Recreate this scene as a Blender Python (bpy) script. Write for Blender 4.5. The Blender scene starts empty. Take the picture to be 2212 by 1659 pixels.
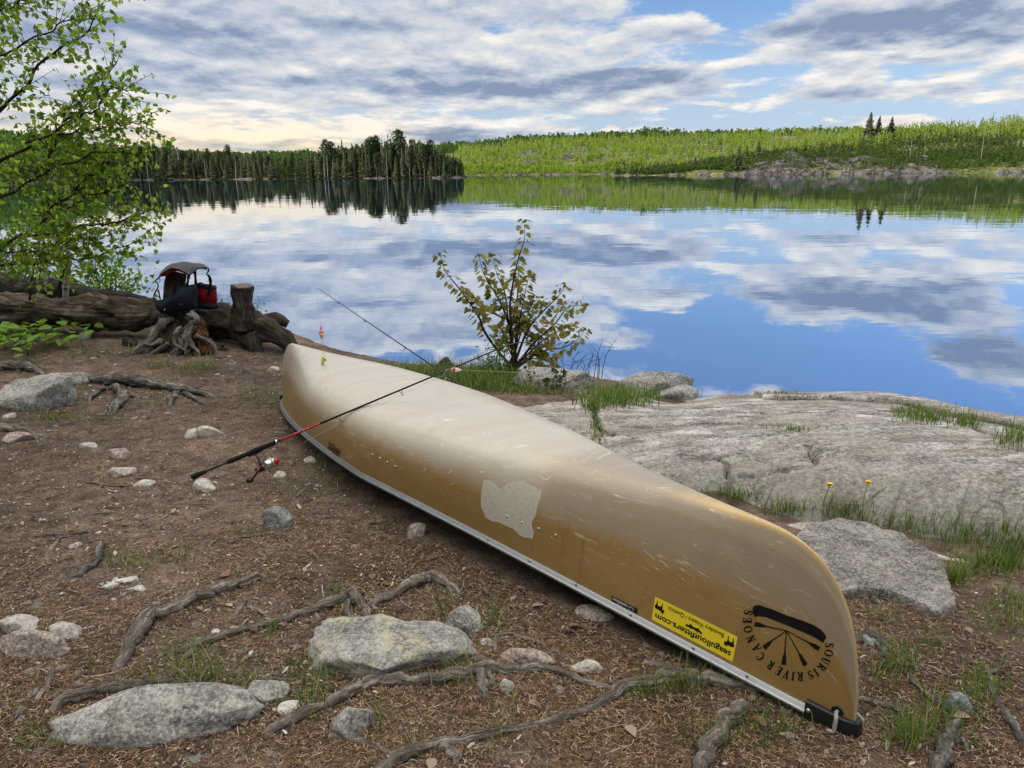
import bpy, bmesh, math, random
import numpy as np
from mathutils import Vector, Matrix
from mathutils.bvhtree import BVHTree

rng = np.random.default_rng(7)
random.seed(7)
SC = bpy.context.scene
COL = SC.collection
R = math.radians

# ------------------------------------------------------------------ camera
EYE = np.array([0.0, 0.0, 1.7527])
PITCH, ROLL, FD, CXD, CYD = R(15.55), R(0.46), 1659.0, 1106.0, 829.5
_c, _s, _cr, _sr = math.cos(PITCH), math.sin(PITCH), math.cos(ROLL), math.sin(ROLL)
FWD = np.array([0, _c, -_s]); RIGHT = np.array([1.0, 0, 0]); DOWN = np.array([0, -_s, -_c])
EX = _cr * RIGHT + _sr * DOWN
EY = -_sr * RIGHT + _cr * DOWN

def ray(px, py):
    return FWD + (px - CXD) / FD * EX + (py - CYD) / FD * EY

def at(px, py, y):
    d = ray(px, py)
    return EYE + d * (y / d[1])

cam_data = bpy.data.cameras.new("camera")
cam = bpy.data.objects.new("camera", cam_data)
COL.objects.link(cam)
cam_data.sensor_width = 36.0
cam_data.lens = 27.0
cam_data.clip_start = 0.05
cam_data.clip_end = 20000.0
M = Matrix(((EX[0], -EY[0], -FWD[0], EYE[0]), (EX[1], -EY[1], -FWD[1], EYE[1]), (EX[2], -EY[2], -FWD[2], EYE[2]), (0, 0, 0, 1)))
cam.matrix_world = M
SC.camera = cam
SC.view_settings.view_transform = 'Standard'
SC.view_settings.look = 'None'
SC.view_settings.exposure = 0.0
SC.view_settings.gamma = 1.0
SC.cycles.max_bounces = 6
SC.cycles.transparent_max_bounces = 8
SC.cycles.use_denoising = True

# ------------------------------------------------------------------ numeric noise
def _hash(ix, iy, iz, seed):
    h = (ix.astype(np.int64) * 374761393 + iy.astype(np.int64) * 668265263 + iz.astype(np.int64) * 2147483647 + seed * 974634777) & 0xFFFFFFFF
    h = ((h ^ (h >> 13)) * 1274126177) & 0xFFFFFFFF
    h = (h ^ (h >> 16)) & 0xFFFFFFFF
    return h / 4294967295.0

def vnoise(x, y, z=0.0, seed=0):
    x, y, z = np.broadcast_arrays(np.asarray(x, float), np.asarray(y, float), np.asarray(z, float))
    ix, iy, iz = np.floor(x), np.floor(y), np.floor(z)
    fx, fy, fz = x - ix, y - iy, z - iz
    fx, fy, fz = (f * f * (3 - 2 * f) for f in (fx, fy, fz))
    o = 0
    for a in (0, 1):
        for b in (0, 1):
            for c in (0, 1):
                w = (fx if a else 1 - fx) * (fy if b else 1 - fy) * (fz if c else 1 - fz)
                o = o + w * _hash(ix + a, iy + b, iz + c, seed)
    return o * 2 - 1

def fbm(x, y, z=0.0, seed=0, oct=4, gain=0.5):
    o, a, f = 0, 1.0, 1.0
    for k in range(oct):
        o = o + a * vnoise(np.asarray(x) * f, np.asarray(y) * f, np.asarray(z) * f, seed + k * 17)
        a *= gain; f *= 2.03
    return o

def sstep(a, b, x):
    t = np.clip((x - a) / (b - a), 0, 1)
    return t * t * (3 - 2 * t)

# ------------------------------------------------------------------ objects
def tag(o, label=None, cat=None, group=None, kind=None):
    if label: o["label"] = label
    if cat: o["category"] = cat
    if group: o["group"] = group
    if kind: o["kind"] = kind
    return o

def thing(name, label, cat, loc, group=None):
    o = bpy.data.objects.new(name, None)
    o.empty_display_size = 0.1
    o.location = loc
    COL.objects.link(o)
    return tag(o, label, cat, group)

def base_of(o):
    while o.parent is not None: o = o.parent
    return Vector(o.location)

def mk(name, V, F, mat, parent=None, smooth=False, uv=None, loc=None):
    """one mesh object; V in world coordinates, shifted so that its origin is loc"""
    V = np.asarray(V, float).reshape(-1, 3)
    if parent is not None:
        loc = base_of(parent)
    if loc is not None:
        V = V - np.array(loc)
    me = bpy.data.meshes.new(name)
    if isinstance(F, np.ndarray):
        n, k = F.shape
        me.vertices.add(len(V)); me.vertices.foreach_set("co", V.astype(np.float32).ravel())
        me.loops.add(n * k); me.loops.foreach_set("vertex_index", F.astype(np.int32).ravel())
        me.polygons.add(n); me.polygons.foreach_set("loop_start", np.arange(0, n * k, k, dtype=np.int32))
        me.update(calc_edges=True)
        me.validate()
    else:
        me.from_pydata([tuple(v) for v in V], [], [tuple(int(i) for i in f) for f in F])
        me.update()
    if smooth:
        me.polygons.foreach_set("use_smooth", np.ones(len(me.polygons), bool))
    if uv is not None:
        ul = me.uv_layers.new(name="UVMap")
        vi = np.zeros(len(me.loops), np.int32); me.loops.foreach_get("vertex_index", vi)
        ul.data.foreach_set("uv", np.asarray(uv, np.float32)[vi].ravel())
    for m in (mat if isinstance(mat, (list, tuple)) else [mat]):
        me.materials.append(m)
    o = bpy.data.objects.new(name, me)
    COL.objects.link(o)
    if parent is not None:
        o.parent = parent
    elif loc is not None:
        o.location = loc
    return o

def grid_faces(n, m, off=0, closed=False):
    """faces of an n x m vertex grid (closed: m wraps)"""
    i = np.arange(n - 1)[:, None]; mm = m if closed else m - 1
    j = np.arange(mm)[None, :]
    j2 = (j + 1) % m
    a = i * m + j; b = i * m + j2; c = (i + 1) * m + j2; d = (i + 1) * m + j
    return np.stack([a, b, c, d], -1).reshape(-1, 4) + off

class MB:
    """collects pieces into one mesh"""
    def __init__(s): s.V = []; s.F = []; s.U = []; s.n = 0
    def add(s, V, F, U=None):
        V = np.asarray(V, float).reshape(-1, 3)
        s.F += [tuple(int(i) + s.n for i in f) for f in F]
        s.V.append(V); s.n += len(V)
        s.U.append(np.zeros((len(V), 2)) if U is None else np.asarray(U, float))
        return s
    def build(s, name, mat, parent=None, smooth=True, loc=None):
        return mk(name, np.concatenate(s.V), s.F, mat, parent, smooth, np.concatenate(s.U), loc)

def spline(P, n):
    """Catmull-Rom through P, n samples"""
    P = np.asarray(P, float)
    if len(P) == 2:
        t = np.linspace(0, 1, n)[:, None]
        return P[0] * (1 - t) + P[1] * t
    Q = np.concatenate([[2 * P[0] - P[1]], P, [2 * P[-1] - P[-2]]])
    L = np.concatenate([[0], np.cumsum(np.linalg.norm(np.diff(P, axis=0)[:, :3], axis=1))])
    out = []
    for u in np.linspace(0, L[-1], n):
        i = min(max(np.searchsorted(L, u, 'right') - 1, 0), len(P) - 2)
        t = (u - L[i]) / max(L[i + 1] - L[i], 1e-9)
        p0, p1, p2, p3 = Q[i:i + 4]
        out.append(.5 * (2 * p1 + (p2 - p0) * t + (2 * p0 - 5 * p1 + 4 * p2 - p3) * t * t + (3 * p1 - p0 - 3 * p2 + p3) * t ** 3))
    return np.array(out)

def tube(P, rad, k=10, wob=0.0, seed=0, flat=1.0, cap=True, wobf=6.0):
    """tube along points P with radius list; returns V, F, U"""
    P = np.asarray(P, float); n = len(P)
    rad = np.interp(np.linspace(0, 1, n), np.linspace(0, 1, len(np.atleast_1d(rad))), np.atleast_1d(rad))
    T = np.gradient(P, axis=0); T /= np.maximum(np.linalg.norm(T, axis=1), 1e-9)[:, None]
    up = np.array([0, 0, 1.0]) if abs(T[0][2]) < .9 else np.array([1.0, 0, 0])
    s = np.cross(T[0], up); s /= np.linalg.norm(s)
    S = []
    for i in range(n):
        s = s - T[i] * (s @ T[i]); s /= np.linalg.norm(s); S.append(s)
    S = np.array(S); B = np.cross(S, T)
    a = np.linspace(0, 2 * np.pi, k, endpoint=False)
    L = np.concatenate([[0], np.cumsum(np.linalg.norm(np.diff(P, axis=0), axis=1))])
    rr = np.repeat(rad[:, None], k, 1)
    if wob:
        sc = wobf / max(rad.max(), 1e-4) * .12
        rr = rr * (1 + wob * fbm(np.cos(a)[None, :] * 1.6 + seed * 3.1, np.sin(a)[None, :] * 1.6, (L * sc)[:, None], seed, 3))
    V = P[:, None] + rr[..., None] * (np.cos(a)[None, :, None] * S[:, None] + flat * np.sin(a)[None, :, None] * B[:, None])
    U = np.stack([np.repeat(L[:, None], k, 1), np.repeat((a / (2 * np.pi))[None] * 2 * np.pi * rad.max(), n, 0)], -1)
    V = V.reshape(-1, 3); F = [tuple(f) for f in grid_faces(n, k, 0, True)]
    if cap:
        F.append(tuple(range(k))[::-1]); F.append(tuple(range((n - 1) * k, n * k)))
    return V, F, U.reshape(-1, 2)

def lathe(prof, c, axis=(0, 0, 1), k=16):
    """profile [(r, h)] revolved round axis through c"""
    ax = np.array(axis, float); ax /= np.linalg.norm(ax)
    u = np.cross(ax, [0, 0, 1.0] if abs(ax[2]) < .9 else [1.0, 0, 0]); u /= np.linalg.norm(u); v = np.cross(ax, u)
    a = np.linspace(0, 2 * np.pi, k, endpoint=False)
    V = np.array([np.array(c) + ax * h + r * (math.cos(t) * u + math.sin(t) * v) for r, h in prof for t in a])
    F = [tuple(f) for f in grid_faces(len(prof), k, 0, True)]
    F.append(tuple(range(k))[::-1]); F.append(tuple(range((len(prof) - 1) * k, len(prof) * k)))
    return V, F

def box(c, sx, sy, sz, rot=None):
    V = np.array([[x, y, z] for x in (-.5, .5) for y in (-.5, .5) for z in (-.5, .5)]) * [sx, sy, sz]
    if rot is not None: V = V @ np.array(rot).T
    F = [(0, 1, 3, 2), (4, 6, 7, 5), (0, 4, 5, 1), (2, 3, 7, 6), (0, 2, 6, 4), (1, 5, 7, 3)]
    return V + np.array(c), F

def unit(v):
    v = np.asarray(v, float)
    return v / np.maximum(np.linalg.norm(v, axis=-1, keepdims=True), 1e-9)

# ------------------------------------------------------------------ node helper
class NT:
    def __init__(s, nt): s.nt = nt; nt.nodes.clear()
    def n(s, t, **k):
        nd = s.nt.nodes.new(t)
        for a, b in k.items(): setattr(nd, a, b)
        return nd
    def set(s, sock, v):
        if v is None: return
        if isinstance(v, bpy.types.NodeSocket): s.nt.links.new(v, sock)
        elif isinstance(v, (tuple, list)):
            sock.default_value = tuple(v) + ((1.0,) if len(v) == 3 and len(sock.default_value) == 4 else ())
        else: sock.default_value = v
    def m(s, op, a, b=None, c=None, clamp=False):
        nd = s.n('ShaderNodeMath', operation=op, use_clamp=clamp)
        for i, v in enumerate((a, b, c)): s.set(nd.inputs[i], v)
        return nd.outputs[0]
    def v(s, op, a, b=None, sc=None):
        nd = s.n('ShaderNodeVectorMath', operation=op)
        s.set(nd.inputs[0], a); s.set(nd.inputs[1], b)
        if sc is not None: s.set(nd.inputs[3], sc)
        return nd.outputs['Value'] if op in ('LENGTH', 'DOT_PRODUCT') else nd.outputs[0]
    def noise(s, vec, scale, detail=4, rough=.5, dist=0.0, out=0):
        nd = s.n('ShaderNodeTexNoise')
        s.set(nd.inputs['Vector'], vec); s.set(nd.inputs['Scale'], scale); s.set(nd.inputs['Detail'], detail)
        s.set(nd.inputs['Roughness'], rough); s.set(nd.inputs['Distortion'], dist)
        return nd.outputs[out]
    def voro(s, vec, scale, feat='F1', out=0, rand=1.0):
        nd = s.n('ShaderNodeTexVoronoi', feature=feat)
        s.set(nd.inputs['Vector'], vec); s.set(nd.inputs['Scale'], scale); s.set(nd.inputs['Randomness'], rand)
        return nd.outputs[out]
    def ramp(s, f, stops, interp='LINEAR'):
        nd = s.n('ShaderNodeValToRGB'); cr = nd.color_ramp; cr.interpolation = interp
        while len(cr.elements) < len(stops): cr.elements.new(.5)
        for e, (p, c) in zip(cr.elements, stops):
            e.position = p; e.color = tuple(c) + (1.0,) if not isinstance(c, (int, float)) else (c, c, c, 1)
        s.set(nd.inputs[0], f)
        return nd.outputs[0]
    def rng(s, f, a, b, c=0.0, d=1.0, smooth=True):
        nd = s.n('ShaderNodeMapRange', interpolation_type='SMOOTHSTEP' if smooth else 'LINEAR')
        for i, v in enumerate((f, a, b, c, d)): s.set(nd.inputs[i], v)
        return nd.outputs[0]
    def mix(s, f, a, b, blend='MIX'):
        nd = s.n('ShaderNodeMix', data_type='RGBA', blend_type=blend)
        s.set(nd.inputs[0], f); s.set(nd.inputs[6], a); s.set(nd.inputs[7], b)
        return nd.outputs[2]
    def mapping(s, vec, loc=(0, 0, 0), rot=(0, 0, 0), scale=(1, 1, 1)):
        nd = s.n('ShaderNodeMapping'); s.set(nd.inputs[0], vec)
        nd.inputs[1].default_value = loc; nd.inputs[2].default_value = rot; nd.inputs[3].default_value = scale
        return nd.outputs[0]
    def coord(s, which='Object'):
        return s.n('ShaderNodeTexCoord').outputs[which]
    def bump(s, h, strength=.5, dist=.01):
        nd = s.n('ShaderNodeBump'); s.set(nd.inputs['Height'], h)
        nd.inputs['Strength'].default_value = strength; nd.inputs['Distance'].default_value = dist
        return nd.outputs[0]
    def bsdf(s, col, rough=.8, normal=None, spec=.3, metal=0.0, coat=0.0, **k):
        b = s.n('ShaderNodeBsdfPrincipled')
        s.set(b.inputs['Base Color'], col); s.set(b.inputs['Roughness'], rough); s.set(b.inputs['Metallic'], metal)
        s.set(b.inputs['Specular IOR Level'], spec); s.set(b.inputs['Coat Weight'], coat)
        if normal is not None: s.set(b.inputs['Normal'], normal)
        return b.outputs[0]
    def out(s, sh, t='ShaderNodeOutputMaterial'):
        o = s.n(t); s.nt.links.new(sh, o.inputs[0]); return o
    def island(s): return s.n('ShaderNodeNewGeometry').outputs['Random Per Island']
    def objrand(s): return s.n('ShaderNodeObjectInfo').outputs['Random']

def mat(name):
    m = bpy.data.materials.new(name); m.use_nodes = True
    return m, NT(m.node_tree)

def plain(name, col, rough=.6, spec=.3, metal=0.0, bumpsc=None, var=.15, coat=0.0):
    m, g = mat(name)
    co = g.coord()
    f = g.noise(co, bumpsc or 30.0, 5, .6)
    c = g.mix(f, tuple(x * (1 - var) for x in col), tuple(min(1, x * (1 + var)) for x in col))
    g.out(g.bsdf(c, rough, g.bump(f, .25, .003), spec, metal, coat))
    return m

def leafmat(name, stops, trans=.45, rough=.5, spec=.3, attr='island', patch=None):
    m, g = mat(name)
    r = g.island() if attr == 'island' else g.objrand()
    if patch:
        pn = g.noise(g.coord(), patch, 3, .6); r = g.m('ADD', g.m('MULTIPLY', r, .45), g.rng(pn, .30, .70, 0, .55, False))
    c = g.ramp(r, stops)
    p = g.bsdf(c, rough, None, spec)
    t = g.n('ShaderNodeBsdfTranslucent'); g.set(t.inputs[0], g.mix(1.0, c, (1.25, 1.35, .75), 'MULTIPLY'))
    mx = g.n('ShaderNodeMixShader'); mx.inputs[0].default_value = trans
    g.nt.links.new(p, mx.inputs[1]); g.nt.links.new(t.outputs[0], mx.inputs[2])
    g.out(mx.outputs[0])
    return m
# ------------------------------------------------------------------ light and sky
SUN_AZ, SUN_EL = R(-99), R(17)
sd = Vector((math.sin(SUN_AZ) * math.cos(SUN_EL), math.cos(SUN_AZ) * math.cos(SUN_EL), math.sin(SUN_EL)))
sl = bpy.data.lights.new("sun", 'SUN'); sl.energy = 5.0; sl.angle = R(0.53); sl.color = (1.0, .9, .72)
so = bpy.data.objects.new("sun", sl); COL.objects.link(so)
so.rotation_euler = sd.to_track_quat('Z', 'Y').to_euler()

def skypos(px, py):
    d = unit(ray(px, py)); return math.degrees(math.atan2(d[0], d[1])), abs(math.degrees(math.asin(d[2])))

world = bpy.data.worlds.new("World"); SC.world = world; world.use_nodes = True
world.cycles.sampling_method = 'MANUAL'; world.cycles.sample_map_resolution = 256
g = NT(world.node_tree)
dirv = g.v('NORMALIZE', g.coord('Generated'))
sx = g.n('ShaderNodeSeparateXYZ'); g.set(sx.inputs[0], dirv)
X, Y, Z = sx.outputs
zc = g.m('MAXIMUM', Z, 0.0)
az = g.m('MULTIPLY', g.m('ARCTAN2', X, Y), 57.2958)
el = g.m('MULTIPLY', g.m('ARCSINE', zc), 57.2958)

def plane(zsock):
    inv = g.m('DIVIDE', 1.0, g.m('ADD', zsock, 0.13))
    cx = g.n('ShaderNodeCombineXYZ')
    g.set(cx.inputs[0], g.m('MULTIPLY', X, inv)); g.set(cx.inputs[1], g.m('MULTIPLY', Y, inv))
    return cx.outputs[0]

def dens(zsock):
    p = plane(zsock)
    p = g.mapping(p, (3.7, 1.3, 0), (0, 0, .03), (1.15, .85, 1))
    a = g.noise(p, 2.1, 9, .60, .12)
    return a

b0 = g.noise(plane(zc), .6, 2, .5)
D0 = dens(zc)
D1 = dens(g.m('ADD', zc, 0.011))
# warped sky position for the named cloud banks
wn = g.noise(plane(zc), 3.2, 4, .6, .3, out=1)
wx = g.n('ShaderNodeSeparateXYZ'); g.set(wx.inputs[0], wn)
pos0 = g.n('ShaderNodeCombineXYZ'); g.set(pos0.inputs[0], az); g.set(pos0.inputs[1], el)
amp0 = g.n('ShaderNodeCombineXYZ'); amp0.inputs[0].default_value = 6.0; g.set(amp0.inputs[1], g.rng(el, 0.0, 9.0, .6, 2.4, False))
off = g.v('SUBTRACT', wn, (.5, .5, .5))
posw = g.v('ADD', pos0.outputs[0], g.v('MULTIPLY', off, amp0.outputs[0]))
posp = g.v('ADD', pos0.outputs[0], g.v('MULTIPLY', off, (2.2, 1.3, 0)))

def vma(vec, sc, of):
    nd = g.n('ShaderNodeVectorMath', operation='MULTIPLY_ADD'); g.set(nd.inputs[0], vec)
    nd.inputs[1].default_value = sc; nd.inputs[2].default_value = of
    return nd.outputs[0]

def blob(px, py, rx, ry, amp, acc):
    a, e = skypos(px, py); k = 0.0345
    sxx, syy = 1 / (rx * k), 1 / (ry * k)
    r = g.v('LENGTH', vma(posw, (sxx, syy, 0), (-a * sxx, -e * syy, 0)))
    return g.m('ADD', acc, g.rng(r, 1.0, 0.0, 0, amp))

# density offsets (px, py, rx, ry in picture units; reflected places give the upper sky)
BL = [  # big grey bank upper left, blue gaps right, streaks
    (620, 90, 900, 210, .13), (300, 60, 500, 200, .06), (1150, 60, 330, 120, .03),
    (1600, 45, 120, 55, -.24), (1500, 255, 500, 30, -.10), (2000, 168, 300, 14, -.08), (1980, 240, 430, 36, -.13),
    (1480, 80, 200, 50, .08), (1840, 50, 280, 60, .34), (2090, 50, 170, 70, .28), (1930, 112, 440, 28, .26), (1180, 192, 520, 40, .26), (1400, 158, 280, 24, .22),
    (1900, 200, 260, 14, .12), (960, 288, 140, 26, .24), (600, 305, 60, 12, .12), (520, 232, 420, 14, -.10),
    # only mirrored in the lake (elevations above the frame)
    (1750, 790, 560, 90, -.34), (1250, 760, 240, 40, -.16), (840, 765, 300, 32, -.18), (2120, 760, 190, 110, .30), (1950, 655, 320, 45, .12), (1450, 640, 200, 40, .05), (1500, 700, 260, 34, -.16), (900, 690, 420, 50, .10), (500, 760, 400, 80, .08),
]
bias = g.rng(az, -12.0, 16.0, .075, .0)
bias = g.m('ADD', bias, g.rng(el, 16.0, 34.0, 0.0, .02))
for b in BL: bias = blob(*b, bias)
bias = g.m('ADD', bias, g.m('MULTIPLY', g.m('SUBTRACT', b0, .5), .45))
DD = g.m('ADD', D0, bias)
cover = g.rng(DD, .43, .585)
thick = g.rng(DD, .50, .72)
edge = g.m('MULTIPLY', g.m('SUBTRACT', D0, D1), 2.5)
# brightness of the cloud: sunlit edges, grey flat bottoms
SH = [(1840, 50, 270, 50, -.42), (2080, 55, 150, 50, -.34), (1180, 197, 540, 26, -.40), (1400, 160, 260, 18, -.36), (330, 70, 300, 40, -.16), (420, 75, 420, 60, -.16), (700, 120, 300, 40, .10), (1000, 110, 240, 40, .10), (960, 290, 140, 22, -.40), (600, 306, 60, 12, -.22), (1930, 108, 420, 20, .42), (2110, 765, 210, 110, -.48), (1950, 655, 260, 30, -.10), (900, 690, 500, 30, .08), (1000, 25, 300, 40, .10), (540, 258, 500, 56, .55), (620, 296, 340, 34, .35), (260, 10, 220, 40, .3)]
lum = g.m('ADD', g.m('SUBTRACT', .70, g.m('MULTIPLY', thick, .30)), edge)
lum = g.m('ADD', lum, g.m('MULTIPLY', g.m('SUBTRACT', g.noise(g.mapping(plane(zc), (1.1, 5.2, 0), (0, 0, 0), (1.1, .9, 1)), 7.0, 3, .6), .5), .38))
for b in SH: lum = blob(*b, lum)
lum = g.m('ADD', lum, g.m('MULTIPLY', g.m('SUBTRACT', wx.outputs[2], .5), .5))
ccol = g.ramp(lum, [(.0, (.25, .32, .47)), (.26, (.41, .475, .60)), (.48, (.58, .625, .71)), (.74, (.77, .775, .785)), (1.0, (1.0, .96, .90))])
# clouds near the sun's quarter, low in the sky, are warm
warm = g.m('MULTIPLY', g.rng(az, 2.0, -16.0), g.rng(el, 5.2, 1.0))
ccol = g.mix(g.m('MULTIPLY', warm, .9), ccol, g.mix(1.0, ccol, (1.18, .98, .70), 'MULTIPLY'))
sky = g.n('ShaderNodeTexSky', sky_type='NISHITA')
sky.sun_disc = False; sky.sun_elevation = SUN_EL; sky.sun_rotation = SUN_AZ % (2 * math.pi)
sky.altitude = 300; sky.air_density = 1.0; sky.dust_density = .6; sky.ozone_density = 2.0
STR = 0.12
# thin veil of high haze pales the blue towards the horizon
skyc = g.v('SCALE', sky.outputs[0], None, STR)
veil = g.rng(el, 11.0, 2.0, .12, .72)
deep = g.mix(1.0, skyc, (.78, 1.0, 1.38), 'MULTIPLY')
blue = g.mix(veil, deep, (.55, .66, .84))
blue = g.mix(g.m('MULTIPLY', warm, .75), blue, (.86, .78, .62))
final = g.mix(g.m('MULTIPLY', cover, .96), blue, ccol)
# small bright cumulus heads just over the far hills
def puff(px, py, rx, ry, acc):
    a, e = skypos(px, py); k = .0345
    sxx, syy = 1 / (rx * k), 1 / (ry * k)
    r = g.v('LENGTH', vma(posp, (sxx, syy, 0), (-a * sxx, -e * syy, 0)))
    return g.m('MAXIMUM', acc, g.rng(r, 1.15, .75))
pf = 0.0
for b in [(1320, 288, 26, 19), (1950, 264, 62, 16), (1900, 270, 40, 12), (1615, 286, 22, 10), (1715, 284, 26, 12), (1500, 290, 26, 8), (1530, 223, 40, 7)]: pf = puff(*b, pf)
final = g.mix(g.m('MULTIPLY', pf, .92), final, g.mix(g.rng(wx.outputs[2], .3, .7), (.72, .68, .70), (1.0, .93, .84)))
final = g.mix(g.rng(el, 30.0, 55.0), final, g.mix(D0, (1.95, 1.85, 1.72), (3.05, 2.9, 2.68)))  # overhead sky, out of view, brightened as extra fill for the ground
bg = g.n('ShaderNodeBackground'); bg.inputs[1].default_value = STR
g.set(bg.inputs[0], g.v('SCALE', final, None, 1 / STR))
g.out(bg.outputs[0], 'ShaderNodeOutputWorld')

# ------------------------------------------------------------------ near ground
WL = -0.75     # lake level
SHX = np.array([-12, -3.2, -2.3, -1.3, -.3, .3, .8, 1.3, 1.7, 2.6, 5, 30])
SHY = np.array([9.9, 9.7, 8.9, 8.2, 7.8, 7.5, 7.2, 6.7, 5.7, 5.2, 4.6, 3.0])
def shore(x):
    return np.interp(x, SHX, SHY) + .12 * np.sin(x * 1.7) + np.clip(-8.8 - x, 0, None) * 1.12

def gz(x, y):
    x = np.asarray(x, float); y = np.asarray(y, float)
    z = -.0095 * (x + .45) - .054 * (y - 4.08)
    z = z + .016 * fbm(x * 1.1, y * 1.1, 0, 3, 2) + .006 * fbm(x * 6, y * 6, 0, 5, 2)
    z = z + .20 * sstep(-1.7, -3.6, x) * sstep(6.3, 8.6, y)
    s = shore(x)
    z = z - sstep(-.12, .9, y - s) * 1.7
    inland = sstep(1.5, 9.0, s - y)
    ridge = 19 * sstep(9, 42, -x) + 15 * sstep(5, 30, -y) * sstep(40, 0, x) + 7 * sstep(12, 45, x) * sstep(2, -8, y)  # unseen hills added off frame to block sun and low sky
    bumps = 1 + .25 * fbm(x * .06, y * .06, 0, 9, 3)
    z = z + ridge * inland * bumps
    far = sstep(70, 110, np.hypot(x, y))
    return z * (1 - far) + far * (WL - 3.0)

def gp(px, py, h=0.0):
    """where the line of sight through a picture place meets the ground (raised by h)"""
    d = ray(px, py); t = np.linspace(.8, 30, 1500)
    P = EYE + d * t[:, None]
    below = P[:, 2] < gz(P[:, 0], P[:, 1]) + h
    i = int(np.argmax(below)) if below.any() else len(t) - 1
    a, b = t[max(i - 1, 0)], t[i]
    for _ in range(18):
        m_ = .5 * (a + b); p = EYE + d * m_
        if p[2] < gz(p[0], p[1]) + h: b = m_
        else: a = m_
    return EYE + d * b

def axis_lines(fine, lo, hi, step):
    c = list(np.arange(fine[0], fine[1] + step / 2, step))
    d, v = step, c[0]
    left = []
    while v > lo: d *= 1.28; v -= d; left.append(v)
    d, v = step, c[-1]
    while v < hi: d *= 1.28; v += d; c.append(v)
    return np.array(left[::-1] + c)

gx = axis_lines((-5.6, 5.2), -125, 125, .028); gy = axis_lines((1.1, 9.6), -120, 130, .028)
GX, GY = np.meshgrid(gx, gy)
GZ = gz(GX, GY) + np.where((GY < 9.5) & (GY > .8), .005 * fbm(GX * 17, GY * 17, 0, 21, 2), 0)

m_ground, g = mat("forest_floor")
co = g.coord()
n1 = g.noise(co, 1.3, 5, .6); n2 = g.noise(co, 9, 6, .65); n3 = g.noise(co, 60, 4, .7)
soil = g.ramp(g.m('ADD', g.m('MULTIPLY', n2, .6), g.m('MULTIPLY', n3, .4)), [(.30, (.026, .020, .016)), (.46, (.074, .056, .044)), (.60, (.142, .112, .088)), (.8, (.26, .22, .18))])
need = g.noise(g.mapping(co, (0, 0, 0), (0, 0, .6), (24, 150, 20)), 1.0, 3, .6, 1.2)
need2 = g.noise(g.mapping(co, (0, 0, 0), (0, 0, -.9), (22, 140, 20)), 1.0, 3, .6, 1.2)
streak = g.m('MAXIMUM', g.rng(need, .60, .70), g.rng(need2, .60, .70))
soil = g.mix(g.m('MULTIPLY', streak, .7), soil, g.ramp(n3, [(.35, (.13, .080, .048)), (.65, (.29, .22, .155))]))
vc = g.voro(co, 95, 'F1', 1); vd = g.voro(co, 95, 'F1', 0)
vs = g.n('ShaderNodeSeparateXYZ'); g.set(vs.inputs[0], vc)
peb = g.m('MULTIPLY', g.m('GREATER_THAN', vs.outputs[0], .80), g.rng(vd, .42, .30))
peb = g.m('MULTIPLY', peb, g.rng(n1, .40, .62))
soil = g.mix(peb, soil, g.ramp(vs.outputs[1], [(0, (.18, .15, .13)), (1, (.46, .42, .38))]))
# the unseen slopes added for shade are coloured as moss and litter
px_ = g.n('ShaderNodeSeparateXYZ'); g.set(px_.inputs[0], co)
inl = g.m('MAXIMUM', g.rng(g.m('MULTIPLY', px_.outputs[0], -1), 9, 14), g.rng(g.m('MULTIPLY', px_.outputs[1], -1), 4, 9))
soil = g.mix(inl, soil, g.mix(n1, (.02, .03, .012), (.05, .06, .025)))
damp = g.noise(co, .75, 4, .6)
soil = g.mix(1.0, soil, g.ramp(damp, [(.36, (.65, .61, .58)), (.50, (1.18, 1.13, 1.08)), (.66, (1.65, 1.56, 1.46))]), 'MULTIPLY')
h = g.m('ADD', g.m('ADD', g.m('MULTIPLY', n3, .5), g.m('MULTIPLY', n2, 1.0)), g.m('ADD', g.m('MULTIPLY', streak, .5), g.m('MULTIPLY', peb, .8)))
g.out(g.bsdf(soil, .92, g.bump(h, .9, .012), .15))
ground = mk("ground", np.stack([GX, GY, GZ], -1).reshape(-1, 3), grid_faces(len(gy), len(gx))[:, ::-1].copy(), m_ground, None, True)
tag(ground, kind="structure")

# ------------------------------------------------------------------ lake
m_water, g = mat("lake_water")
co = g.coord()
def slope(scale, sq, amp):
    c = g.noise(g.mapping(co, (0, 0, 0), (0, 0, .1), sq), scale, 3, .55, .4, out=1)
    return g.v('SCALE', g.v('SUBTRACT', c, (.5, .5, .5)), None, amp)
patch = g.rng(g.noise(g.mapping(co, (0, 0, 0), (0, 0, .15), (.35, 1.0, 1)), .045, 3, .6), .52, .68)
s1 = slope(.5, (.6, 1.4, 1), .012); s2 = slope(3.2, (.5, 1.3, 1), .009)
s3 = g.v('SCALE', slope(1.6, (.4, 1.4, 1), .05), None, patch)
# calm nearer the camp's shore, a little more ripple out on the lake
tot = g.v('ADD', g.v('ADD', s1, s2), s3)
nx = g.v('NORMALIZE', g.v('ADD', g.v('MULTIPLY', tot, (1, 1, 0)), (0, 0, 1)))
gl = g.n('ShaderNodeBsdfGlossy'); gl.inputs['Roughness'].default_value = .015
gl.inputs['Color'].default_value = (.84, .895, .98, 1); g.set(gl.inputs['Normal'], nx)
df = g.n('ShaderNodeBsdfDiffuse'); df.inputs[0].default_value = (.012, .03, .055, 1)
lw = g.n('ShaderNodeLayerWeight'); lw.inputs[0].default_value = .5
mx = g.n('ShaderNodeMixShader'); g.set(mx.inputs[0], g.rng(lw.outputs['Facing'], .35, .95, .62, .95, False))
g.nt.links.new(df.outputs[0], mx.inputs[1]); g.nt.links.new(gl.outputs[0], mx.inputs[2])
g.out(mx.outputs[0])
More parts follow.
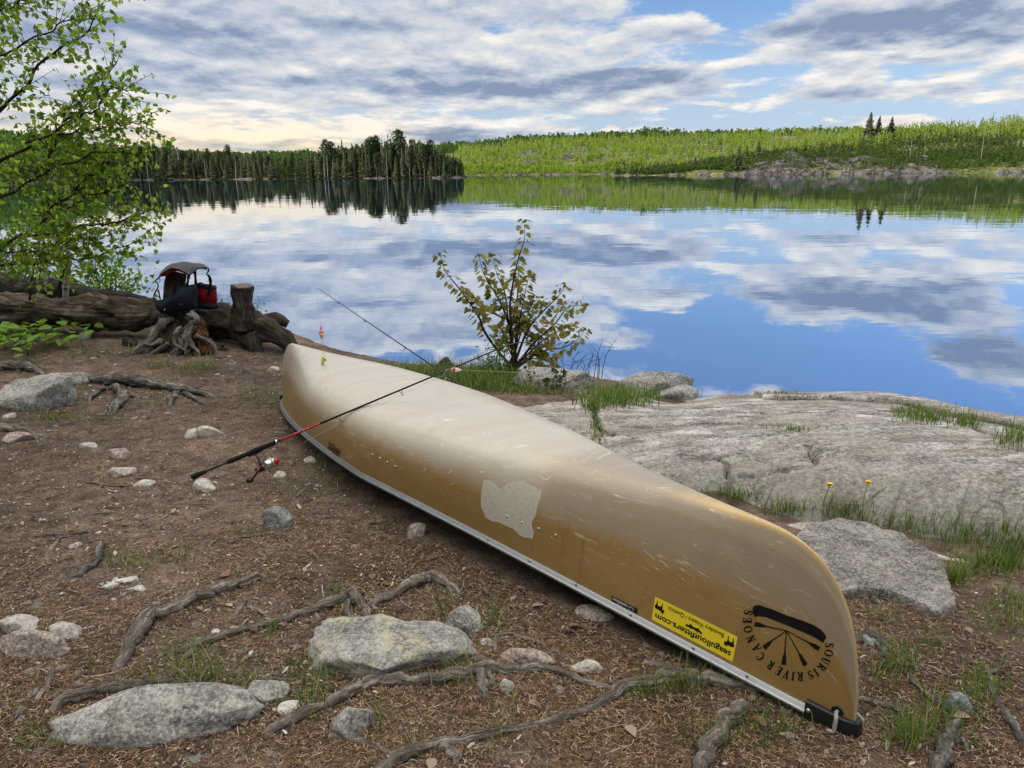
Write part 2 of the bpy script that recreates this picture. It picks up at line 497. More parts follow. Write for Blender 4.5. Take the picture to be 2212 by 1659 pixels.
wa = np.linspace(0, 2 * np.pi, 96, endpoint=False)
wr = np.array([3.0, 10, 30, 100, 300, 800, 2000, 5000])
WV = np.array([[r * math.sin(a), r * math.cos(a), WL] for r in wr for a in wa])
water = mk("lake_water", WV, grid_faces(len(wr), 96, 0, True), m_water, None, False)
tag(water, kind="structure")

# ------------------------------------------------------------------ bedrock slab
near_px = [(1010, 872), (1110, 900), (1220, 960), (1340, 1020), (1480, 1052), (1600, 1085), (1720, 1120), (1850, 1140), (1980, 1162), (2100, 1180), (2230, 1200), (2500, 1235)]
far_px = [(1020, 838), (1110, 842), (1190, 843), (1260, 846), (1400, 852), (1500, 857), (1580, 850), (1700, 852), (1850, 857), (2010, 871), (2212, 905), (2520, 965)]
far_z = [-.17, -.16, -.15, -.15, -.15, -.16, -.13, -.12, -.10, -.09, -.09, -.10]
face = [.01, .02, .03, .05, .09, .12, .16, .20, .23, .25, .26, .26]
NP = np.array([gp(*p) for p in near_px]); FP = np.array([EYE + ray(*p) * ((z - EYE[2]) / ray(*p)[2]) for p, z in zip(far_px, far_z)])
na, nb = 430, 230
A = np.linspace(0, 1, na)
NS = spline(np.c_[NP, face], na); FS = spline(FP, na)
bb = np.concatenate([[-.10], np.linspace(0, 1, nb - 14) ** 1.0, 1 + np.linspace(.02, .35, 13)])
P = NS[:, None, :3] * (1 - bb)[None, :, None] + FS[:, None] * bb[None, :, None]
wob = .10 * fbm(A * 22, 0, 0, 31, 3)[:, None] * np.clip(1 - bb * 2, 0, 1)[None]
P[..., 1] += wob
fc = NS[:, 3][:, None]
bpos = np.clip(bb, 0, 1)[None]
rise = fc * (1 - np.exp(-np.clip(bb, 0, None) / .10))[None]
z = gz(P[..., 0], P[..., 1])
zline = (NS[:, 2][:, None] + rise) * (1 - bpos) + (FS[:, 2][:, None]) * bpos + .085 * np.sin(np.pi * bpos ** .8) * sstep(.1, .6, A)[:, None]
zline = zline - 1.3 * np.clip(bb - 1, 0, None)[None] ** 1.0 - .35 * (bb < 0)[None]
fx, fy = P[..., 0], P[..., 1]
zline += (.016 * fbm(fx * 1.3, fy * 1.3, 0, 41, 3) + .002 * fbm(fx * 14, fy * 14, 0, 43, 3)) * sstep(-.05, .1, bb)[None]
def rockpt(px, py, zz=-.02): d = ray(px, py); return EYE + d * ((zz - EYE[2]) / d[2])
def polydist(L, x, y):
    best = np.full(x.shape, 9.0)
    for a, b in zip(L[:-1], L[1:]):
        ab = b - a; t = np.clip(((x - a[0]) * ab[0] + (y - a[1]) * ab[1]) / (ab @ ab), 0, 1)
        best = np.minimum(best, np.hypot(x - a[0] - t * ab[0], y - a[1] - t * ab[1]))
    return best
CR = [[(1659, 856), (1760, 862), (1875, 874), (1960, 881), (2015, 918), (2110, 945), (2212, 975)], [(1560, 902), (1690, 921), (1850, 930), (1960, 950), (2060, 962), (2180, 1000)],
      [(1275, 872), (1285, 905), (1292, 935), (1320, 960)], [(1265, 870), (1240, 885), (1195, 890)], [(1555, 1005), (1575, 1035), (1570, 1065)], [(1740, 1005), (1755, 1045)], [(1600, 1040), (1660, 1045), (1700, 1047)], [(1350, 940), (1450, 948), (1560, 945), (1700, 965)]]
crackd = np.full(fx.shape, 9.0); soild = crackd.copy()
for k, L in enumerate(CR):
    Lp = np.array([rockpt(*p, .03 if p[1] > 980 else -.06)[:2] for p in L])
    Lp = spline(Lp, 40); Lp += .02 * np.stack([fbm(np.arange(40) * .5, k, 0, 51, 2), fbm(np.arange(40) * .5, k, 7, 52, 2)], -1)
    dd = polydist(Lp, fx, fy); crackd = np.minimum(crackd, dd * (1.0 if k < 3 or k > 6 else 2.0)); soild = np.minimum(soild, dd * (1.0 if k in (0, 1) else (1.3 if k in (2, 7) else 4.0)))
    if k == 0:  # the rock behind this crack stands a little higher
        yl = np.interp(fx, Lp[:, 0], Lp[:, 1]); zline += .035 * sstep(.0, .05, fy - yl) * ((fx > Lp[:, 0].min()) & (fx < Lp[:, 0].max()))
zline -= .055 * np.exp(-(crackd / .020) ** 2)
m_rock, g = mat("bedrock_granite")
co = g.coord()
n1 = g.noise(co, 1.1, 5, .6); n2 = g.noise(g.mapping(co, (0, 0, 0), (0, 0, .2), (1.0, 2.2, 1)), 4.0, 6, .62); n3 = g.noise(co, 42, 4, .66); n4 = g.noise(co, 95, 3, .65)
c = g.ramp(g.m('ADD', g.m('MULTIPLY', n2, .58), g.m('MULTIPLY', n3, .42)), [(.38, (.07, .066, .06)), (.46, (.235, .222, .205)), (.52, (.40, .385, .365)), (.60, (.76, .75, .73))])
c = g.mix(g.m('MULTIPLY', g.rng(n1, .42, .60), .6), c, g.mix(n3, (.13, .115, .09), (.34, .295, .235)))
pinky = g.rng(g.noise(co, 1.7, 4, .6), .55, .68)
c = g.mix(g.m('MULTIPLY', pinky, .5), c, g.mix(n3, (.25, .21, .19), (.60, .54, .50)))
lich = g.m('MULTIPLY', g.rng(g.noise(co, 17, 6, .75), .51, .56), g.rng(g.noise(co, 1.6, 3, .6), .44, .58))
c = g.mix(g.m('MULTIPLY', lich, .85), c, g.mix(n3, (.30, .32, .275), (.66, .68, .61)))
dk = g.m('MULTIPLY', g.rng(g.noise(co, 22, 6, .75), .53, .60), g.rng(g.noise(co, 2.3, 3, .6), .42, .58))
c = g.mix(g.m('MULTIPLY', dk, .85), c, (.045, .044, .041))
c = g.mix(g.m('MULTIPLY', g.rng(n4, .56, .64), .65), c, (.06, .058, .055))
c = g.mix(g.m('MULTIPLY', g.rng(n4, .43, .36), .4), c, (.75, .74, .72))
ru = g.n('ShaderNodeSeparateXYZ'); g.set(ru.inputs[0], g.n('ShaderNodeUVMap').outputs[0])
c = g.mix(g.m('MULTIPLY', ru.outputs[1], g.rng(n2, .38, .62, .35, .9)), c, g.mix(n3, (.10, .097, .088), (.30, .295, .265)))
c = g.mix(1.0, c, (.84, .82, .805), 'MULTIPLY')
c = g.mix(g.rng(g.m('ADD', ru.outputs[0], g.m('MULTIPLY', g.m('SUBTRACT', n3, .5), .5)), .50, .95), c, (.060, .048, .036))
hh = g.m('ADD', g.m('ADD', n2, g.m('MULTIPLY', n3, .8)), g.m('ADD', g.m('MULTIPLY', n4, .35), g.m('MULTIPLY', lich, .2)))
g.out(g.bsdf(c, .85, g.bump(hh, .8, .014), .25))
RV = np.stack([P[..., 0], P[..., 1], zline], -1)
bedrock = mk("bedrock", RV.reshape(-1, 3), grid_faces(na, len(bb)), m_rock, None, True, np.stack([np.exp(-(soild / .036) ** 2), np.clip(1 - bb / .3, 0, 1)[None] * np.ones_like(crackd) * sstep(.25, .6, A)[:, None]], -1).reshape(-1, 2))
tag(bedrock, kind="structure")
rock_bvh = BVHTree.FromPolygons([tuple(v) for v in RV.reshape(-1, 3)], [tuple(f) for f in grid_faces(na, len(bb)).tolist()])

def top_z(x, y):
    """height of the rock or the ground at x, y"""
    h = rock_bvh.ray_cast(Vector((x, y, 3)), Vector((0, 0, -1)))
    z0 = float(gz(x, y))
    return max(z0, h[0].z) if h[0] is not None else z0

def sp(px, py):
    """line of sight to the ground or the bedrock, whichever comes first"""
    d = Vector(ray(px, py)); p = gp(px, py)
    h = rock_bvh.ray_cast(Vector(EYE), d.normalized())
    if h[0] is not None and (h[0] - Vector(EYE)).length < np.linalg.norm(p - EYE): return np.array(h[0])
    return p
# ------------------------------------------------------------------ the far shores
def curve(pts):
    xs, ys = zip(*pts)
    return lambda x: np.interp(x, xs, ys)

def az_of(px):  # horizontal slope x/y of a picture column near the horizon
    d = ray(px, 370); return d[0] / d[1]

AZT = np.linspace(-1500, 3700, 300); AZV = np.array([az_of(p) for p in AZT])
HZ = np.array([np.interp(0, [ray(p, q)[2] / ray(p, q)[1] for q in (420, 300)], [420, 300]) for p in AZT])
def horizon(px): return np.interp(px, AZT, HZ)
def azs(px): return np.interp(px, AZT, AZV)

def far_z(px, py, D):
    """height at distance D that shows at picture row py"""
    return EYE[2] + D * (horizon(px) - py) / FD * 1.075

class Land:
    """a lake-side slope: picture columns px0..px1, shore distance, crest distance, crest row"""
    def __init__(s, D0, D1, crest, veg, lift=0.4, power=.85, rough=1.0, seed=0):
        s.D0, s.D1, s.crest, s.veg, s.lift, s.power, s.rough, s.seed = curve(D0), curve(D1), curve(crest), veg, lift, power, rough, seed
    def pt(s, px, b):
        px = np.asarray(px, float); b = np.asarray(b, float)
        D0, D1 = s.D0(px), s.D1(px)
        D = D0 + (D1 - D0) * b
        top = far_z(px, s.crest(px), D1) - s.veg
        bc = np.clip(b, 0, None)
        z = WL + s.lift * sstep(0, .03, bc) + np.maximum(top - WL - s.lift, 0) * np.minimum(bc, 1) ** s.power - 3.0 * np.clip(-b, 0, None) * 12
        z = z - np.clip(b - 1, 0, None) * 40
        x, y = azs(px) * D, D
        z = z + s.rough * fbm(x * .05, y * .05, 0, 61 + s.seed, 4) * sstep(0, .08, bc) * .9
        return np.stack([x, y, z], -1)
    def mesh(s, name, px0, px1, n, m, material):
        p = np.linspace(px0, px1, n)[:, None]; b = np.concatenate([[-.05, -.01], np.linspace(0, 1, m - 3), [1.15]])[None, :]
        V = s.pt(p + 0 * b, b + 0 * p)
        o = mk(name, V.reshape(-1, 3), grid_faces(n, m), material, None, True)
        return tag(o, kind="structure")

m_hill, g = mat("hill_soil_and_rock")
co = g.coord()
n1 = g.noise(co, .09, 5, .6); n2 = g.noise(co, .6, 5, .65)
c = g.ramp(n2, [(.35, (.05, .055, .02)), (.5, (.10, .12, .035)), (.62, (.17, .19, .06)), (.75, (.26, .22, .15))])
c = g.mix(g.rng(n1, .56, .66), c, g.mix(n2, (.16, .14, .12), (.42, .37, .34)))
g.out(g.bsdf(c, .9, g.bump(n2, .8, .6), .1))

m_dark, g = mat("dark_forest_soil")  # dark soil tone varied by noise
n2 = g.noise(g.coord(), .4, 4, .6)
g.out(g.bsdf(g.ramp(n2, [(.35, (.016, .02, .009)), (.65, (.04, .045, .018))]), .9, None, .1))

m_crag, g = mat("pinkish_shore_rock")
co = g.coord()
n1 = g.noise(co, .35, 6, .65); n2 = g.noise(co, 1.6, 5, .7)
vo = g.voro(g.v('ADD', co, g.v('SCALE', g.noise(co, .3, 4, .6, 0, 1), None, 6.0)), .16, 'DISTANCE_TO_EDGE')
c = g.ramp(g.m('ADD', g.m('MULTIPLY', n1, .5), g.m('MULTIPLY', n2, .5)), [(.36, (.045, .040, .034)), (.47, (.115, .102, .092)), (.58, (.20, .182, .17)), (.72, (.36, .34, .325))])
c = g.mix(g.m('MULTIPLY', g.rng(vo, .10, .02), .85), c, (.03, .028, .024))
g.out(g.bsdf(c, .9, g.bump(g.m('ADD', n2, g.rng(vo, 0, .2)), 1.0, .5), .15))

PEN = Land([(-1500, 300), (100, 300), (700, 295), (960, 288), (1003, 300), (1008, 330)], [(-1500, 420), (600, 400), (960, 345), (1003, 318), (1008, 332)], [(-1500, 377), (960, 372), (1003, 374), (1008, 380)], 0, .5, 1.0, .25, 1)
SLOPE = Land([(900, 430), (1330, 425), (2000, 430), (3000, 430)], [(900, 640), (3000, 700)], [(900, 330), (1003, 322), (1100, 314), (1200, 309), (1300, 307), (1400, 305), (1500, 300), (1600, 297), (1700, 293), (1900, 292), (3000, 280)], 4.5, .6, .8, 1.6, 2)
HEAD = Land([(1322, 336), (1400, 330), (1900, 325), (2300, 320), (3400, 300)], [(1322, 338), (1340, 352), (1420, 380), (1600, 430), (1800, 470), (2200, 500), (3400, 500)], [(1322, 378), (1345, 368), (1400, 360), (1470, 352), (1540, 341), (1600, 331), (1660, 320), (1720, 309), (1790, 299), (1860, 290), (1930, 284), (2000, 279), (2100, 274), (2212, 268), (2500, 258), (3400, 255)], 4.5, .6, .8, 1.3, 3)
RIDGE = Land([(-1600, 700), (3400, 800)], [(-1600, 1300), (3400, 1300)], [(-1600, 300), (0, 305), (220, 322), (500, 338), (690, 334), (800, 328), (900, 322), (1003, 316), (1100, 309), (1200, 303), (1280, 299), (1340, 296), (1420, 293), (1480, 296), (1560, 294), (1650, 292), (1800, 290), (2000, 290), (2300, 285), (3400, 285)], 9, .5, .9, 3.0, 4)
GREEN = Land([(-1500, 210), (30, 215), (120, 240), (215, 296), (235, 330)], [(-1500, 300), (0, 300), (215, 330), (235, 340)], [(-1500, 290), (0, 298), (60, 292), (130, 300), (200, 322), (235, 360)], 8, .5, .8, 1.0, 5)
PEN.mesh("peninsula_ground", -1400, 1008, 260, 16, m_dark)
SLOPE.mesh("far_slope", 900, 2900, 300, 40, m_hill)
HEAD.mesh("headland_hill", 1322, 3300, 300, 40, m_hill)
RIDGE.mesh("distant_ridge", -1500, 3300, 200, 20, m_dark)
GREEN.mesh("green_hill", -1400, 235, 90, 16, m_dark)

# shore rocks: low broken ledges along the waterline, and the crag on the headland
def ledge(name, land, px0, px1, n, hfun, width, seed, material, dens=1.0):
    p = np.linspace(px0, px1, n); m = 12
    t = np.linspace(0, 1, m)
    D0 = land.D0(p)
    V = []
    for j, tt in enumerate(t):
        D = D0 - 1.2 + width * tt
        hh = hfun(p) * (np.sin(np.pi * min(tt * 1.0, 1)) ** .6)
        x = azs(p) * D
        nz = fbm(x * .35, tt * 3, 0, 71 + seed, 4)
        lim = sstep(-.25, .35, fbm(x * .12, 0, 0, 75 + seed, 3) + dens - .6)
        V.append(np.stack([x, D, WL - .35 + np.maximum(hh * (.55 + .55 * nz), 0) * lim], -1))
    V = np.stack(V, 1)
    return tag(mk(name, V.reshape(-1, 3), grid_faces(n, m), material, None, False), kind="structure")

ledge("shore_rocks", PEN, -600, 1004, 520, lambda p: 1.0 + 0 * p, 3.5, 1, m_crag, .75)
ledge("shore_rocks", SLOPE, 1000, 1345, 180, curve([(1000, 1.8), (1080, 2.4), (1150, 1.4), (1345, 1.5)]), 5, 2, m_crag, .9)
ledge("shore_rocks", HEAD, 1326, 2700, 420, curve([(1326, 1.2), (1550, 1.8), (1600, 2.4), (2000, 2.0), (2700, 1.6)]), 5, 3, m_crag, 1.1)
pc = np.linspace(1555, 2110, 260); tc = np.linspace(0, 1, 34)
ch = curve([(1555, 0), (1575, 2.6), (1620, 4.2), (1660, 5.6), (1700, 7.6), (1760, 7.0), (1830, 6.6), (1870, 5.6), (1910, 5.2), (1950, 5.6), (2000, 6.6), (2040, 4.4), (2080, 2.4), (2110, 0)])(pc)
cv = []
for tt in tc:
    D = HEAD.D0(pc) - .8 + 34 * tt
    x = azs(pc) * D
    n0_ = fbm(x * .055, tt * 1.6, 0, 81, 3); n1_ = fbm(x * .20, tt * 5, 0, 82, 4)
    st = np.clip(np.floor((tt + .10 * n0_ + .0025 * x) * 5.5) / 5.5, 0, None)
    hgt = ch * np.clip(.35 * tt ** .8 + .65 * st ** .9, 0, 1) * (1 + .38 * n0_ + .12 * n1_)
    cv.append(np.stack([x + 0 * D, D + 1.2 * n0_, WL - .4 + hgt * sstep(-.01, .07, tt) * (1 if tt < .97 else .7)], -1))
crag = mk("shore_crag", np.stack(cv, 1).reshape(-1, 3), grid_faces(260, 34), m_crag, None, False)
tag(crag, kind="structure")
for k, (pa, pb, b0, hh) in enumerate([(1070, 1190, .10, 2.2), (1185, 1250, .22, 1.8), (1120, 1200, .45, 2.0)]):   # pale outcrops on the lit slope
    n, m = 60, 14; pp = np.linspace(pa, pb, n)[:, None]; b2 = np.linspace(b0, b0 + .10, m)[None]
    V = SLOPE.pt(pp + 0 * b2, b2 + 0 * pp)
    V[..., 2] += -1.0 + (hh + 1.2) * np.sin(np.pi * np.linspace(0, 1, n))[:, None] ** .6 * np.sin(np.pi * np.linspace(0, 1, m))[None] ** .6 * (.75 + .6 * fbm(V[..., 0] * .2, V[..., 1] * .2, 0, 90 + k, 4))
    tag(mk("rock_outcrop", V.reshape(-1, 3), grid_faces(n, m), m_crag, None, False), kind="structure")

# ------------------------------------------------------------------ far trees
m_bark_far, g = mat("far_bark"); g.out(g.bsdf(g.mix(g.objrand(), (.06, .045, .035), (.20, .17, .14)), .9, None, .1))
m_snag, g = mat("dead_wood_far"); g.out(g.bsdf(g.mix(g.objrand(), (.24, .215, .19), (.42, .39, .36)), .9, None, .1))
m_conifer, g = mat("conifer_needles")
r1, r2 = g.island(), g.objrand()
c = g.mix(r1, (.045, .070, .032), (.16, .20, .085)); c = g.mix(g.m('MULTIPLY', r2, .65), c, g.mix(r2, (.16, .20, .09), (.19, .19, .125)))
p_ = g.bsdf(c, .75, None, .15); t_ = g.n('ShaderNodeBsdfTranslucent'); g.set(t_.inputs[0], c)
mx = g.n('ShaderNodeMixShader'); mx.inputs[0].default_value = .2; g.nt.links.new(p_, mx.inputs[1]); g.nt.links.new(t_.outputs[0], mx.inputs[2]); g.out(mx.outputs[0])

def conifer_mesh(seed, kind):
    """unit height tree: spruce (dense spire), pine (bare lower stem, tufted top) or snag (dead)"""
    r = np.random.default_rng(seed); V, F, MI = [], [], []
    def quad(a, b, c, d, mi):
        k = len(V); V.extend([a, b, c, d]); F.append((k, k + 1, k + 2, k + 3)); MI.append(mi)
    rt = .011 if kind != 'snag' else .010
    lean = r.normal(size=2) * (.012 if kind != 'snag' else .03)
    def stem(z): return np.array([lean[0] * z * z, lean[1] * z * z, z])
    for i in range(6):
        a, b = i * math.pi / 3, (i + 1) * math.pi / 3
        for z0, z1, q0, q1 in ((-.04, .5, 1, .7), (.5, .99, .7, .12)):
            P = [stem(z0) + rt * q0 * np.array([math.cos(a), math.sin(a), 0]), stem(z0) + rt * q0 * np.array([math.cos(b), math.sin(b), 0]), stem(z1) + rt * q1 * np.array([math.cos(b), math.sin(b), 0]), stem(z1) + rt * q1 * np.array([math.cos(a), math.sin(a), 0])]
            quad(*P, 0)
    if kind == 'snag':
        for z in np.arange(.3, .95, .04):
            for _ in range(2):
                if r.random() < .35: continue
                a = r.uniform(0, 6.28); L = r.uniform(.03, .11) * (1.15 - z); d = np.array([math.cos(a), math.sin(a), r.uniform(-.5, .15)])
                p = stem(z); quad(p + [0, 0, .004], p - [0, 0, .004], p + d * L - [0, 0, .001], p + d * L + [0, 0, .001], 0)
        return V, F, MI
    lo = {'spruce': .06, 'pine': .38, 'thin': .12}[kind]; Rm = {'spruce': .15, 'pine': .14, 'thin': .095}[kind]
    z = lo
    while z < .985:
        u = (z - lo) / (1 - lo)
        rad = Rm * ((1 - u) ** .85 if kind != 'pine' else (.45 + .9 * u) * (1 - u ** 3) ** .8) * r.uniform(.6, 1.2) + .008
        if kind == 'thin' and r.random() < .2: z += .02; continue
        nb = 7 if kind != 'thin' else 5
        a0 = r.uniform(0, 6.28)
        for k in range(nb):
            a = a0 + k * 6.283 / nb + r.uniform(-.3, .3); L = rad * r.uniform(.65, 1.15)
            d = np.array([math.cos(a), math.sin(a), 0]); s = np.array([-math.sin(a), math.cos(a), 0])
            w = max(L * .42, .012); dr = L * r.uniform(.25, .65) * (1 if kind != 'pine' else -.2)
            p = stem(z); q = p + d * L - np.array([0, 0, dr])
            mid = p + d * L * .55 - np.array([0, 0, dr * .4])
            quad(p + [0, 0, .006], mid + s * w, q, mid - s * w, 1)
            quad(mid + [0, 0, .012], mid + d * L * .1 + s * w * .5 - [0, 0, .02], mid + d * L * .2 - [0, 0, .035], mid + d * L * .1 - s * w * .5 - [0, 0, .015], 1)
        z += (.024 if kind == 'spruce' else .03) * r.uniform(.7, 1.3) * (1.2 - .5 * u)
    k = len(V); t = stem(1.0); quad(stem(.95) + [.006, 0, 0], t, stem(.95) - [.006, 0, 0], stem(.94), 1)
    return V, F, MI

PROTO = {}
for kind, n in (('spruce', 5), ('pine', 3), ('thin', 4), ('snag', 3)):
    PROTO[kind] = []
    for k in range(n):
        V, F, MI = conifer_mesh(100 + k * 7 + len(kind), kind)
        me = bpy.data.meshes.new("far_" + kind); me.from_pydata([tuple(v) for v in V], [], F)
        me.materials.append(m_snag if kind == 'snag' else m_bark_far); me.materials.append(m_conifer)
        me.polygons.foreach_set("material_index", MI); me.update()
        PROTO[kind].append(me)

NAMES = {'spruce': "spruce_tree", 'pine': "pine_tree", 'thin': "spruce_tree", 'snag': "dead_tree"}
def far_tree(kind, pos, h, label, cat="tree", group=None, wide=1.0):
    o = bpy.data.objects.new(NAMES[kind], random.choice(PROTO[kind])); COL.objects.link(o)
    o.location = pos; o.rotation_euler = (0, 0, random.uniform(0, 6.28)); w = h * wide * random.uniform(.85, 1.15); o.scale = (w, w, h)
    return tag(o, label, cat, group)

treetop = curve([(-1500, 300), (100, 318), (270, 318), (330, 310), (400, 322), (480, 322), (560, 330), (650, 334), (690, 322), (715, 310), (760, 312), (800, 300), (850, 296), (900, 298), (930, 308), (945, 320), (970, 328), (990, 340), (1003, 352)])
LB = {'spruce': "dark pointed spruce standing in the shaded far wood on the left shore", 'thin': "narrow dark spruce standing in the shaded far wood on the left shore", 'pine': "dark bare-stemmed pine standing in the shaded far wood on the left shore", 'snag': "grey dead conifer standing in the shaded far wood on the left shore"}
GR = {'spruce': "pointed spruces of the far left wood", 'thin': "narrow spruces of the far left wood", 'pine': "pines of the far left wood", 'snag': "dead conifers of the far left wood"}
ntree = 0
for row, (b, n, sc) in enumerate([(.02, 92, .70), (.06, 80, .9), (.14, 66, 1.0), (.26, 44, 1.04)]):
    for i in range(n):
        px = 150 + (1001 - 150) * (i + random.uniform(.05, .95)) / n
        bb_ = b * random.uniform(.7, 1.5)
        pos = PEN.pt(px, bb_)
        D = pos[1]
        top = treetop(px) + random.uniform(-7, 16)
        h = max((far_z(px, top, D) - pos[2]) * sc * random.uniform(.8, 1.06), 4.0)
        kind = random.choices(['spruce', 'thin', 'pine', 'snag'], [.38, .18, .34, .10] if not 690 < px < 960 else [.26, .14, .50, .10])[0]
        pos[2] -= .3
        far_tree(kind, pos, h, LB[kind], group=GR[kind], wide=random.uniform(1.2, 1.75))
        ntree += 1

def clumps(name, P, rx, hz, per, size, material, label, cone=False, low=.0):
    """leaf clusters of many small trees standing at P: one mass"""
    n = len(P); r = rng
    rx = np.broadcast_to(rx, n); hz = np.broadcast_to(hz, n); size = np.broadcast_to(size, n)
    t = r.random((n, per)) * (1 - low) + low
    prof = (1 - t) ** .8 if cone else np.sqrt(np.clip(1 - (2 * (t - low) / (1 - low) - 1) ** 2, .08, 1)) * (1.15 - .45 * t)
    a = r.uniform(0, 6.283, (n, per)); rr = rx[:, None] * prof * np.sqrt(r.random((n, per)))
    C = P[:, None] + np.stack([rr * np.cos(a), rr * np.sin(a), t * hz[:, None]], -1)
    C = C.reshape(-1, 3); s = np.repeat(size, per) * r.uniform(.6, 1.3, len(C))
    A = unit(r.normal(size=(len(C), 3))); B = unit(np.cross(A, r.normal(size=(len(C), 3))))
    A = A * s[:, None] * .5; B = B * s[:, None] * .5
    V = np.stack([C - A - B * .4, C + A * .3 - B, C + A + B * .5, C - A * .4 + B], 1).reshape(-1, 3)
    F = np.arange(len(V)).reshape(-1, 4)
    o = mk(name, V, F, material, None, False)
    return tag(o, label, "woodland", None, "stuff")

m_aspen = leafmat("young_aspen_leaves", [(0, (.07, .115, .022)), (.35, (.165, .24, .034)), (.75, (.28, .35, .055)), (.92, (.36, .39, .10)), (1, (.36, .30, .19))], .5, .6, .15, patch=.16)
m_shadeleaf = leafmat("shade_toned_leaves", [(0, (.025, .045, .010)), (.5, (.055, .090, .018)), (1, (.10, .14, .028))], .4, .6, .15, patch=.14)  # cloud shade put into this leaf colour, darker than the sunlit aspens
m_decid = leafmat("ridge_leaves", [(0, (.035, .07, .016)), (.6, (.065, .125, .026)), (1, (.11, .17, .04))], .4, .6, .15, patch=.05)
m_needmass = leafmat("distant_needles", [(0, (.034, .056, .026)), (.6, (.080, .115, .045)), (1, (.14, .17, .065))], .2, .7, .1)

def scatter(land, n, p0, p1, b0, b1, seed, gap=None):
    r = np.random.default_rng(seed); px = r.uniform(p0, p1, n); b = b0 + (b1 - b0) * r.random(n) ** .8
    if gap is not None:
        k = fbm(px * .02, b * 8, 0, seed, 3) > gap; px, b = px[k], b[k]
    return land.pt(px, b), px, b

P1, px1, b1 = scatter(SLOPE, 5200, 985, 2000, .01, 1.0, 11, -.30)
clumps("aspen_woodland", P1, rng.uniform(.6, 1.5, len(P1)), rng.uniform(2.0, 8.0, len(P1)) * (.6 + .5 * b1), 26, .75, m_aspen, "bright yellow-green young aspen wood covering the sunlit far slope", low=.05)
P2, px2, b2 = scatter(HEAD, 5600, 1400, 2600, .22, 1.0, 12, -.30)
hi = b2 > .52 + .42 * sstep(1760, 1560, px2) + .07 * rng.normal(size=len(b2))  # trees below this line get the shade-toned leaves, like a cloud shadow's edge
clumps("aspen_woodland", P2[hi], rng.uniform(.6, 1.3, hi.sum()), rng.uniform(2.0, 6.5, hi.sum()), 26, .62, m_aspen, "bright green young aspen wood on the upper slope of the right headland", low=.05)
clumps("shrub_woodland", P2[~hi], rng.uniform(.8, 1.6, (~hi).sum()), rng.uniform(2.0, 4.5, (~hi).sum()), 24, .6, m_shadeleaf, "brush and young trees toned dark for cloud shade low on the right headland", low=.0)
P3, px3, b3 = scatter(HEAD, 3400, 1330, 2600, .015, .28, 13, -.35)
k3 = ~((px3 > 1570) & (px3 < 2090) & (b3 < .085) & (rng.random(len(px3)) < .80))
clumps("shore_brush", P3[k3], rng.uniform(.7, 1.5, k3.sum()), rng.uniform(1.0, 3.0, k3.sum()), 22, .5, m_shadeleaf, "brush toned dark for cloud shade along the shore of the right headland", low=.0)
P4, px4, b4 = scatter(RIDGE, 5200, -100, 2700, .55, 1.02, 14)
clumps("distant_woodland", P4, rng.uniform(3.0, 6.5, len(P4)), rng.uniform(7, 13, len(P4)), 26, 2.6, m_decid, "dark green wood on the farthest ridge behind the bright slope", low=.0)
P5, px5, b5 = scatter(PEN, 1500, -500, 1000, .16, 1.0, 15)
ht = np.maximum((far_z(px5, treetop(px5) + 10, P5[:, 1]) - P5[:, 2]) * rng.uniform(.65, .98, len(P5)), 4)
P8, px8, b8 = scatter(HEAD, 900, 1340, 2600, .10, .66, 18, -.15)  # conifers added low on the headland to darken it like cloud shade
PB, pxb_, bb_2 = scatter(HEAD, 900, 1880, 2600, .012, .25, 20)
clumps("shore_brush", PB, rng.uniform(.7, 1.5, len(PB)), rng.uniform(1.2, 3.6, len(PB)), 22, .5, m_shadeleaf, "brush toned dark for cloud shade along the waterline at the right edge of the headland")
PC = np.concatenate([scatter(SLOPE, 230, 985, 1800, .02, .95, 23)[0], scatter(HEAD, 130, 1700, 2600, .4, .98, 24)[0]]); hC = rng.uniform(2.5, 6.5, len(PC))
clumps("conifer_woodland", PC, hC * .16, hC, 34, .5, m_needmass, "scattered dark young conifers dotting the bright aspen slopes", cone=True, low=.03)
h8 = rng.uniform(2.5, 6.0, len(P8))
P9 = np.stack([np.array(cv)[j, i] for i, j in zip(rng.integers(4, 256, 420), (33 * rng.random(420) ** .7).astype(int))]); h9 = rng.uniform(.8, 3.6, 420)
clumps("shore_brush", P9, h9 * .5, h9, 20, .45, m_shadeleaf, "green bushes rooted in the joints of the rocky crag on the right headland")
PA, pxa, ba = scatter(SLOPE, 900, 985, 1420, .003, .10, 19)
clumps("shore_brush", PA, rng.uniform(.7, 1.5, len(PA)), rng.uniform(1.0, 3.0, len(PA)), 20, .6, m_aspen, "yellow-green brush along the waterline of the sunlit far slope")
clumps("conifer_woodland", P8, h8 * .2, h8, 40, .55, m_needmass, "dark young conifers, added for cloud shade, thick among the brush low on the right headland", cone=True, low=.03)
clumps("conifer_woodland", P5, ht * .13, ht, 64, .85, m_needmass, "dark conifer wood massed behind the front trees of the far left shore", cone=True, low=.05)
P6, px6, b6 = scatter(PEN, 420, -200, 1000, .03, .35, 16)
clumps("shrub_woodland", P6, rng.uniform(.8, 1.8, len(P6)), rng.uniform(3, 8, len(P6)), 22, .7, m_shadeleaf, "greener young trees showing between the conifers of the far left wood", low=.0)
P7, px7, b7 = scatter(GREEN, 900, -400, 225, .02, 1.0, 17)
clumps("leafy_woodland", P7, rng.uniform(1.6, 3.0, len(P7)), rng.uniform(5, 9, len(P7)), 40, 1.0, m_decid, "soft green leafy wood behind the birch on the near left shore", low=.0)

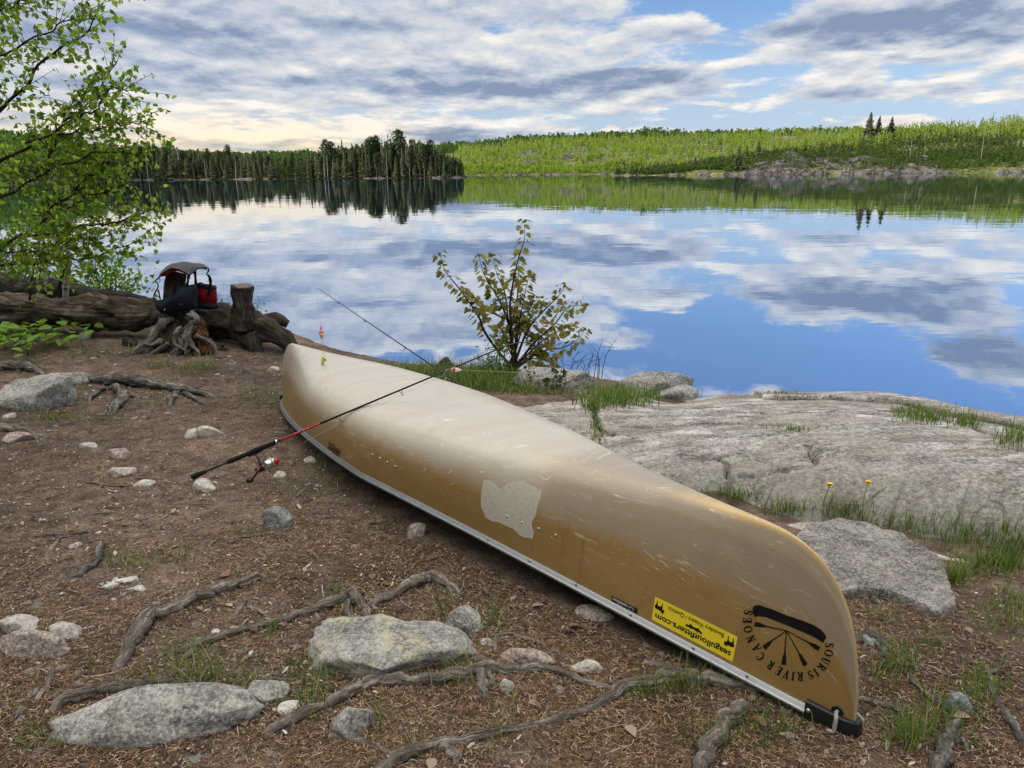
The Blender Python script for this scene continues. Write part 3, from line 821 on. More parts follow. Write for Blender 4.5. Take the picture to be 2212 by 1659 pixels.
# pale thin stems among the young aspens
m_stem, g = mat("pale_aspen_stems"); g.out(g.bsdf((.42, .40, .34), .8, None, .1))
SP_ = np.concatenate([P1[::4], P2[hi][::5]]); n_ = len(SP_); hs = rng.uniform(4, 9, n_); ww = rng.uniform(.05, .13, n_); ln_ = rng.normal(size=n_) * .5
SV = np.stack([SP_ + np.c_[-ww, 0 * ww, 0 * ww], SP_ + np.c_[ww, 0 * ww, 0 * ww], SP_ + np.c_[ww * .4 + ln_, 0 * ww, hs], SP_ + np.c_[-ww * .4 + ln_, 0 * ww, hs], SP_ + np.c_[0 * ww, -ww, 0 * ww], SP_ + np.c_[0 * ww, ww, 0 * ww], SP_ + np.c_[ln_, ww * .4, hs], SP_ + np.c_[ln_, -ww * .4, hs]], 1).reshape(-1, 3)
tag(mk("aspen_stems", SV, np.arange(len(SV)).reshape(-1, 4), m_stem, None, False), "pale bare stems standing among the bright young aspens of the far slope", "woodland", None, "stuff")

# spruces that stand out on the right headland
SKY3 = [(1867, 372, 258, "tallest of the three dark spruces on the skyline of the right headland", 1.25), (1886, 330, 265, "middle one of the three dark spruces on the skyline of the right headland", 1.1), (1914, 330, 266, "dark skyline spruce standing a little apart from its two taller neighbours", 1.1)]
for px, pb, pt_, lab, wd in SKY3:
    pos = HEAD.pt(px, .74); h = far_z(px, pt_, pos[1]) - pos[2]
    o = far_tree('spruce', pos - np.array([0, 0, .3]), h, lab, wide=wd * 1.9, group="three skyline spruces")
    o.data = PROTO['spruce'][0 if wd > 1.2 else 1]
for px, top, bb_ in [(1593, 318, .10), (1567, 340, .30), (1636, 308, .42), (1610, 318, .40), (1700, 322, .30), (1680, 326, .34), (1715, 318, .36), (1735, 316, .36), (1752, 318, .34), (1770, 312, .40), (1790, 318, .34), (1800, 310, .42), (1826, 316, .36), (1660, 332, .30), (1340, 362, .2), (1352, 362, .4), (1362, 356, .35), (1375, 352, .3), (1385, 354, .4), (1398, 362, .3), (1500, 338, .5), (1960, 320, .40), (2000, 308, .5), (2085, 294, .55), (2098, 300, .5), (2150, 312, .45), (2050, 300, .55), (2020, 318, .4), (1975, 306, .5), (2180, 296, .6), (1940, 318, .4), (1850, 318, .38)]:
    pos = HEAD.pt(px, bb_); h = max(far_z(px, top, pos[1]) - pos[2], 3.0)
    far_tree('spruce', pos - np.array([0, 0, .3]), h, "small dark spruce among the green brush of the right headland", group="small spruces of the right headland", wide=2.0)
for px, top, bb_, lab in [(1787, 318, .30, None), (1962, 300, .14, None), (1992, 308, .16, None), (1975, 326, .12, None), (2115, 292, .09, "tall pale dead trunk leaning by the water on the right headland"), (1720, 330, .2, None), (1700, 340, .16, None), (1660, 296, .9, None), (1500, 312, .8, None), (2070, 306, .5, None), (1830, 330, .2, None), (1580, 345, .3, None)]:
    pos = HEAD.pt(px, bb_); h = max(far_z(px, top, pos[1]) - pos[2], 3.0)
    far_tree('snag', pos - np.array([0, 0, .3]), h, lab or "thin pale dead tree standing on the right headland", group=None if lab else "thin dead trees of the right headland", wide=.9)
for px, b_ in [(2010, .98), (2040, 1.0), (2075, .97), (2128, 1.0), (2178, 1.0), (2205, .98), (1800, 1.0), (1745, .98), (1980, 1.0)]:
    pos = HEAD.pt(px, b_); far_tree('thin', pos - np.array([0, 0, .3]), random.uniform(7.5, 10.0), "thin dark spruce rising above the bright crest of the right headland", group="thin spruces on the headland crest", wide=.8)
# ------------------------------------------------------------------ the canoe
HP = dict(L=5.18, B=.91476, hk=.5379, zm=.16141, n0=3.9577, pb=1.2002, pe=.93507, R=.42657, rr=2.84514, pg=1.78483, pb2=1.97799, R2=.41136, gend=.8573, asym=.03861, tuck=.03779)
CPOS = (-.44959, 4.07685, 0.0); CYAW, CTILT, CROLL = -.965849, -.03897, -.03858

def hull_local(t, q, side):
    t, q = np.broadcast_arrays(np.asarray(t, float), np.asarray(q, float)); h = HP
    a = np.abs(t); e = (1 - a) * h['L'] / 2
    Rr = np.where(t > 0, h['R'], h['R2']); pb = np.where(t > 0, h['pb'], h['pb2'])
    hk = h['hk'] * (1 + h['asym'] * t)
    zk = hk * np.clip(1 - (1 - np.clip(e / Rr, 0, 1)) ** h['rr'], 0, 1) ** (1 / h['rr'])
    zk = np.where(e <= 1e-6, 0.0, zk)
    zg = np.minimum(h['zm'] * (1 - a ** h['pg']), zk)
    b = h['B'] / 2 * np.clip(1 - a ** pb, 0, 1) ** h['pe']
    F = (1 - (1 - q) ** h['n0']) ** (1 / h['n0']); G = q ** h['gend']
    w = np.clip((a - .35) / .6, 0, 1) ** 1.5
    F = F * (1 - w) + G * w - h['tuck'] * (1 - w) * q ** 3
    y = b * F + .008 * np.minimum(1, q * 8)
    return np.stack([t * h['L'] / 2, side * y, zk + (zg - zk) * q], -1)

def cworld(P):
    P = np.asarray(P, float); x, y, z = P[..., 0], P[..., 1], P[..., 2]
    c, s = math.cos(CROLL), math.sin(CROLL); y, z = y * c - z * s, y * s + z * c
    c, s = math.cos(CTILT), math.sin(CTILT); x, z = x * c + z * s, -x * s + z * c
    c, s = math.cos(CYAW), math.sin(CYAW); x, y = x * c - y * s, x * s + y * c
    return np.stack([x + CPOS[0], y + CPOS[1], z + CPOS[2] + .012], -1)

canoe = thing("canoe", "scuffed tan canoe lying upside down with a white patch and a yellow sticker", "canoe", CPOS)
nt_, nq = 241, 44
tt = np.linspace(-1, 1, nt_); tt = np.sign(tt) * (1 - (1 - np.abs(tt)) ** 1.7)
qq = np.linspace(0, 1, nq) ** 1.25
allq = np.concatenate([-qq[::-1], qq[1:]])
HV = np.concatenate([hull_local(tt[:, None], np.repeat(qq[None, ::-1], nt_, 0), -1), hull_local(tt[:, None], np.repeat(qq[None, 1:], nt_, 0), 1)], 1)
HW = cworld(HV)
arc = np.repeat(allq[None] * .75, nt_, 0)
huv = np.stack([HV[..., 0], arc], -1).reshape(-1, 2)
HF = grid_faces(nt_, 2 * nq - 1)
m_hull, g = mat("weathered_tan_composite")
uv = g.n('ShaderNodeUVMap').outputs[0]
us = g.n('ShaderNodeSeparateXYZ'); g.set(us.inputs[0], uv)
q_ = g.m('ABSOLUTE', us.outputs[1])
ends = g.m('ABSOLUTE', us.outputs[0])
cl = g.noise(uv, 1.6, 5, .6); fine = g.noise(uv, 9, 5, .65); weave = g.noise(g.mapping(uv, (0, 0, 0), (0, 0, .5), (1, 1, 1)), 420, 1, .5)
wornq = g.m('ADD', q_, g.m('MULTIPLY', g.m('SUBTRACT', cl, .5), .14))
wornq = g.m('ADD', wornq, g.m('MULTIPLY', g.m('SUBTRACT', fine, .5), .10))
worn = g.rng(wornq, .44, .17)
worn = g.m('MULTIPLY', worn, g.rng(us.outputs[0], 2.5, .6, .62, 1.0))
tan = g.mix(fine, (.225, .138, .042), (.325, .208, .074))
tan = g.mix(g.m('MULTIPLY', g.rng(g.noise(g.mapping(uv, (0, 0, 0), (0, 0, 0), (14, 1.2, 1)), 1.0, 4, .6), .58, .75), .35), tan, (.10, .055, .018))
tan = g.mix(g.m('MULTIPLY', g.rng(weave, .35, .75), .30), tan, (.34, .215, .075))
pale = g.mix(fine, (.43, .395, .33), (.57, .54, .48))
blot = g.noise(g.mapping(uv, (0, 0, 0), (0, 0, 0), (3.5, 5, 1)), 1.0, 6, .65)
col = g.mix(g.m('MULTIPLY', worn, g.rng(blot, .30, .62, .74, .88)), tan, pale)  # scuff wear plus sky sheen, both painted into the upturned bottom
# greyish resin zone and yellowed keel edge at the near end
gz1 = g.m('MULTIPLY', g.rng(g.m('ADD', us.outputs[0], g.m('MULTIPLY', g.m('SUBTRACT', cl, .5), .25)), 1.22, 1.42), g.rng(wornq, .40, .26))
col = g.mix(g.m('MULTIPLY', gz1, .72), col, g.mix(fine, (.235, .185, .125), (.32, .262, .19)))
kl = g.m('MULTIPLY', g.rng(g.m('ADD', q_, g.m('MULTIPLY', g.m('SUBTRACT', fine, .5), .05)), .042, .016), g.rng(us.outputs[0], 1.75, 2.1))
col = g.mix(g.m('MULTIPLY', kl, .85), col, g.mix(fine, (.42, .26, .075), (.62, .46, .22)))
# scuffs and scratches of several directions
for k, (ang, sc, th, amt, seed) in enumerate([(.10, (1.3, 46, 1), .0085, .8, 1.0), (.75, (2.2, 40, 1), .0075, .75, 5.0), (-.65, (2.0, 44, 1), .0075, .75, 9.0), (1.35, (2.4, 34, 1), .0065, .6, 13.0), (-1.2, (2.6, 38, 1), .0065, .55, 17.0), (.35, (.9, 70, 1), .010, .7, 23.0)]):
    wv = g.v('ADD', uv, g.v('SCALE', g.v('SUBTRACT', g.noise(uv, 1.5 + k * .9, 1, .5, 0, 1), (.5, .5, .5)), None, .26))
    nz = g.noise(g.mapping(wv, (seed, seed * .7, 0), (0, 0, ang), sc), 1.0, 1.0, .5)
    ln = g.rng(g.m('ABSOLUTE', g.m('SUBTRACT', nz, .5)), th, .0)
    msk = g.rng(g.noise(g.mapping(uv, (seed * 2, 0, 0)), 5.5 + 1.3 * k, 2, .6), .56, .64)
    zone = g.rng(wornq, .62, .36, .10, 1.0)
    col = g.mix(g.m('MULTIPLY', g.m('MULTIPLY', ln, msk), g.m('MULTIPLY', zone, amt)), col, (.72, .68, .60))
spot = g.rng(g.voro(uv, 26, 'F1', 0), .07, .03)
col = g.mix(g.m('MULTIPLY', g.m('MULTIPLY', spot, g.rng(cl, .5, .62)), .5), col, (.10, .06, .02))
rough = g.rng(wornq, .44, .20, .28, .42)
g.out(g.bsdf(col, rough, g.bump(g.m('ADD', fine, g.m('MULTIPLY', weave, .25)), .10, .004), .5, 0, .30))
hull = mk("hull", HW.reshape(-1, 3), HF, m_hull, canoe, True, huv)
hull_bvh = BVHTree.FromPolygons([tuple(v) for v in HW.reshape(-1, 3)], [tuple(f) for f in HF.tolist()])

# aluminium gunwales with their rivets
m_alu, g = mat("dull_aluminium")
f = g.noise(g.coord(), 60, 4, .6)
g.out(g.bsdf(g.mix(f, (.24, .25, .255), (.36, .37, .38)), g.rng(f, .3, .7, .32, .5), g.bump(f, .1, .002), .5, .85))
m_black = plain("black_plastic", (.012, .013, .015), .42, .4)
prof = [(-.002, .019), (.003, .0205), (.008, .019), (.009, .004), (.015, .002), (.018, -.003), (.0165, -.009), (.010, -.0125), (-.006, -.012), (-.012, -.008), (-.012, .003), (-.006, .008)]
gun_bvh = []
for side in (-1, 1):
    ts = np.linspace(-.972, .955, 150)
    G = hull_local(ts, np.ones_like(ts), side)
    T = unit(np.gradient(G, axis=0)); Nn = unit(np.cross(T, [0, 0, 1.0]) * (1 if side < 0 else -1))
    V = G[:, None] + np.array([p[0] for p in prof])[None, :, None] * Nn[:, None] + np.array([p[1] for p in prof])[None, :, None] * np.array([0, 0, 1.0])
    V = cworld(V).reshape(-1, 3); Fc = grid_faces(150, len(prof), 0, True)
    mk("gunwale", V, Fc, m_alu, canoe, False)
    if side < 0: gun_bvh = BVHTree.FromPolygons([tuple(v) for v in V], [tuple(f) for f in Fc.tolist()])

def deck_cap(t0, t1):
    ts = np.linspace(t0, t1, 14)
    O = []
    for side, seq in ((-1, ts), (1, ts[::-1])):
        G = hull_local(seq, np.ones_like(seq), side); O.append(G[:, :3])
    O = np.concatenate(O); O[:, 2] = O[:, 2]
    T = unit(np.gradient(O, axis=0)); Nn = unit(np.cross(T, [0, 0, 1.0]))
    if (Nn[3] @ np.array([0, -1, 0])) < 0: Nn = -Nn
    sgn = np.sign(t1)
    Nn[12:16] = unit(Nn[12:16] * .3 + np.array([sgn * 1.0, 0, 0]))
    rows = []
    for o, z in ((.003, .046), (.012, .046), (.017, .040), (.020, .010), (.020, -.022), (.014, -.030), (-.004, -.030)):
        p = O + Nn * o; p[:, 2] += z * (1 if z < 0 else .9); rows.append(p)
    V = np.stack(rows, 1); n, m = V.shape[:2]
    F = [tuple(f) for f in grid_faces(n, m)] + [tuple(i * m + m - 1 for i in range(n))]
    V = cworld(V).reshape(-1, 3)
    mk("deck_cap", V, F, m_black, canoe, False)
    return BVHTree.FromPolygons([tuple(v) for v in V], F)
cap_bvh = deck_cap(.948, 1.0); deck_cap(-.965, -1.0)

def hit(px, py, off=.0012, trees=None):
    o = Vector(EYE); d = Vector(ray(px, py)).normalized()
    best = None
    for t in (trees or (hull_bvh,)):
        h = t.ray_cast(o, d)
        if h[0] is not None and (best is None or h[3] < best[2]):
            n = h[1] if h[1].dot(d) < 0 else -h[1]; best = (h[0], n, h[3])
    if best is None: return None
    return np.array(best[0] + best[1] * off), np.array(best[1])

def c2d(p, ox, oy, s):  # crop place -> picture units
    return ((ox + p[0] * s) / 1.82279, (oy + p[1] * s) / 1.82279)

import mathutils.geometry as MG
def tri2d(poly, maxlen=7.0):
    """triangulated, subdivided flat polygon in picture units"""
    bm = bmesh.new()
    tris = MG.tessellate_polygon([[Vector((x, y, 0)) for x, y in poly]])
    vs = [bm.verts.new((x, y, 0)) for x, y in poly]
    for t in tris:
        try: bm.faces.new([vs[i] for i in t])
        except ValueError: pass
    for _ in range(5):
        es = [e for e in bm.edges if e.calc_length() > maxlen]
        if not es: break
        bmesh.ops.subdivide_edges(bm, edges=es, cuts=1)
        bmesh.ops.triangulate(bm, faces=[f for f in bm.faces if len(f.verts) > 3])
    bm.verts.index_update()
    V = [(v.co.x, v.co.y) for v in bm.verts]; F = [tuple(v.index for v in f.verts) for f in bm.faces]
    bm.free()
    return V, F

def decal(name, polys, m, parent, off=.0012):
    mb = MB()
    for V2, F in polys:
        P = []
        for x, y in V2:
            h = hit(x, y, off, (hull_bvh,))
            P.append(h[0] if h else (P[-1] if P else np.zeros(3)))
        mb.add(P, F)
    return mb.build(name, m, parent, False)

def ribbon2(pts, w, close=False):
    p = np.array(pts, float)
    if close: p = np.vstack([p, p[:1]])
    w = np.interp(np.linspace(0, 1, len(p)), np.linspace(0, 1, len(np.atleast_1d(w))), np.atleast_1d(w))
    T = unit(np.gradient(p, axis=0)) if not close else unit(np.array([p[(i + 1) % (len(p) - 1)] - p[(i - 1) % (len(p) - 1)] for i in range(len(p))]))
    N = np.stack([-T[:, 1], T[:, 0]], -1)
    V = np.concatenate([p + N * w[:, None] / 2, p - N * w[:, None] / 2]); n = len(p)
    return V.tolist(), [(i, i + 1, n + i + 1, n + i) for i in range(n - 1)]

def text2(body, bold=0.0):
    cu = bpy.data.curves.new("lettering", 'FONT'); cu.body = body; cu.size = 1.0; cu.offset = bold; cu.resolution_u = 3
    ob = bpy.data.objects.new("lettering", cu); COL.objects.link(ob)
    dg = bpy.context.evaluated_depsgraph_get()
    me = bpy.data.meshes.new_from_object(ob.evaluated_get(dg))
    V = np.array([v.co[:2] for v in me.vertices]); F = [tuple(p.vertices) for p in me.polygons]
    bpy.data.objects.remove(ob); bpy.data.meshes.remove(me); bpy.data.curves.remove(cu)
    V = V - V.min(0)[None] * [1, 0]
    return V, F

m_patch, g = mat("pale_repair_patch")
f = g.noise(g.coord(), 9, 5, .6); sc = g.noise(g.mapping(g.coord(), (0, 0, 0), (.3, .2, .4), (8, 60, 60)), 1, 2, .5)
cc = g.mix(f, (.46, .42, .35), (.60, .56, .49))
cc = g.mix(g.m('MULTIPLY', g.rng(g.m('ABSOLUTE', g.m('SUBTRACT', sc, .5)), .02, 0), .6), cc, (.16, .13, .09))
g.out(g.bsdf(cc, .45, g.bump(f, .1, .003), .4))
patch_px = [c2d(p, 1300, 1300, .6329) for p in [(955, 935), (975, 930), (1000, 936), (1035, 962), (1058, 986), (1080, 970), (1120, 950), (1165, 941), (1200, 938), (1250, 962), (1290, 985), (1318, 1002), (1308, 1045), (1296, 1090), (1284, 1120), (1285, 1150), (1262, 1180), (1256, 1215), (1268, 1260), (1260, 1302), (1240, 1292), (1205, 1290), (1180, 1275), (1140, 1235), (1090, 1215), (1050, 1195), (1010, 1190), (965, 1165), (958, 1140), (940, 1100), (938, 1050), (945, 990)]]
decal("repair_patch", [tri2d(patch_px, 6)], m_patch, canoe, .0010)["label"] = "white ragged repair patch"

m_yel = plain("yellow_sticker_film", (.78, .62, .03), .45, .4, var=.06, bumpsc=12)
m_ink = plain("black_ink", (.008, .008, .009), .55, .2)
m_white = plain("white_print", (.72, .72, .70), .5, .3)
def conv(x, y): return c2d((x, y), 2550, 2320, 400 / 2212)
TR, TL, BL_, BR = (np.array(conv(*p)) for p in [(1965, 1035), (170, 155), (90, 655), (1850, 1580)])
def stick(u, v):  # sticker's own frame, upright for its reader
    return tuple((TR * (1 - u) + TL * u) * (1 - v) + (BR * (1 - u) + BL_ * u) * v)
sv = [stick(u, v) for v in np.linspace(0, 1, 6) for u in np.linspace(0, 1, 20)]
sticker = decal("sticker", [(sv, [tuple(f) for f in grid_faces(6, 20)])], m_yel, canoe, .0012)
sticker["label"] = "yellow outfitter sticker with black lettering"
def put_text(body, u0, u1, v0, v1, bold):
    V, F = text2(body, bold); W_, H_ = V[:, 0].max(), .72
    return [stick(u0 + (u1 - u0) * x / W_, v0 + (v1 - v0) * y / H_) for x, y in V], F
ink = [put_text("seagulloutfitters.com", .035, .965, .66, .90, .022), put_text("Boundary Waters / Quetico", .155, .835, .13, .31, .004)]
moose = [(.0, .55), (.06, .75), (.2, .8), (.45, .78), (.6, .86), (.72, .82), (.70, 1.0), (.78, .9), (.84, 1.02), (.86, .88), (.98, .95), (.92, .8), (1.0, .66), (.95, .58), (.84, .62), (.76, .52), (.72, .3), (.74, .02), (.67, .02), (.62, .3), (.58, .42), (.3, .42), (.24, .3), (.26, .02), (.19, .02), (.13, .3), (.08, .48)]
for u0, fl in ((.015, 1), (.865, -1)):
    pts = [stick(u0 + .125 * (x if fl > 0 else 1 - x), .12 + .44 * y) for x, y in moose]
    ink.append(tri2d(pts, 50))
ink.append(tri2d([stick(u, v) for u, v in [(.40, .50), (.405, .58), (.43, .555), (.5, .53), (.57, .545), (.60, .565), (.605, .49), (.58, .46), (.5, .44), (.43, .455)]], 50))
for a, b in (((.44, .40), (.555, .58)), ((.555, .40), (.45, .60))):
    ink.append(ribbon2([stick(*a), stick(a[0] * .75 + b[0] * .25, a[1] * .75 + b[1] * .25), stick(*b)], [3.4, 1.4, 1.0]))
decal("lettering", ink, m_ink, sticker, .0022)

# round emblem: a canoe over a fan of paddles, ringed by letters
def e2(x, y): return c2d((x, y), 2400, 2250, 1100 / 2212)
em = [tri2d([e2(*p) for p in [(1150, 270), (1190, 265), (1290, 300), (1400, 345), (1520, 385), (1610, 420), (1670, 455), (1705, 490), (1718, 522), (1690, 564), (1640, 530), (1560, 490), (1440, 440), (1330, 395), (1240, 360), (1180, 352), (1150, 360), (1138, 330), (1132, 290)]], 9)]
for fa, inn, st in [((1150, 415), (1245, 435), (1402, 468)), ((1222, 605), (1290, 545), (1402, 468)), ((1380, 737), (1390, 630), (1402, 468)), ((1553, 742), (1498, 640), (1402, 468)), ((1662, 612), (1570, 558), (1470, 506))]:
    fa, inn, st = (np.array(e2(*p)) for p in (fa, inn, st))
    em.append(ribbon2([fa, fa * .55 + inn * .45, inn], [10.0, 9.0, 2.6])); em.append(ribbon2([inn, st], [2.8, 1.9]))
em.append(ribbon2([e2(1402, 468), e2(1466, 500)], [2.2, 1.6]))
def arcp(cx, cy, rx, ry, a0, a1, n=14): return [(cx + rx * math.cos(R(a)), cy + ry * math.sin(R(a))) for a in np.linspace(a0, a1, n)]
TH, TN = .19, .085
def glyph(ch):
    V_ = lambda x, y0=0, y1=1: ([(x, y0), (x, y1)], TH)
    S_ = lambda x, y, w=.17: ([(x - w, y), (x + w, y)], TN)
    if ch == 'I': return .40, [V_(.2), S_(.2, .04), S_(.2, .96)]
    if ch == 'O': return .86, [(arcp(.43, .5, .33, .46, 0, 360, 26), [TH, .12, TN, .12, TH, .12, TN, .12, TH][::1])]
    if ch == 'C': return .78, [(arcp(.42, .5, .32, .46, 48, 312, 20), [TN, TN, .13, TH, .13, TN, TN]), ([(.66, .70), (.66, .96)], .07), ([(.66, .04), (.66, .26)], .07)]
    if ch == 'S': return .62, [([(.52, .80), (.44, .93), (.30, .96), (.15, .90), (.11, .76), (.18, .62), (.32, .53), (.45, .43), (.52, .28), (.47, .11), (.33, .04), (.18, .07), (.10, .2)], [TN, TN, TN, .13, TH, TH, TH, TH, TH, .13, TN, TN, TN]), ([(.52, .70), (.52, .97)], .07), ([(.09, .03), (.09, .3)], .07)]
    if ch == 'U': return .82, [([(.2, .96), (.2, .35), (.25, .14), (.42, .05), (.57, .14), (.63, .35), (.63, .96)], [TH, TH, .15, .11, TN, TN, TN]), S_(.2, .96), S_(.63, .96, .13)]
    if ch == 'R': return .80, [V_(.2), S_(.2, .04), S_(.18, .96), ([(.2, .95), (.42, .95), (.56, .86), (.58, .72), (.52, .58), (.38, .50), (.2, .50)], [TN, TN, .15, TH, .15, TN, TN]), ([(.36, .5), (.66, .05)], TH), S_(.70, .04, .09)]
    if ch == 'V': return .82, [([(.16, .98), (.42, .0)], TH), ([(.42, .03), (.66, .98)], TN), S_(.16, .96), S_(.66, .96, .13)]
    if ch == 'E': return .70, [V_(.2), ([(.04, .95), (.60, .95)], TN), ([(.04, .05), (.62, .05)], TN), ([(.2, .51), (.46, .51)], TN), ([(.60, .98), (.60, .74)], .07), ([(.62, .02), (.62, .28)], .07), ([(.46, .62), (.46, .40)], .07)]
    if ch == 'A': return .82, [([(.40, 1.0), (.66, .02)], TH), ([(.40, .98), (.14, .02)], TN), ([(.22, .33), (.56, .33)], TN), S_(.14, .04, .13), S_(.68, .04, .16)]
    if ch == 'N': return .90, [([(.2, 0), (.2, .96)], TN), ([(.17, .96), (.70, .04)], TH), ([(.70, 0), (.70, .98)], TN), S_(.2, .04, .13), S_(.16, .96, .12), S_(.70, .96, .13)]
ring = [("S", 1742, 583), ("O", 1737, 645), ("U", 1711, 708), ("R", 1682, 758), ("I", 1638, 799), ("S", 1594, 818), ("R", 1510, 830), ("I", 1454, 828), ("V", 1400, 814), ("E", 1344, 786), ("R", 1277, 740), ("C", 1196, 672), ("A", 1163, 605), ("N", 1120, 533), ("O", 1098, 457), ("E", 1092, 387), ("S", 1100, 325)]
RP = np.array([e2(x, y) for _, x, y in ring])
for i, (ch, _, _) in enumerate(ring):
    tg = unit(RP[min(i + 1, len(ring) - 1)] - RP[max(i - 1, 0)])
    if i == 5: tg = unit(RP[5] - RP[4])
    if i == 6: tg = unit(RP[7] - RP[6])
    upv = np.array([tg[1], -tg[0]]) ; ctr = np.array(e2(1415, 500))
    if upv @ (RP[i] - ctr) < 0: upv = -upv
    adv, strokes = glyph(ch); hgt = 19.0; wid = 17.0
    for pts, w in strokes:
        q2 = [RP[i] + tg * (x - adv / 2) * wid + upv * (y - .5) * hgt for x, y in pts]
        if ch == 'O': V, F = ribbon2(q2[:-1], np.array(w) * hgt, True)
        else: V, F = ribbon2(q2, np.array(w) * hgt)
        em.append((V, F))
emb = decal("emblem", em, m_ink, canoe, .0014); emb["label"] = "black round emblem of a canoe above five paddles"

# black serial plate and small dark builder's label
def s2(x, y): return c2d((x, y), 2380, 2330, 160 / 2212)
plate = decal("serial_plate", [tri2d([s2(*p) for p in [(405, 225), (470, 240), (1780, 905), (1805, 960), (1785, 1320), (1700, 1290), (380, 585)]], 8)], m_black, canoe, .0012)
m_grey = plain("grey_print", (.33, .33, .34), .5, .3)
mk_ = [tri2d([s2(*p) for p in [(475, 300), (1265, 700), (1255, 825), (465, 410)]], 8), tri2d([s2(*p) for p in [(1310, 755), (1390, 770), (1560, 850), (1640, 940), (1620, 970), (1500, 880), (1320, 815)]], 9)]
for a, b in [((1300, 870), (1380, 890)), ((1345, 990), (1405, 950)), ((1440, 1085), (1450, 1010)), ((1545, 1100), (1510, 1030)), ((1610, 1030), (1540, 975)), ((480, 580), (630, 655)), ((730, 610), (860, 690)), ((920, 720), (1010, 770)), ((700, 690), (1040, 880)), ((1080, 910), (1240, 990))]:
    mk_.append(ribbon2([s2(*a), s2(*b)], [1.3, .9]))
decal("lettering", mk_, m_grey, plate, .0022)
def k2(x, y): return c2d((x, y), 1250, 1720, 150 / 2212)
m_lab = plain("brown_label_film", (.16, .095, .035), .5, .3)
m_dkb = plain("dark_brown_print", (.022, .012, .006), .5, .3)
lab = decal("builder_label", [tri2d([k2(*p) for p in [(660, 260), (1020, 450), (1000, 560), (1340, 800), (1270, 1230), (860, 990), (870, 860), (610, 700)]], 8)], m_lab, canoe, .0012)
def kq(u, v):
    a, b, c, d = (np.array(k2(*p)) for p in [(1315, 830), (660, 430), (620, 720), (1255, 1110)])
    return tuple((a * (1 - u) + b * u) * (1 - v) + (d * (1 - u) + c * u) * v)
il = []
for body, u0, u1, v0, v1 in (("KEVLAR", .02, .50, .12, .70), ("EPOXY", .60, .98, .25, .85)):
    V, F = text2(body, .02); W_ = V[:, 0].max()
    il.append(([kq(u0 + (u1 - u0) * x / W_, v0 + (v1 - v0) * y / .72) for x, y in V], F))
il += [ribbon2([k2(895, 920), k2(1260, 1170)], .9), ribbon2([k2(690, 410), k2(960, 540), k2(930, 900)], .9), ribbon2([k2(980, 640), k2(1300, 800)], .6)]
decal("lettering", il, m_dkb, lab, .0022)

m_riv = plain("bright_rivet", (.62, .62, .60), .3, .5, .9)
def rivet(px, py, r, trees=(hull_bvh,), m=m_riv):
    h = hit(px, py, 0, trees)
    if h is None: return
    V, F = lathe([(r, -.0015), (r, .0008), (r * .75, .0026), (r * .3, .0036), (.0003, .0038)], h[0], h[1], 10)
    mk("rivet", V, F, m, canoe, True)
for p in [(1100, 1160), (1193, 1197), (1297, 1236), (1402, 1275)]: rivet(*c2d(p, 1300, 1300, .6329), .0062)
for p in [(1412, 998), (1467, 1023), (1520, 1053), (1577, 1083)]: rivet(*c2d(p, 700, 1250, .5425), .008)
for p in [(117, 858), (397, 1022), (560, 1107), (757, 1197), (980, 1308), (1240, 1443), (1530, 1590)]: rivet(*c2d((p[0], p[1] - 6), 1300, 1300, .6329), .0058, (gun_bvh,), m_alu)
for p in [(167, 345), (663, 607), (1090, 828)]: rivet(*c2d(p, 2400, 2250, 1100 / 2212), .0058, (gun_bvh,), m_alu)
rivet(*c2d((1572, 1103), 2400, 2250, 1100 / 2212), .0075, (cap_bvh,))

# bow rope through its hole
m_rope, g = mat("grey_braided_rope")
co = g.n('ShaderNodeUVMap').outputs[0]
f = g.noise(g.mapping(co, (0, 0, 0), (0, 0, .7), (260, 160, 1)), 1.0, 2, .5)
g.out(g.bsdf(g.mix(f, (.17, .155, .135), (.50, .48, .44)), .9, g.bump(f, .8, .003), .1))
hh_ = hit(*c2d((1806, 1106), 2400, 2250, 1100 / 2212), .001, (hull_bvh, cap_bvh))
V, F = lathe([(.0175, 0.0), (.018, .0035), (.0125, .004), (.012, .0008), (.0003, .0006)], hh_[0], hh_[1], 18); mk("rope_hole", V, F, m_black, canoe, True)
def nearp(x, y, ref, fwd=0.0):
    d = ray(*c2d((x, y), 2400, 2250, 1100 / 2212)); return EYE + d * ((ref[1] - fwd) / d[1])
ref = hh_[0]
path = [ref - hh_[1] * .01, ref + hh_[1] * .012, nearp(1795, 1150, ref, .03), nearp(1785, 1215, ref, .035), nearp(1772, 1265, ref, .035), nearp(1735, 1262, ref, .03), nearp(1690, 1262, ref, -.02)]
V, F, U = tube(spline(path, 40), .0062, 8); r1 = mk("rope", V, F, m_rope, canoe, True, U)
path = [nearp(1925, 1110, ref, -.05), nearp(1975, 1145, ref, -.04), nearp(2010, 1195, ref, -.03), nearp(2005, 1255, ref, -.03), nearp(1965, 1300, ref, -.03), nearp(1930, 1330, ref, -.06)]
V, F, U = tube(spline(path, 30), .0062, 8); mk("rope", V, F, m_rope, canoe, True, U)
# ------------------------------------------------------------------ fishing rods
m_cork = plain("black_foam_grip", (.012, .012, .013), .8, .2)
m_blank = plain("glossy_black_blank", (.010, .010, .013), .22, .5)
m_redb = plain("glossy_red_blank", (.42, .018, .022), .25, .5, var=.05)
m_chrome = plain("bright_chrome", (.70, .70, .71), .18, .5, 1.0, var=.05)
m_dkmetal = plain("dark_graphite", (.035, .036, .04), .35, .5, .3)
m_redanod = plain("red_anodised", (.45, .015, .03), .3, .5, .4)
m_line, g = mat("fishing_line"); g.out(g.bsdf((.52, .47, .30), .4, None, .4))

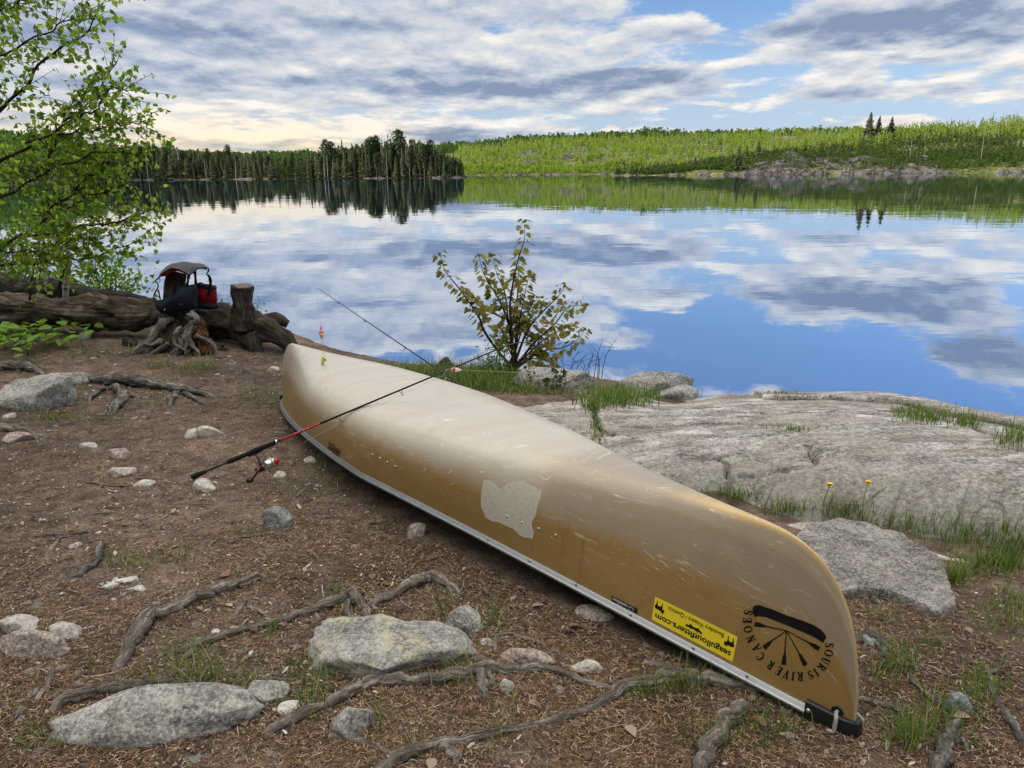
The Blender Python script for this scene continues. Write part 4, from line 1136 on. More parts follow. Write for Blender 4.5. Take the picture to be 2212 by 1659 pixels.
P0 = gp(417, 1037) + np.array([0, 0, .020])
def hull_top(x, y):
    h = hull_bvh.ray_cast(Vector((x, y, 3)), Vector((0, 0, -1)))
    return h[0].z if h[0] is not None else -9
dtip = ray(1105, 742)
best = None
for s_ in np.linspace(3.5, 8.5, 260):
    P1_ = EYE + dtip * s_
    ts = np.linspace(.05, 1.0, 140)
    Q = P0 + (P1_ - P0) * ts[:, None]
    cl_ = min(q[2] - hull_top(q[0], q[1]) for q in Q)
    if best is None or abs(cl_ - .009) < best[0]: best = (abs(cl_ - .009), s_)
P1_ = EYE + dtip * best[1]
AX = unit(P1_ - P0); RL = np.linalg.norm(P1_ - P0)
def rod_t(px, py, A=None, B=None):
    A = P0 if A is None else A; B = P1_ if B is None else B
    d = unit(ray(px, py)); u = unit(B - A); w = A - EYE
    b = u @ d; return float((b * (w @ d) - (w @ u)) / (1 - b * b))
def RP_(t): return P0 + AX * t
rod = thing("fishing_rod", "black and red fishing rod with a reel leaning across the canoe", "fishing rod", tuple(P0))
t1, t2, t3, t4, t5 = rod_t(445, 1025), rod_t(494, 1000), rod_t(597, 952), rod_t(605, 947), rod_t(690, 910)
PX = 1 / FD * np.linalg.norm(P0 - EYE)      # metres per picture unit at the butt
def stick_part(name, a, b, r, m, parent=None, k=14, n=14, wob=0):
    V, F, U = tube(RP_(0) + AX * np.linspace(a, b, n)[:, None], r, k, wob); return mk(name, V, F, m, parent or rod, True, U)
stick_part("butt_grip", 0, t1, [.0155, .0165, .0150, .0128, .0118], m_cork)
stick_part("blank", t1, t2, [.0062, .0062], m_dkmetal)
stick_part("fore_grip", t2, t3, [.0130, .0145, .0140, .0130, .0120, .0150, .0165, .0150, .0128, .0125, .0128], m_cork)
V, F = lathe([(.0135, 0), (.0140, .004), (.0128, .008), (.006, .009)], RP_(t3 - .002), AX, 16); mk("ring", V, F, m_chrome, rod, True)
stick_part("blank", t3, t4, [.0072, .0070], m_blank)
red = stick_part("blank", t4, t5, [.0068, .0060], m_redb)
red["label"] = "red lettered lower blank"
sd1 = unit(np.cross(AX, unit(EYE - P0))); upn = unit(np.cross(sd1, AX))
mb = MB()    # white maker's lettering along the red blank
ta, tb = rod_t(636, 933), rod_t(668, 919)
for k, (a, w, sl) in enumerate([(0, .012, 0), (.016, .003, .004), (.022, .010, .002), (.040, .003, .006), (.046, .012, 0), (.062, .004, .004), (.070, .010, .002)]):
    tq = ta + a * (tb - ta) / .082
    c_ = RP_(tq)
    nn_ = unit(upn * .85 - sd1 * (.5 if (sd1[2] < 0) else -.5))
    for z0, z1 in ((-.0016, .0016),):
        q_ = [c_ + nn_ * .0069 + sd1 * z0, c_ + nn_ * .0069 + AX * w + sd1 * z0, c_ + nn_ * .0069 + AX * (w + sl) + sd1 * z1, c_ + nn_ * .0069 + AX * sl + sd1 * z1]
        mb.add(q_, [(0, 1, 2, 3)])
mb.build("lettering", m_white, red, False)
tipd = [(1105, 742, 0), (1124, 739.5, .03), (1144, 742, .06), (1160, 748, .08), (1174, 757, .10), (1184, 767, .11), (1191, 778, .11), (1197, 792, .11)]
tip_pts = [at(px, py, P1_[1] + dy) for px, py, dy in tipd]
mainp = [RP_(t) for t in np.linspace(t5, RL - .05, 40)]
allp = np.array(mainp + spline(np.array([RP_(RL - .03)] + tip_pts[1:]), 30).tolist())
V, F, U = tube(allp, np.linspace(.0062, .0016, 12), 10); mk("blank", V, F, m_blank, rod, True, U)
tipend = tip_pts[-1]
def guide(c, ax, up, hgt, r, parent, m=m_dkmetal):
    mb = MB(); ce = c + up * hgt; n = np.cross(ax, up)
    V, F, U = tube([ce + r * (math.cos(a) * up + math.sin(a) * n) for a in np.linspace(0, 2 * math.pi, 17)], .0012, 6); mb.add(V, F, U)
    V, F, U = tube([c + ax * .018, ce - up * r], .0012, 6); mb.add(V, F, U)
    V, F, U = tube([c - ax * .018, ce - up * r], .0012, 6); mb.add(V, F, U)
    mb.build("line_guide", m, parent, True)
dn = unit(np.array([0, 0, -1.0]) - AX * (-AX[2]))
for px, py, hg, rr_ in [(727, 893, .040, .016), (860, 832, .024, .010), (955, 792, .018, .008), (1030, 765, .014, .006)]:
    guide(RP_(rod_t(px, py)), AX, dn, hg, rr_, rod)
# reel hanging under the seat
rt = rod_t(548, 975)
RC = RP_(rt)
dn2 = unit(dn + .25 * unit(EYE - RC)); sdr = np.cross(AX, dn2)
if sdr @ (EYE - RC) < 0: sdr = -sdr
RS = 1.28
def rl(a, d, s): return RC + AX * (a * RS) + dn2 * (d * RS) + sdr * (s * RS)
def lz(p): return [(r * RS, h * RS) for r, h in p]
reel = mk("reel", *(lambda mb: (np.concatenate(mb.V), mb.F))((lambda mb: [mb.add(*tube([rl(-.035, .012, 0), rl(.035, .012, 0)], .005, 8)), mb.add(*tube([rl(0, .012, 0), rl(.004, .035, 0), rl(.0, .058, 0), rl(-.002, .072, 0)], [.0075, .006, .0065, .011], 10)), mb.add(*tube([rl(-.035, .080, 0), rl(-.02, .084, 0), rl(.005, .084, 0), rl(.022, .082, 0)], [.012, .019, .021, .019], 14))] and mb)(MB())), m_dkmetal, rod, True)
V, F = lathe(lz([(.019, 0), (.023, .004), (.023, .030), (.018, .034)]), rl(.020, .080, 0), AX, 20); mk("rotor", V, F, m_chrome, rod, True)
V, F = lathe(lz([(.020, 0), (.020, .004), (.013, .006), (.013, .016), (.0195, .019), (.0195, .024), (.016, .026)]), rl(.052, .080, 0), AX, 20); sp_ = mk("spool", V, F, m_chrome, rod, True)
V, F = lathe(lz([(.013, 0), (.014, .004), (.012, .012), (.006, .016), (.0003, .017)]), rl(.077, .080, 0), AX, 14); mk("drag_knob", V, F, m_redanod, sp_, True)
V, F, U = tube(spline(np.array([rl(.045, .056, .006), rl(.066, .050, .022), rl(.084, .064, .028), rl(.084, .094, .024), rl(.060, .106, .010)]), 20), .0020, 8); mk("bail_wire", V, F, m_chrome, rod, True, U)
V, F, U = tube(spline(np.array([rl(0, .084, .018), rl(-.004, .090, .034), rl(-.020, .104, .040), rl(-.046, .118, .042)]), 16), [.008, .006, .005, .0055], 10)
crank = mk("crank", V, F, m_dkmetal, rod, True, U)
V, F = lathe(lz([(.006, 0), (.012, .004), (.0135, .014), (.012, .026), (.004, .029)]), rl(-.048, .118, .040), sdr, 14); mk("handle_knob", V, F, m_black, crank, True)
V, F = lathe(lz([(.0095, 0), (.0105, .002), (.0105, .008), (.0095, .010)]), rl(-.010, .084, .012), unit(sdr), 16); mk("ring", V, F, m_redanod, rod, True)
def line(pts, r, parent, name="line"):
    V, F, U = tube(np.array(pts), r, 5); return mk(name, V, F, m_line, parent, True, U)
G1 = RP_(rod_t(727, 893)) + dn * .040
line([rl(.06, .066, .0), G1], .0007, rod)
line([G1, RP_(rod_t(860, 832)) + dn * .024, RP_(rod_t(955, 792)) + dn * .018], .0006, rod)
hook_at = RP_(rod_t(955, 800)) + dn * .012
fl_a, fl_b = at(974.5, 797.5, tipend[1] - .05), at(998, 799.5, tipend[1] - .04)
line([tipend, fl_b * .25 + tipend * .75, at(1118, 804.5, tipend[1] - .02), fl_b], .0007, rod)
fa = unit(fl_b - fl_a); fL = np.linalg.norm(fl_b - fl_a)
fl = thing("fishing_float", "small red and white float strung on the line beside the crossing rods", "fishing float", tuple(fl_a))
m_flw = plain("white_float_paint", (.70, .68, .64), .35, .4, var=.05); m_flr = plain("red_float_paint", (.62, .05, .02), .35, .4, var=.05)
V, F = lathe([(.0015, 0), (.010, fL * .12), (.0125, fL * .35), (.010, fL * .62), (.004, fL * .92), (.0015, fL)], fl_a, fa, 16); bd = mk("body", V, F, m_flw, fl, True)
V, F = lathe([(.0102, fL * .10), (.0112, fL * .16), (.0129, fL * .34), (.0127, fL * .37)], fl_a, fa, 16); mk("red_band", V, F, m_flr, fl, True)
V, F, U = tube(spline(np.array([fl_a, at(967, 798, fl_a[1] - .03), at(962, 803, fl_a[1] - .05), hook_at]), 12), .001, 6); mk("hook_wire", V, F, m_chrome, fl, True, U)

# second rod, leaning on the far side of the canoe
B0 = gp(1215, 980); d2 = ray(690, 625)
hq = hull_bvh.ray_cast(Vector(EYE), Vector(ray(703, 782)).normalized())
s2_ = (hq[0].y - .10) / d2[1]
B1 = EYE + d2 * s2_; ax2 = unit(B1 - B0); L2 = np.linalg.norm(B1 - B0)
rod2 = thing("fishing_rod", "thin dark fishing rod rising behind the canoe with a float hanging from its tip", "fishing rod", tuple(B0))
V, F, U = tube(B0 + ax2 * np.linspace(.28 * L2, L2, 40)[:, None], np.linspace(.0065, .0016, 10), 10); mk("blank", V, F, m_blank, rod2, True, U)
V, F, U = tube(B0 + ax2 * np.linspace(0, .28 * L2, 20)[:, None], [.015, .014, .012, .014, .015, .012], 12); mk("grip", V, F, m_cork, rod2, True, U)
dd2 = unit(np.array([0, 0, -1.0]) + ax2 * ax2[2])
for px, py, hg, rr_ in [(966, 812, .022, .014), (873, 755, .016, .008), (790, 690, .012, .006), (735, 648, .010, .005)]:
    guide(B0 + ax2 * rod_t(px, py, B0, B1), ax2, dd2, hg, rr_, rod2, m_chrome if px == 966 else m_dkmetal)
V, F, U = tube(spline(np.array([B1, B1 + ax2 * .012 + dd2 * .002, B1 + ax2 * .018 + dd2 * .012]), 8), .0013, 6); mk("tip_ring", V, F, m_dkmetal, rod2, True, U)
yb = B1[1]
def bp(cx, cy): return at((1230 + cx * .19305) / 1.82279, (1130 + cy * .19289) / 1.82279, yb)
line([B1 + ax2 * .018 + dd2 * .012, bp(178, 800)], .0005, rod2)
bob = thing("fishing_bobber", "pear-shaped bobber with a red top hanging above the far end of the canoe", "bobber", tuple(bp(185, 940)))
w_ = np.linalg.norm(bp(240, 940) - bp(140, 940)) / 2
b0_, b1_ = bp(197, 1070), bp(178, 885); bax = unit(b1_ - b0_); bl = np.linalg.norm(b1_ - b0_)
m_bbeige = plain("beige_float_paint", (.40, .34, .25), .4, .4, var=.08); m_bor = plain("orange_red_paint", (.85, .055, .02), .3, .4, var=.04); m_bwh = plain("cream_band_paint", (.75, .55, .30), .4, .4, var=.04)
V, F = lathe([(w_ * .12, 0), (w_ * .45, bl * .18), (w_ * .78, bl * .40), (w_ * .95, bl * .60)], b0_, bax, 18); mk("body", V, F, m_bbeige, bob, True)
V, F = lathe([(w_ * .955, bl * .60), (w_ * 1.0, bl * .66), (w_ * .985, bl * .71)], b0_, bax, 18); mk("band", V, F, m_bwh, bob, True)
V, F = lathe([(w_ * .98, bl * .71), (w_ * .93, bl * .80), (w_ * .72, bl * .91), (w_ * .40, bl * .97), (w_ * .2, bl * 1.0)], b0_, bax, 18); mk("top", V, F, m_bor, bob, True)
V, F, U = tube([b1_, bp(173, 840), bp(178, 800)], [w_ * .22, w_ * .25, w_ * .08], 8); mk("peg", V, F, plain("dark_red_peg", (.12, .01, .015), .5), bob, True, U)
V, F, U = tube([b0_, bp(214, 1290)], [w_ * .16, w_ * .11], 8); mk("stem", V, F, m_bbeige, bob, True, U)
lure = thing("fishing_lure", "bright green and orange feathered lure with a silver blade hanging under the bobber", "lure", tuple(bp(215, 1450)))
line([bp(214, 1290), bp(218, 1355), bp(212, 1410)], .0008, lure, "wire"); line([bp(218, 1355), bp(245, 1390), bp(258, 1435)], .0008, lure, "wire")
m_lg = plain("lime_tail", (.30, .72, .10), .5, .3, var=.1); m_lo = plain("orange_tail", (.85, .32, .10), .5, .3, var=.1); m_ly = plain("yellow_tail", (.75, .70, .12), .5, .3, var=.1)
for nm, m_, xs in (("green_tail", m_lg, (190, 200, 212)), ("yellow_tail", m_ly, (224, 234)), ("orange_tail", m_lo, (240, 232))):
    mb = MB()
    for k, x in enumerate(xs):
        V, F, U = tube(spline(np.array([bp(212 if nm != "orange_tail" else 250, 1412), bp(x, 1490), bp(x - 3 + k * 4, 1600 + k * 8)]), 8), [.001, .0035, .0025], 6); mb.add(V, F, U)
    mb.build(nm, m_, lure)
V, F = lathe([(.0005, 0), (.006, .006), (.0075, .016), (.005, .027), (.0008, .032)], bp(255, 1440), unit(bp(285, 1560) - bp(255, 1440)), 12); V = np.array(V)
mk("spinner_blade", V, F, m_chrome, lure, True)
V, F = lathe([(.0005, 0), (.004, .004), (.0045, .012), (.001, .018)], bp(260, 1450) - np.array([0, .006, 0]), unit(bp(255, 1540) - bp(260, 1450)), 10); mk("head", V, F, m_black, lure, True)

# ------------------------------------------------------------------ fallen logs, stumps
def woodmat(name, dark, mid, pale, sc=(9, 55, 1), bump=.9, crackk=.6):
    m, g = mat(name)
    uv = g.n('ShaderNodeUVMap').outputs[0]
    a = g.noise(g.mapping(uv, (0, 0, 0), (0, 0, .08), sc), 1.0, 6, .65, .5); b = g.noise(g.coord(), 7, 5, .6); c3 = g.noise(g.coord(), 70, 4, .65)
    f = g.m('ADD', g.m('MULTIPLY', a, .55), g.m('ADD', g.m('MULTIPLY', b, .25), g.m('MULTIPLY', c3, .20)))
    c = g.ramp(f, [(.36, dark), (.50, mid), (.64, pale)])
    g.out(g.bsdf(c, .9, g.bump(g.m('ADD', a, g.m('MULTIPLY', c3, .5)), bump, .012), .15))
    return m
m_log = woodmat("weathered_log_wood", (.010, .008, .006), (.046, .037, .028), (.20, .165, .125), (4, 40, 1), 1.0)
m_logdark = woodmat("black_rotten_bark", (.008, .007, .006), (.026, .022, .019), (.085, .075, .066), (12, 30, 1), 1.0)
m_stump = woodmat("dark_stump_bark", (.012, .010, .008), (.040, .032, .025), (.115, .095, .075), (10, 26, 1), 1.0)
m_silver = woodmat("silvery_driftwood", (.022, .019, .016), (.095, .087, .077), (.38, .36, .33), (7, 40, 1), 1.0)
m_rot, g = mat("orange_rotten_wood")
f = g.noise(g.mapping(g.coord(), (0, 0, 0), (.2, .4, 0), (40, 40, 9)), 1.0, 5, .65)
g.out(g.bsdf(g.ramp(f, [(.38, (.014, .008, .005)), (.5, (.055, .026, .010)), (.66, (.17, .085, .034))]), .9, g.bump(f, 1.0, .012), .1))
m_root = woodmat("grey_root_wood", (.030, .024, .019), (.145, .122, .104), (.42, .38, .335), (7, 70, 1), 1.0)
m_endgrain, g = mat("sawn_end_grain")
f = g.noise(g.coord(), 40, 4, .6)
g.out(g.bsdf(g.mix(f, (.06, .05, .042), (.20, .175, .15)), .9, g.bump(f, .6, .008), .1))

def limb(px_pts, y, rad_px, n=40, k=18, wob=.22, seed=0, flat=1.0):
    """tube through picture places at depth y (number or list); radii in picture units"""
    ys = np.interp(np.linspace(0, 1, len(px_pts)), np.linspace(0, 1, len(np.atleast_1d(y))), np.atleast_1d(y))
    P = np.array([at(px, py, yy) for (px, py), yy in zip(px_pts, ys)])
    r = np.interp(np.linspace(0, 1, n), np.linspace(0, 1, len(rad_px)), rad_px)
    Ps = spline(P, n)
    return tube(Ps, r / FD * Ps[:, 1] * 1.03, k, wob, seed, flat)

mb = MB()
V, F, U = limb([(-260, 668), (-60, 668), (120, 672), (250, 678), (340, 676)], [8.6, 8.5, 8.3], [28, 29, 32, 34, 33, 29], 140, 28, .36, 3); mb.add(V, F, U)
log1 = mb.build("fallen_log", m_log, None, True, loc=at(250, 690, 8.3))
tag(log1, "grey barkless fallen log lying behind the broad green leaves", "log")
V, F, U = limb([(-260, 612), (-60, 620), (80, 626), (200, 640), (300, 652), (380, 664)], [9.0, 8.9, 8.7], [32, 31, 29, 24, 16, 8], 110, 22, .34, 5)
tag(mk("fallen_log", V, F, m_logdark, None, True, U, at(100, 630, 9)), "dark bark-covered log lying behind the grey log", "log")
mb = MB()
V, F, U = limb([(385, 694), (440, 690), (500, 700), (560, 708), (600, 722), (625, 745), (632, 772)], [8.35, 8.3, 8.2, 8.1], [28, 31, 36, 32, 26, 18, 10], 110, 26, .40, 7); mb.add(V, F, U)
V, F, U = limb([(535, 722), (548, 750), (556, 790), (560, 815)], [8.15, 8.1], [24, 20, 18, 22], 20, 14, .3, 9); mb.add(V, F, U)
V, F, U = limb([(570, 690), (600, 690), (622, 700)], [8.35, 8.4], [12, 14, 9], 16, 12, .3, 10); mb.add(V, F, U)
darklog = mb.build("fallen_log", m_stump, None, True, loc=at(520, 740, 8.2))
tag(darklog, "blackened crooked log holding a sawn upright stub near the canoe's far end", "log")
V, F, U = limb([(527, 708), (526, 680), (524, 650), (524, 618)], [8.18, 8.16], [31, 25, 21, 21], 60, 30, .34, 11)
stub = mk("sawn_stub", V, F, m_stump, darklog, True, U) if False else None
mb = MB(); mb.add(V, F, U)
o = mb.build("sawn_stub", m_stump, None, True, loc=darklog.location); o.parent = darklog; o.location = (0, 0, 0)
ce = at(524, 618, 8.16); rr_ = 21.0 / FD * 8.16
V, F = lathe([(rr_ * 1.0, -.004), (rr_ * .98, .006), (rr_ * .6, .012), (.001, .013)], ce, (0.02, -.10, 1), 20)
o = mk("end_grain", V, F, m_endgrain, None, False, None, darklog.location); o.parent = darklog; o.location = (0, 0, 0)

mb = MB()       # root stump that carries the vest
V, F, U = limb([(384, 800), (386, 760), (390, 720), (388, 690), (380, 650), (380, 610), (384, 588)], [7.95, 8.1, 8.15], [66, 58, 46, 34, 22, 21, 19], 60, 28, .42, 13); mb.add(V, F, U)
V, F, U = limb([(366, 640), (362, 626), (359, 618)], [8.12, 8.1], [8, 8, 4], 8, 10, .2, 14); mb.add(V, F, U)
stump = mb.build("root_stump", m_stump, None, True, loc=gp(384, 800))
tag(stump, "rotten grey root stump under the life vest with silvery roots and an orange broken side", "stump")
def stump_part(name, V, F, U, m):
    o = mk(name, V, F, m, None, True, U, stump.location); o.parent = stump; o.location = (0, 0, 0); return o
V0_, F0_ = (lambda bm: (bmesh.ops.create_icosphere(bm, subdivisions=5, radius=1.0), ([v.co[:] for v in bm.verts], [tuple(v.index for v in f.verts) for f in bm.faces]), bm.free())[1])(bmesh.new())
V0_ = np.array(V0_); V0_ *= (1 + .34 * fbm(V0_[:, 0] * 2.2, V0_[:, 1] * 2.2, V0_[:, 2] * 2.2, 77, 5, .6))[:, None]
ec = at(400, 765, 8.0)
m_earth, g = mat("dark_root_earth"); f_ = g.noise(g.coord(), 14, 6, .7)
g.out(g.bsdf(g.ramp(f_, [(.38, (.012, .009, .007)), (.52, (.045, .033, .025)), (.68, (.15, .115, .09))]), .95, g.bump(f_, 1.0, .03), .1))
o = mk("root_earth", V0_ * [.44, .30, .24] + ec - [0, 0, .06], F0_, m_earth, None, True, None, stump.location); o.parent = stump; o.location = (0, 0, 0)
rz_ = np.random.default_rng(99)
for k in range(14):
    a_ = rz_.uniform(0, 3.14); x0, y0 = 385 + rz_.uniform(-30, 45), 715 + rz_.uniform(-20, 40); x1, y1 = x0 + math.cos(a_) * rz_.uniform(30, 70), y0 + 20 + rz_.uniform(5, 50)
    V, F, U = limb([(x0, y0), ((x0 + x1) / 2 + rz_.normal() * 10, (y0 + y1) / 2 - 4), (x1, y1), (x1 + rz_.normal() * 14, y1 + 16)], [7.72, 7.6], [5.5, 4.5, 3.5, 2], 24, 10, .5, 40 + k); stump_part("root", V, F, U, m_silver if k % 3 == 0 else m_root)
for k, (pts, ys, rd) in enumerate([([(355, 690), (345, 715), (352, 738), (335, 760), (322, 790)], [7.95, 7.75], [13, 11, 9, 6, 4]), ([(372, 690), (350, 700), (330, 730), (300, 752), (290, 775), (315, 786), (350, 790)], [7.95, 7.7, 7.65], [10, 11, 9, 8, 10, 8, 4]),
        ([(410, 680), (422, 690), (414, 705), (402, 715), (400, 740), (402, 765)], [7.85, 7.7], [14, 11, 6, 5, 4, 2]), ([(352, 738), (330, 745), (305, 742)], [7.75, 7.7], [9, 6, 3]), ([(440, 780), (470, 788), (505, 792)], [7.75, 7.7], [10, 12, 9]), ([(350, 775), (380, 790), (420, 795), (450, 800)], [7.65, 7.6], [10, 12, 10, 4])]):
    V, F, U = limb(pts, ys, rd, 40, 16, .55, 20 + k, .8); stump_part("root", V, F, U, m_silver if k < 4 else m_root)
V, F, U = limb([(420, 688), (432, 715), (440, 750), (448, 785)], [7.9, 7.72], [11, 15, 15, 9], 40, 18, .6, 31); stump_part("rotten_wood", V, F, U, m_rot)
V, F, U = limb([(300, 742), (290, 760), (280, 792)], [8.05, 8.0], [28, 30, 26], 14, 14, .3, 33); V2, F2, U2 = V, F, U
tag(mk("rotten_log_end", V, F, m_logdark, None, True, U, gp(285, 790)), "short black rotten log end in the gap under the grey log", "log")
V, F, U = limb([(497, 783), (508, 795), (520, 805), (532, 808)], [7.5, 7.4], [7, 9, 7, 6], 14, 10, .4, 35)
tag(mk("driftwood_piece", V, F, m_silver, None, True, U, gp(515, 808)), "small silvery driftwood knot lying on the dirt right of the root stump", "driftwood")

# ------------------------------------------------------------------ life vest draped over the stump
def fabric(name, a, b):
    m, g = mat(name)
    f = g.noise(g.coord(), 14, 4, .6); w = g.noise(g.coord(), 300, 1, .5)
    g.out(g.bsdf(g.mix(f, a, b), .7, g.bump(g.m('ADD', f, g.m('MULTIPLY', w, .2)), .5, .012), .25))
    return m
m_navy = fabric("navy_nylon", (.006, .008, .020), (.012, .016, .036)); m_grey2 = fabric("charcoal_nylon", (.030, .029, .034), (.060, .058, .066))
m_redf = fabric("red_nylon", (.20, .008, .016), (.33, .014, .026)); m_web = fabric("black_webbing", (.006, .006, .008), (.012, .012, .014)); m_dknavy = fabric("dark_navy_nylon", (.006, .009, .018), (.014, .020, .034))
def v2(p): return ((560 + p[0] * .16882) / 1.82279, (1000 + p[1] * .16878) / 1.82279)
VY = 7.98
vest = thing("life_vest", "dark blue and red life vest draped over the root stump", "life vest", tuple(at(*v2((900, 1350)), VY)))
def cushion(name, poly, y0, thick, m, bev=.012):
    pts = np.array([v2(p) for p in poly]); pts = np.array(pts)
    bm = bmesh.new()
    fr = [bm.verts.new(at(x, y, y0)) for x, y in pts]; f = bm.faces.new(fr)
    r = bmesh.ops.extrude_face_region(bm, geom=[f]); vs = [e for e in r['geom'] if isinstance(e, bmesh.types.BMVert)]
    for v in vs: v.co.y += thick
    bmesh.ops.recalc_face_normals(bm, faces=bm.faces)
    bmesh.ops.bevel(bm, geom=[e for e in bm.edges], offset=bev, segments=3, affect='EDGES', clamp_overlap=True)
    bm.verts.index_update()
    V = np.array([v.co[:] for v in bm.verts]); F = [tuple(v.index for v in f.verts) for f in bm.faces]; bm.free()
    V += .006 * np.stack([fbm(V[:, 0] * 14, V[:, 2] * 14, 3, 4, 2), fbm(V[:, 0] * 14, V[:, 2] * 14, 8, 4, 2), 0 * V[:, 0]], -1)
    return mk(name, V, F, m, vest, True)
cushion("back_panel", [(1205, 800), (1300, 730), (1420, 770), (1560, 790), (1690, 820), (1708, 900), (1712, 1020), (1716, 1165), (1600, 1168), (1420, 1160), (1222, 1150), (1212, 1000)], VY + .10, .06, m_redf, .005)["label"] = "red back panel"
cushion("top_band", [(1195, 750), (1292, 672), (1370, 712), (1520, 728), (1672, 762), (1700, 838), (1560, 822), (1420, 800), (1300, 778), (1210, 800)], VY + .092, .075, m_dknavy, .005)
cushion("bottom_band", [(1222, 1140), (1420, 1150), (1600, 1162), (1716, 1160), (1742, 1285), (1640, 1300), (1450, 1290), (1235, 1278)], VY + .092, .075, m_dknavy, .005)
cushion("side_edge", [(1195, 800), (1212, 830), (1228, 1010), (1232, 1180), (1218, 1190), (1205, 1000)], VY - .03, .08, m_redf, .004)
cushion("front_panel", [(282, 1105), (360, 1098), (450, 1068), (560, 1045), (650, 1000), (730, 945), (800, 850), (860, 765), (985, 765), (1060, 740), (1112, 722), (1180, 772), (1202, 860), (1216, 1050), (1230, 1200), (1226, 1262), (1150, 1312), (980, 1335), (800, 1362), (640, 1395), (480, 1415), (400, 1372), (340, 1300), (292, 1215)], VY - .10, .11, m_navy, .022)
cushion("patch", [(868, 1160), (940, 1162), (940, 1198), (868, 1196)], VY - .104, .012, m_grey2, .002)
cushion("tag", [(522, 1282), (538, 1280), (532, 1310), (514, 1310)], VY - .106, .010, m_white, .001)
# shoulder flap: charcoal outside, red lining
bk = [(395, 500), (460, 430), (560, 345), (680, 275), (800, 225), (940, 190), (1060, 188), (1160, 208), (1280, 222), (1400, 240), (1480, 280), (1545, 330)]
ft = [(380, 535), (470, 455), (580, 375), (700, 318), (810, 345), (920, 385), (1010, 430), (1090, 492), (1170, 440), (1270, 352), (1400, 318), (1520, 335)]
lin = [(392, 540), (480, 525), (560, 512), (680, 440), (800, 400), (920, 430), (1000, 460), (1085, 500), (1165, 462), (1265, 368), (1400, 345), (1490, 345)]
n = 40
def vrow(pts, y): return spline(np.array([at(*v2(p), y) for p in pts]), n)
rows = []
for t in np.linspace(0, 1, 10):
    A_, B_ = vrow(bk, VY + .22), vrow(ft, VY - .13)
    rows.append(A_ * (1 - t) + B_ * t + np.array([0, 0, .035]) * math.sin(math.pi * t) * np.sin(np.linspace(0, math.pi, n))[:, None] ** .5)
S = np.stack(rows, 0)
S[..., 2] += .006 * fbm(S[..., 0] * 18, S[..., 1] * 18, 0, 5, 2)
mk("shoulder_flap", S.reshape(-1, 3), grid_faces(10, n), m_grey2, vest, True)["label"] = "charcoal shoulder flap"
rim = np.stack([S[-1], S[-1] + [0, .006, -.012], S[-1] * .6 + vrow(lin, VY - .115) * .4, vrow(lin, VY - .10)], 0)
mk("flap_rim", rim[:2].reshape(-1, 3), grid_faces(2, n), m_web, vest, True)
rows = [vrow(lin, VY - .105) + (S[-1] - vrow(lin, VY - .105)) * 0]
under = np.stack([S[-1] + [0, .012, -.008], vrow(lin, VY - .10)] + [vrow(lin, VY - .10) * (1 - t) + (S[0] - [0, .02, .03]) * t for t in (.25, .5, .75, 1)], 0)
mk("red_lining", under.reshape(-1, 3), grid_faces(6, n), m_redf, vest, True)["label"] = "red lining under the flap"
for k, (pts, y, w) in enumerate([([(395, 540), (340, 600), (300, 625), (340, 670), (365, 700), (360, 790), (310, 880), (275, 950), (270, 1010), (300, 1120)], VY - .06, 36), ([(390, 545), (415, 620), (385, 660)], VY - .05, 16), ([(370, 835), (390, 930), (415, 1060)], VY - .02, 40), ([(1225, 400), (1238, 560), (1250, 700), (1262, 860)], VY + .07, 78), ([(1500, 300), (1540, 340), (1548, 390), (1520, 430), (1500, 470), (1530, 500)], VY + .07, 36), ([(1530, 490), (1575, 560), (1590, 680), (1580, 800), (1560, 900), (1545, 985)], VY + .07, 80), ([(1085, 490), (1075, 560), (1060, 640), (1040, 720), (1000, 800)], VY - .09, 75)]):
    P = spline(np.array([at(*v2(p), y) for p in pts]), 30); T = unit(np.gradient(P, axis=0)); Sd = unit(np.cross(T, [0, 1.0, 0])); wd = w * .16882 / 1.82279 / FD * y / 2
    tw = 1 - .35 * np.abs(np.sin(np.linspace(0, 5, 30) + k))[:, None]
    V = np.stack([P + Sd * wd * tw, P + Sd * wd * tw + [0, .006, 0], P - Sd * wd * tw + [0, .006, 0], P - Sd * wd * tw], 1)
    mk("strap", V.reshape(-1, 3), grid_faces(30, 4, 0, True), m_web, vest, False)
V, F = box(at(*v2((1078, 555)), VY - .105), .030, .012, .022); mk("buckle", V, F, m_black, vest, False)
V, F = box(at(*v2((1082, 568)), VY - .112), .012, .006, .004); mk("adjuster_slide", V, F, m_chrome, vest, False)
# ------------------------------------------------------------------ stones
def ico(n):
    bm = bmesh.new(); bmesh.ops.create_icosphere(bm, subdivisions=n, radius=1.0)
    V = np.array([v.co[:] for v in bm.verts]); F = [tuple(v.index for v in f.verts) for f in bm.faces]; bm.free()
    return V, F
ICO = {n: ico(n) for n in (1, 2, 3, 4, 5)}
def stone_shape(seed, n=4, cuts=7, rough=.12):
    r = np.random.default_rng(seed); V, F = ICO[n]; V = V.copy()
    for _ in range(cuts * 2):
        d = unit(r.normal(size=3)); k = r.uniform(.55, .90); s = V @ d; over = np.maximum(s - k, 0); V -= over[:, None] * d * .97
    V *= (1 + rough * fbm(V[:, 0] * 1.3 + seed, V[:, 1] * 1.3, V[:, 2] * 1.3, seed, 5, .45))[:, None]
    V *= (1 + .03 * fbm(V[:, 0] * 9 + seed, V[:, 1] * 9, V[:, 2] * 9, seed + 3, 3))[:, None]
    return V / np.abs(V).max(0), F
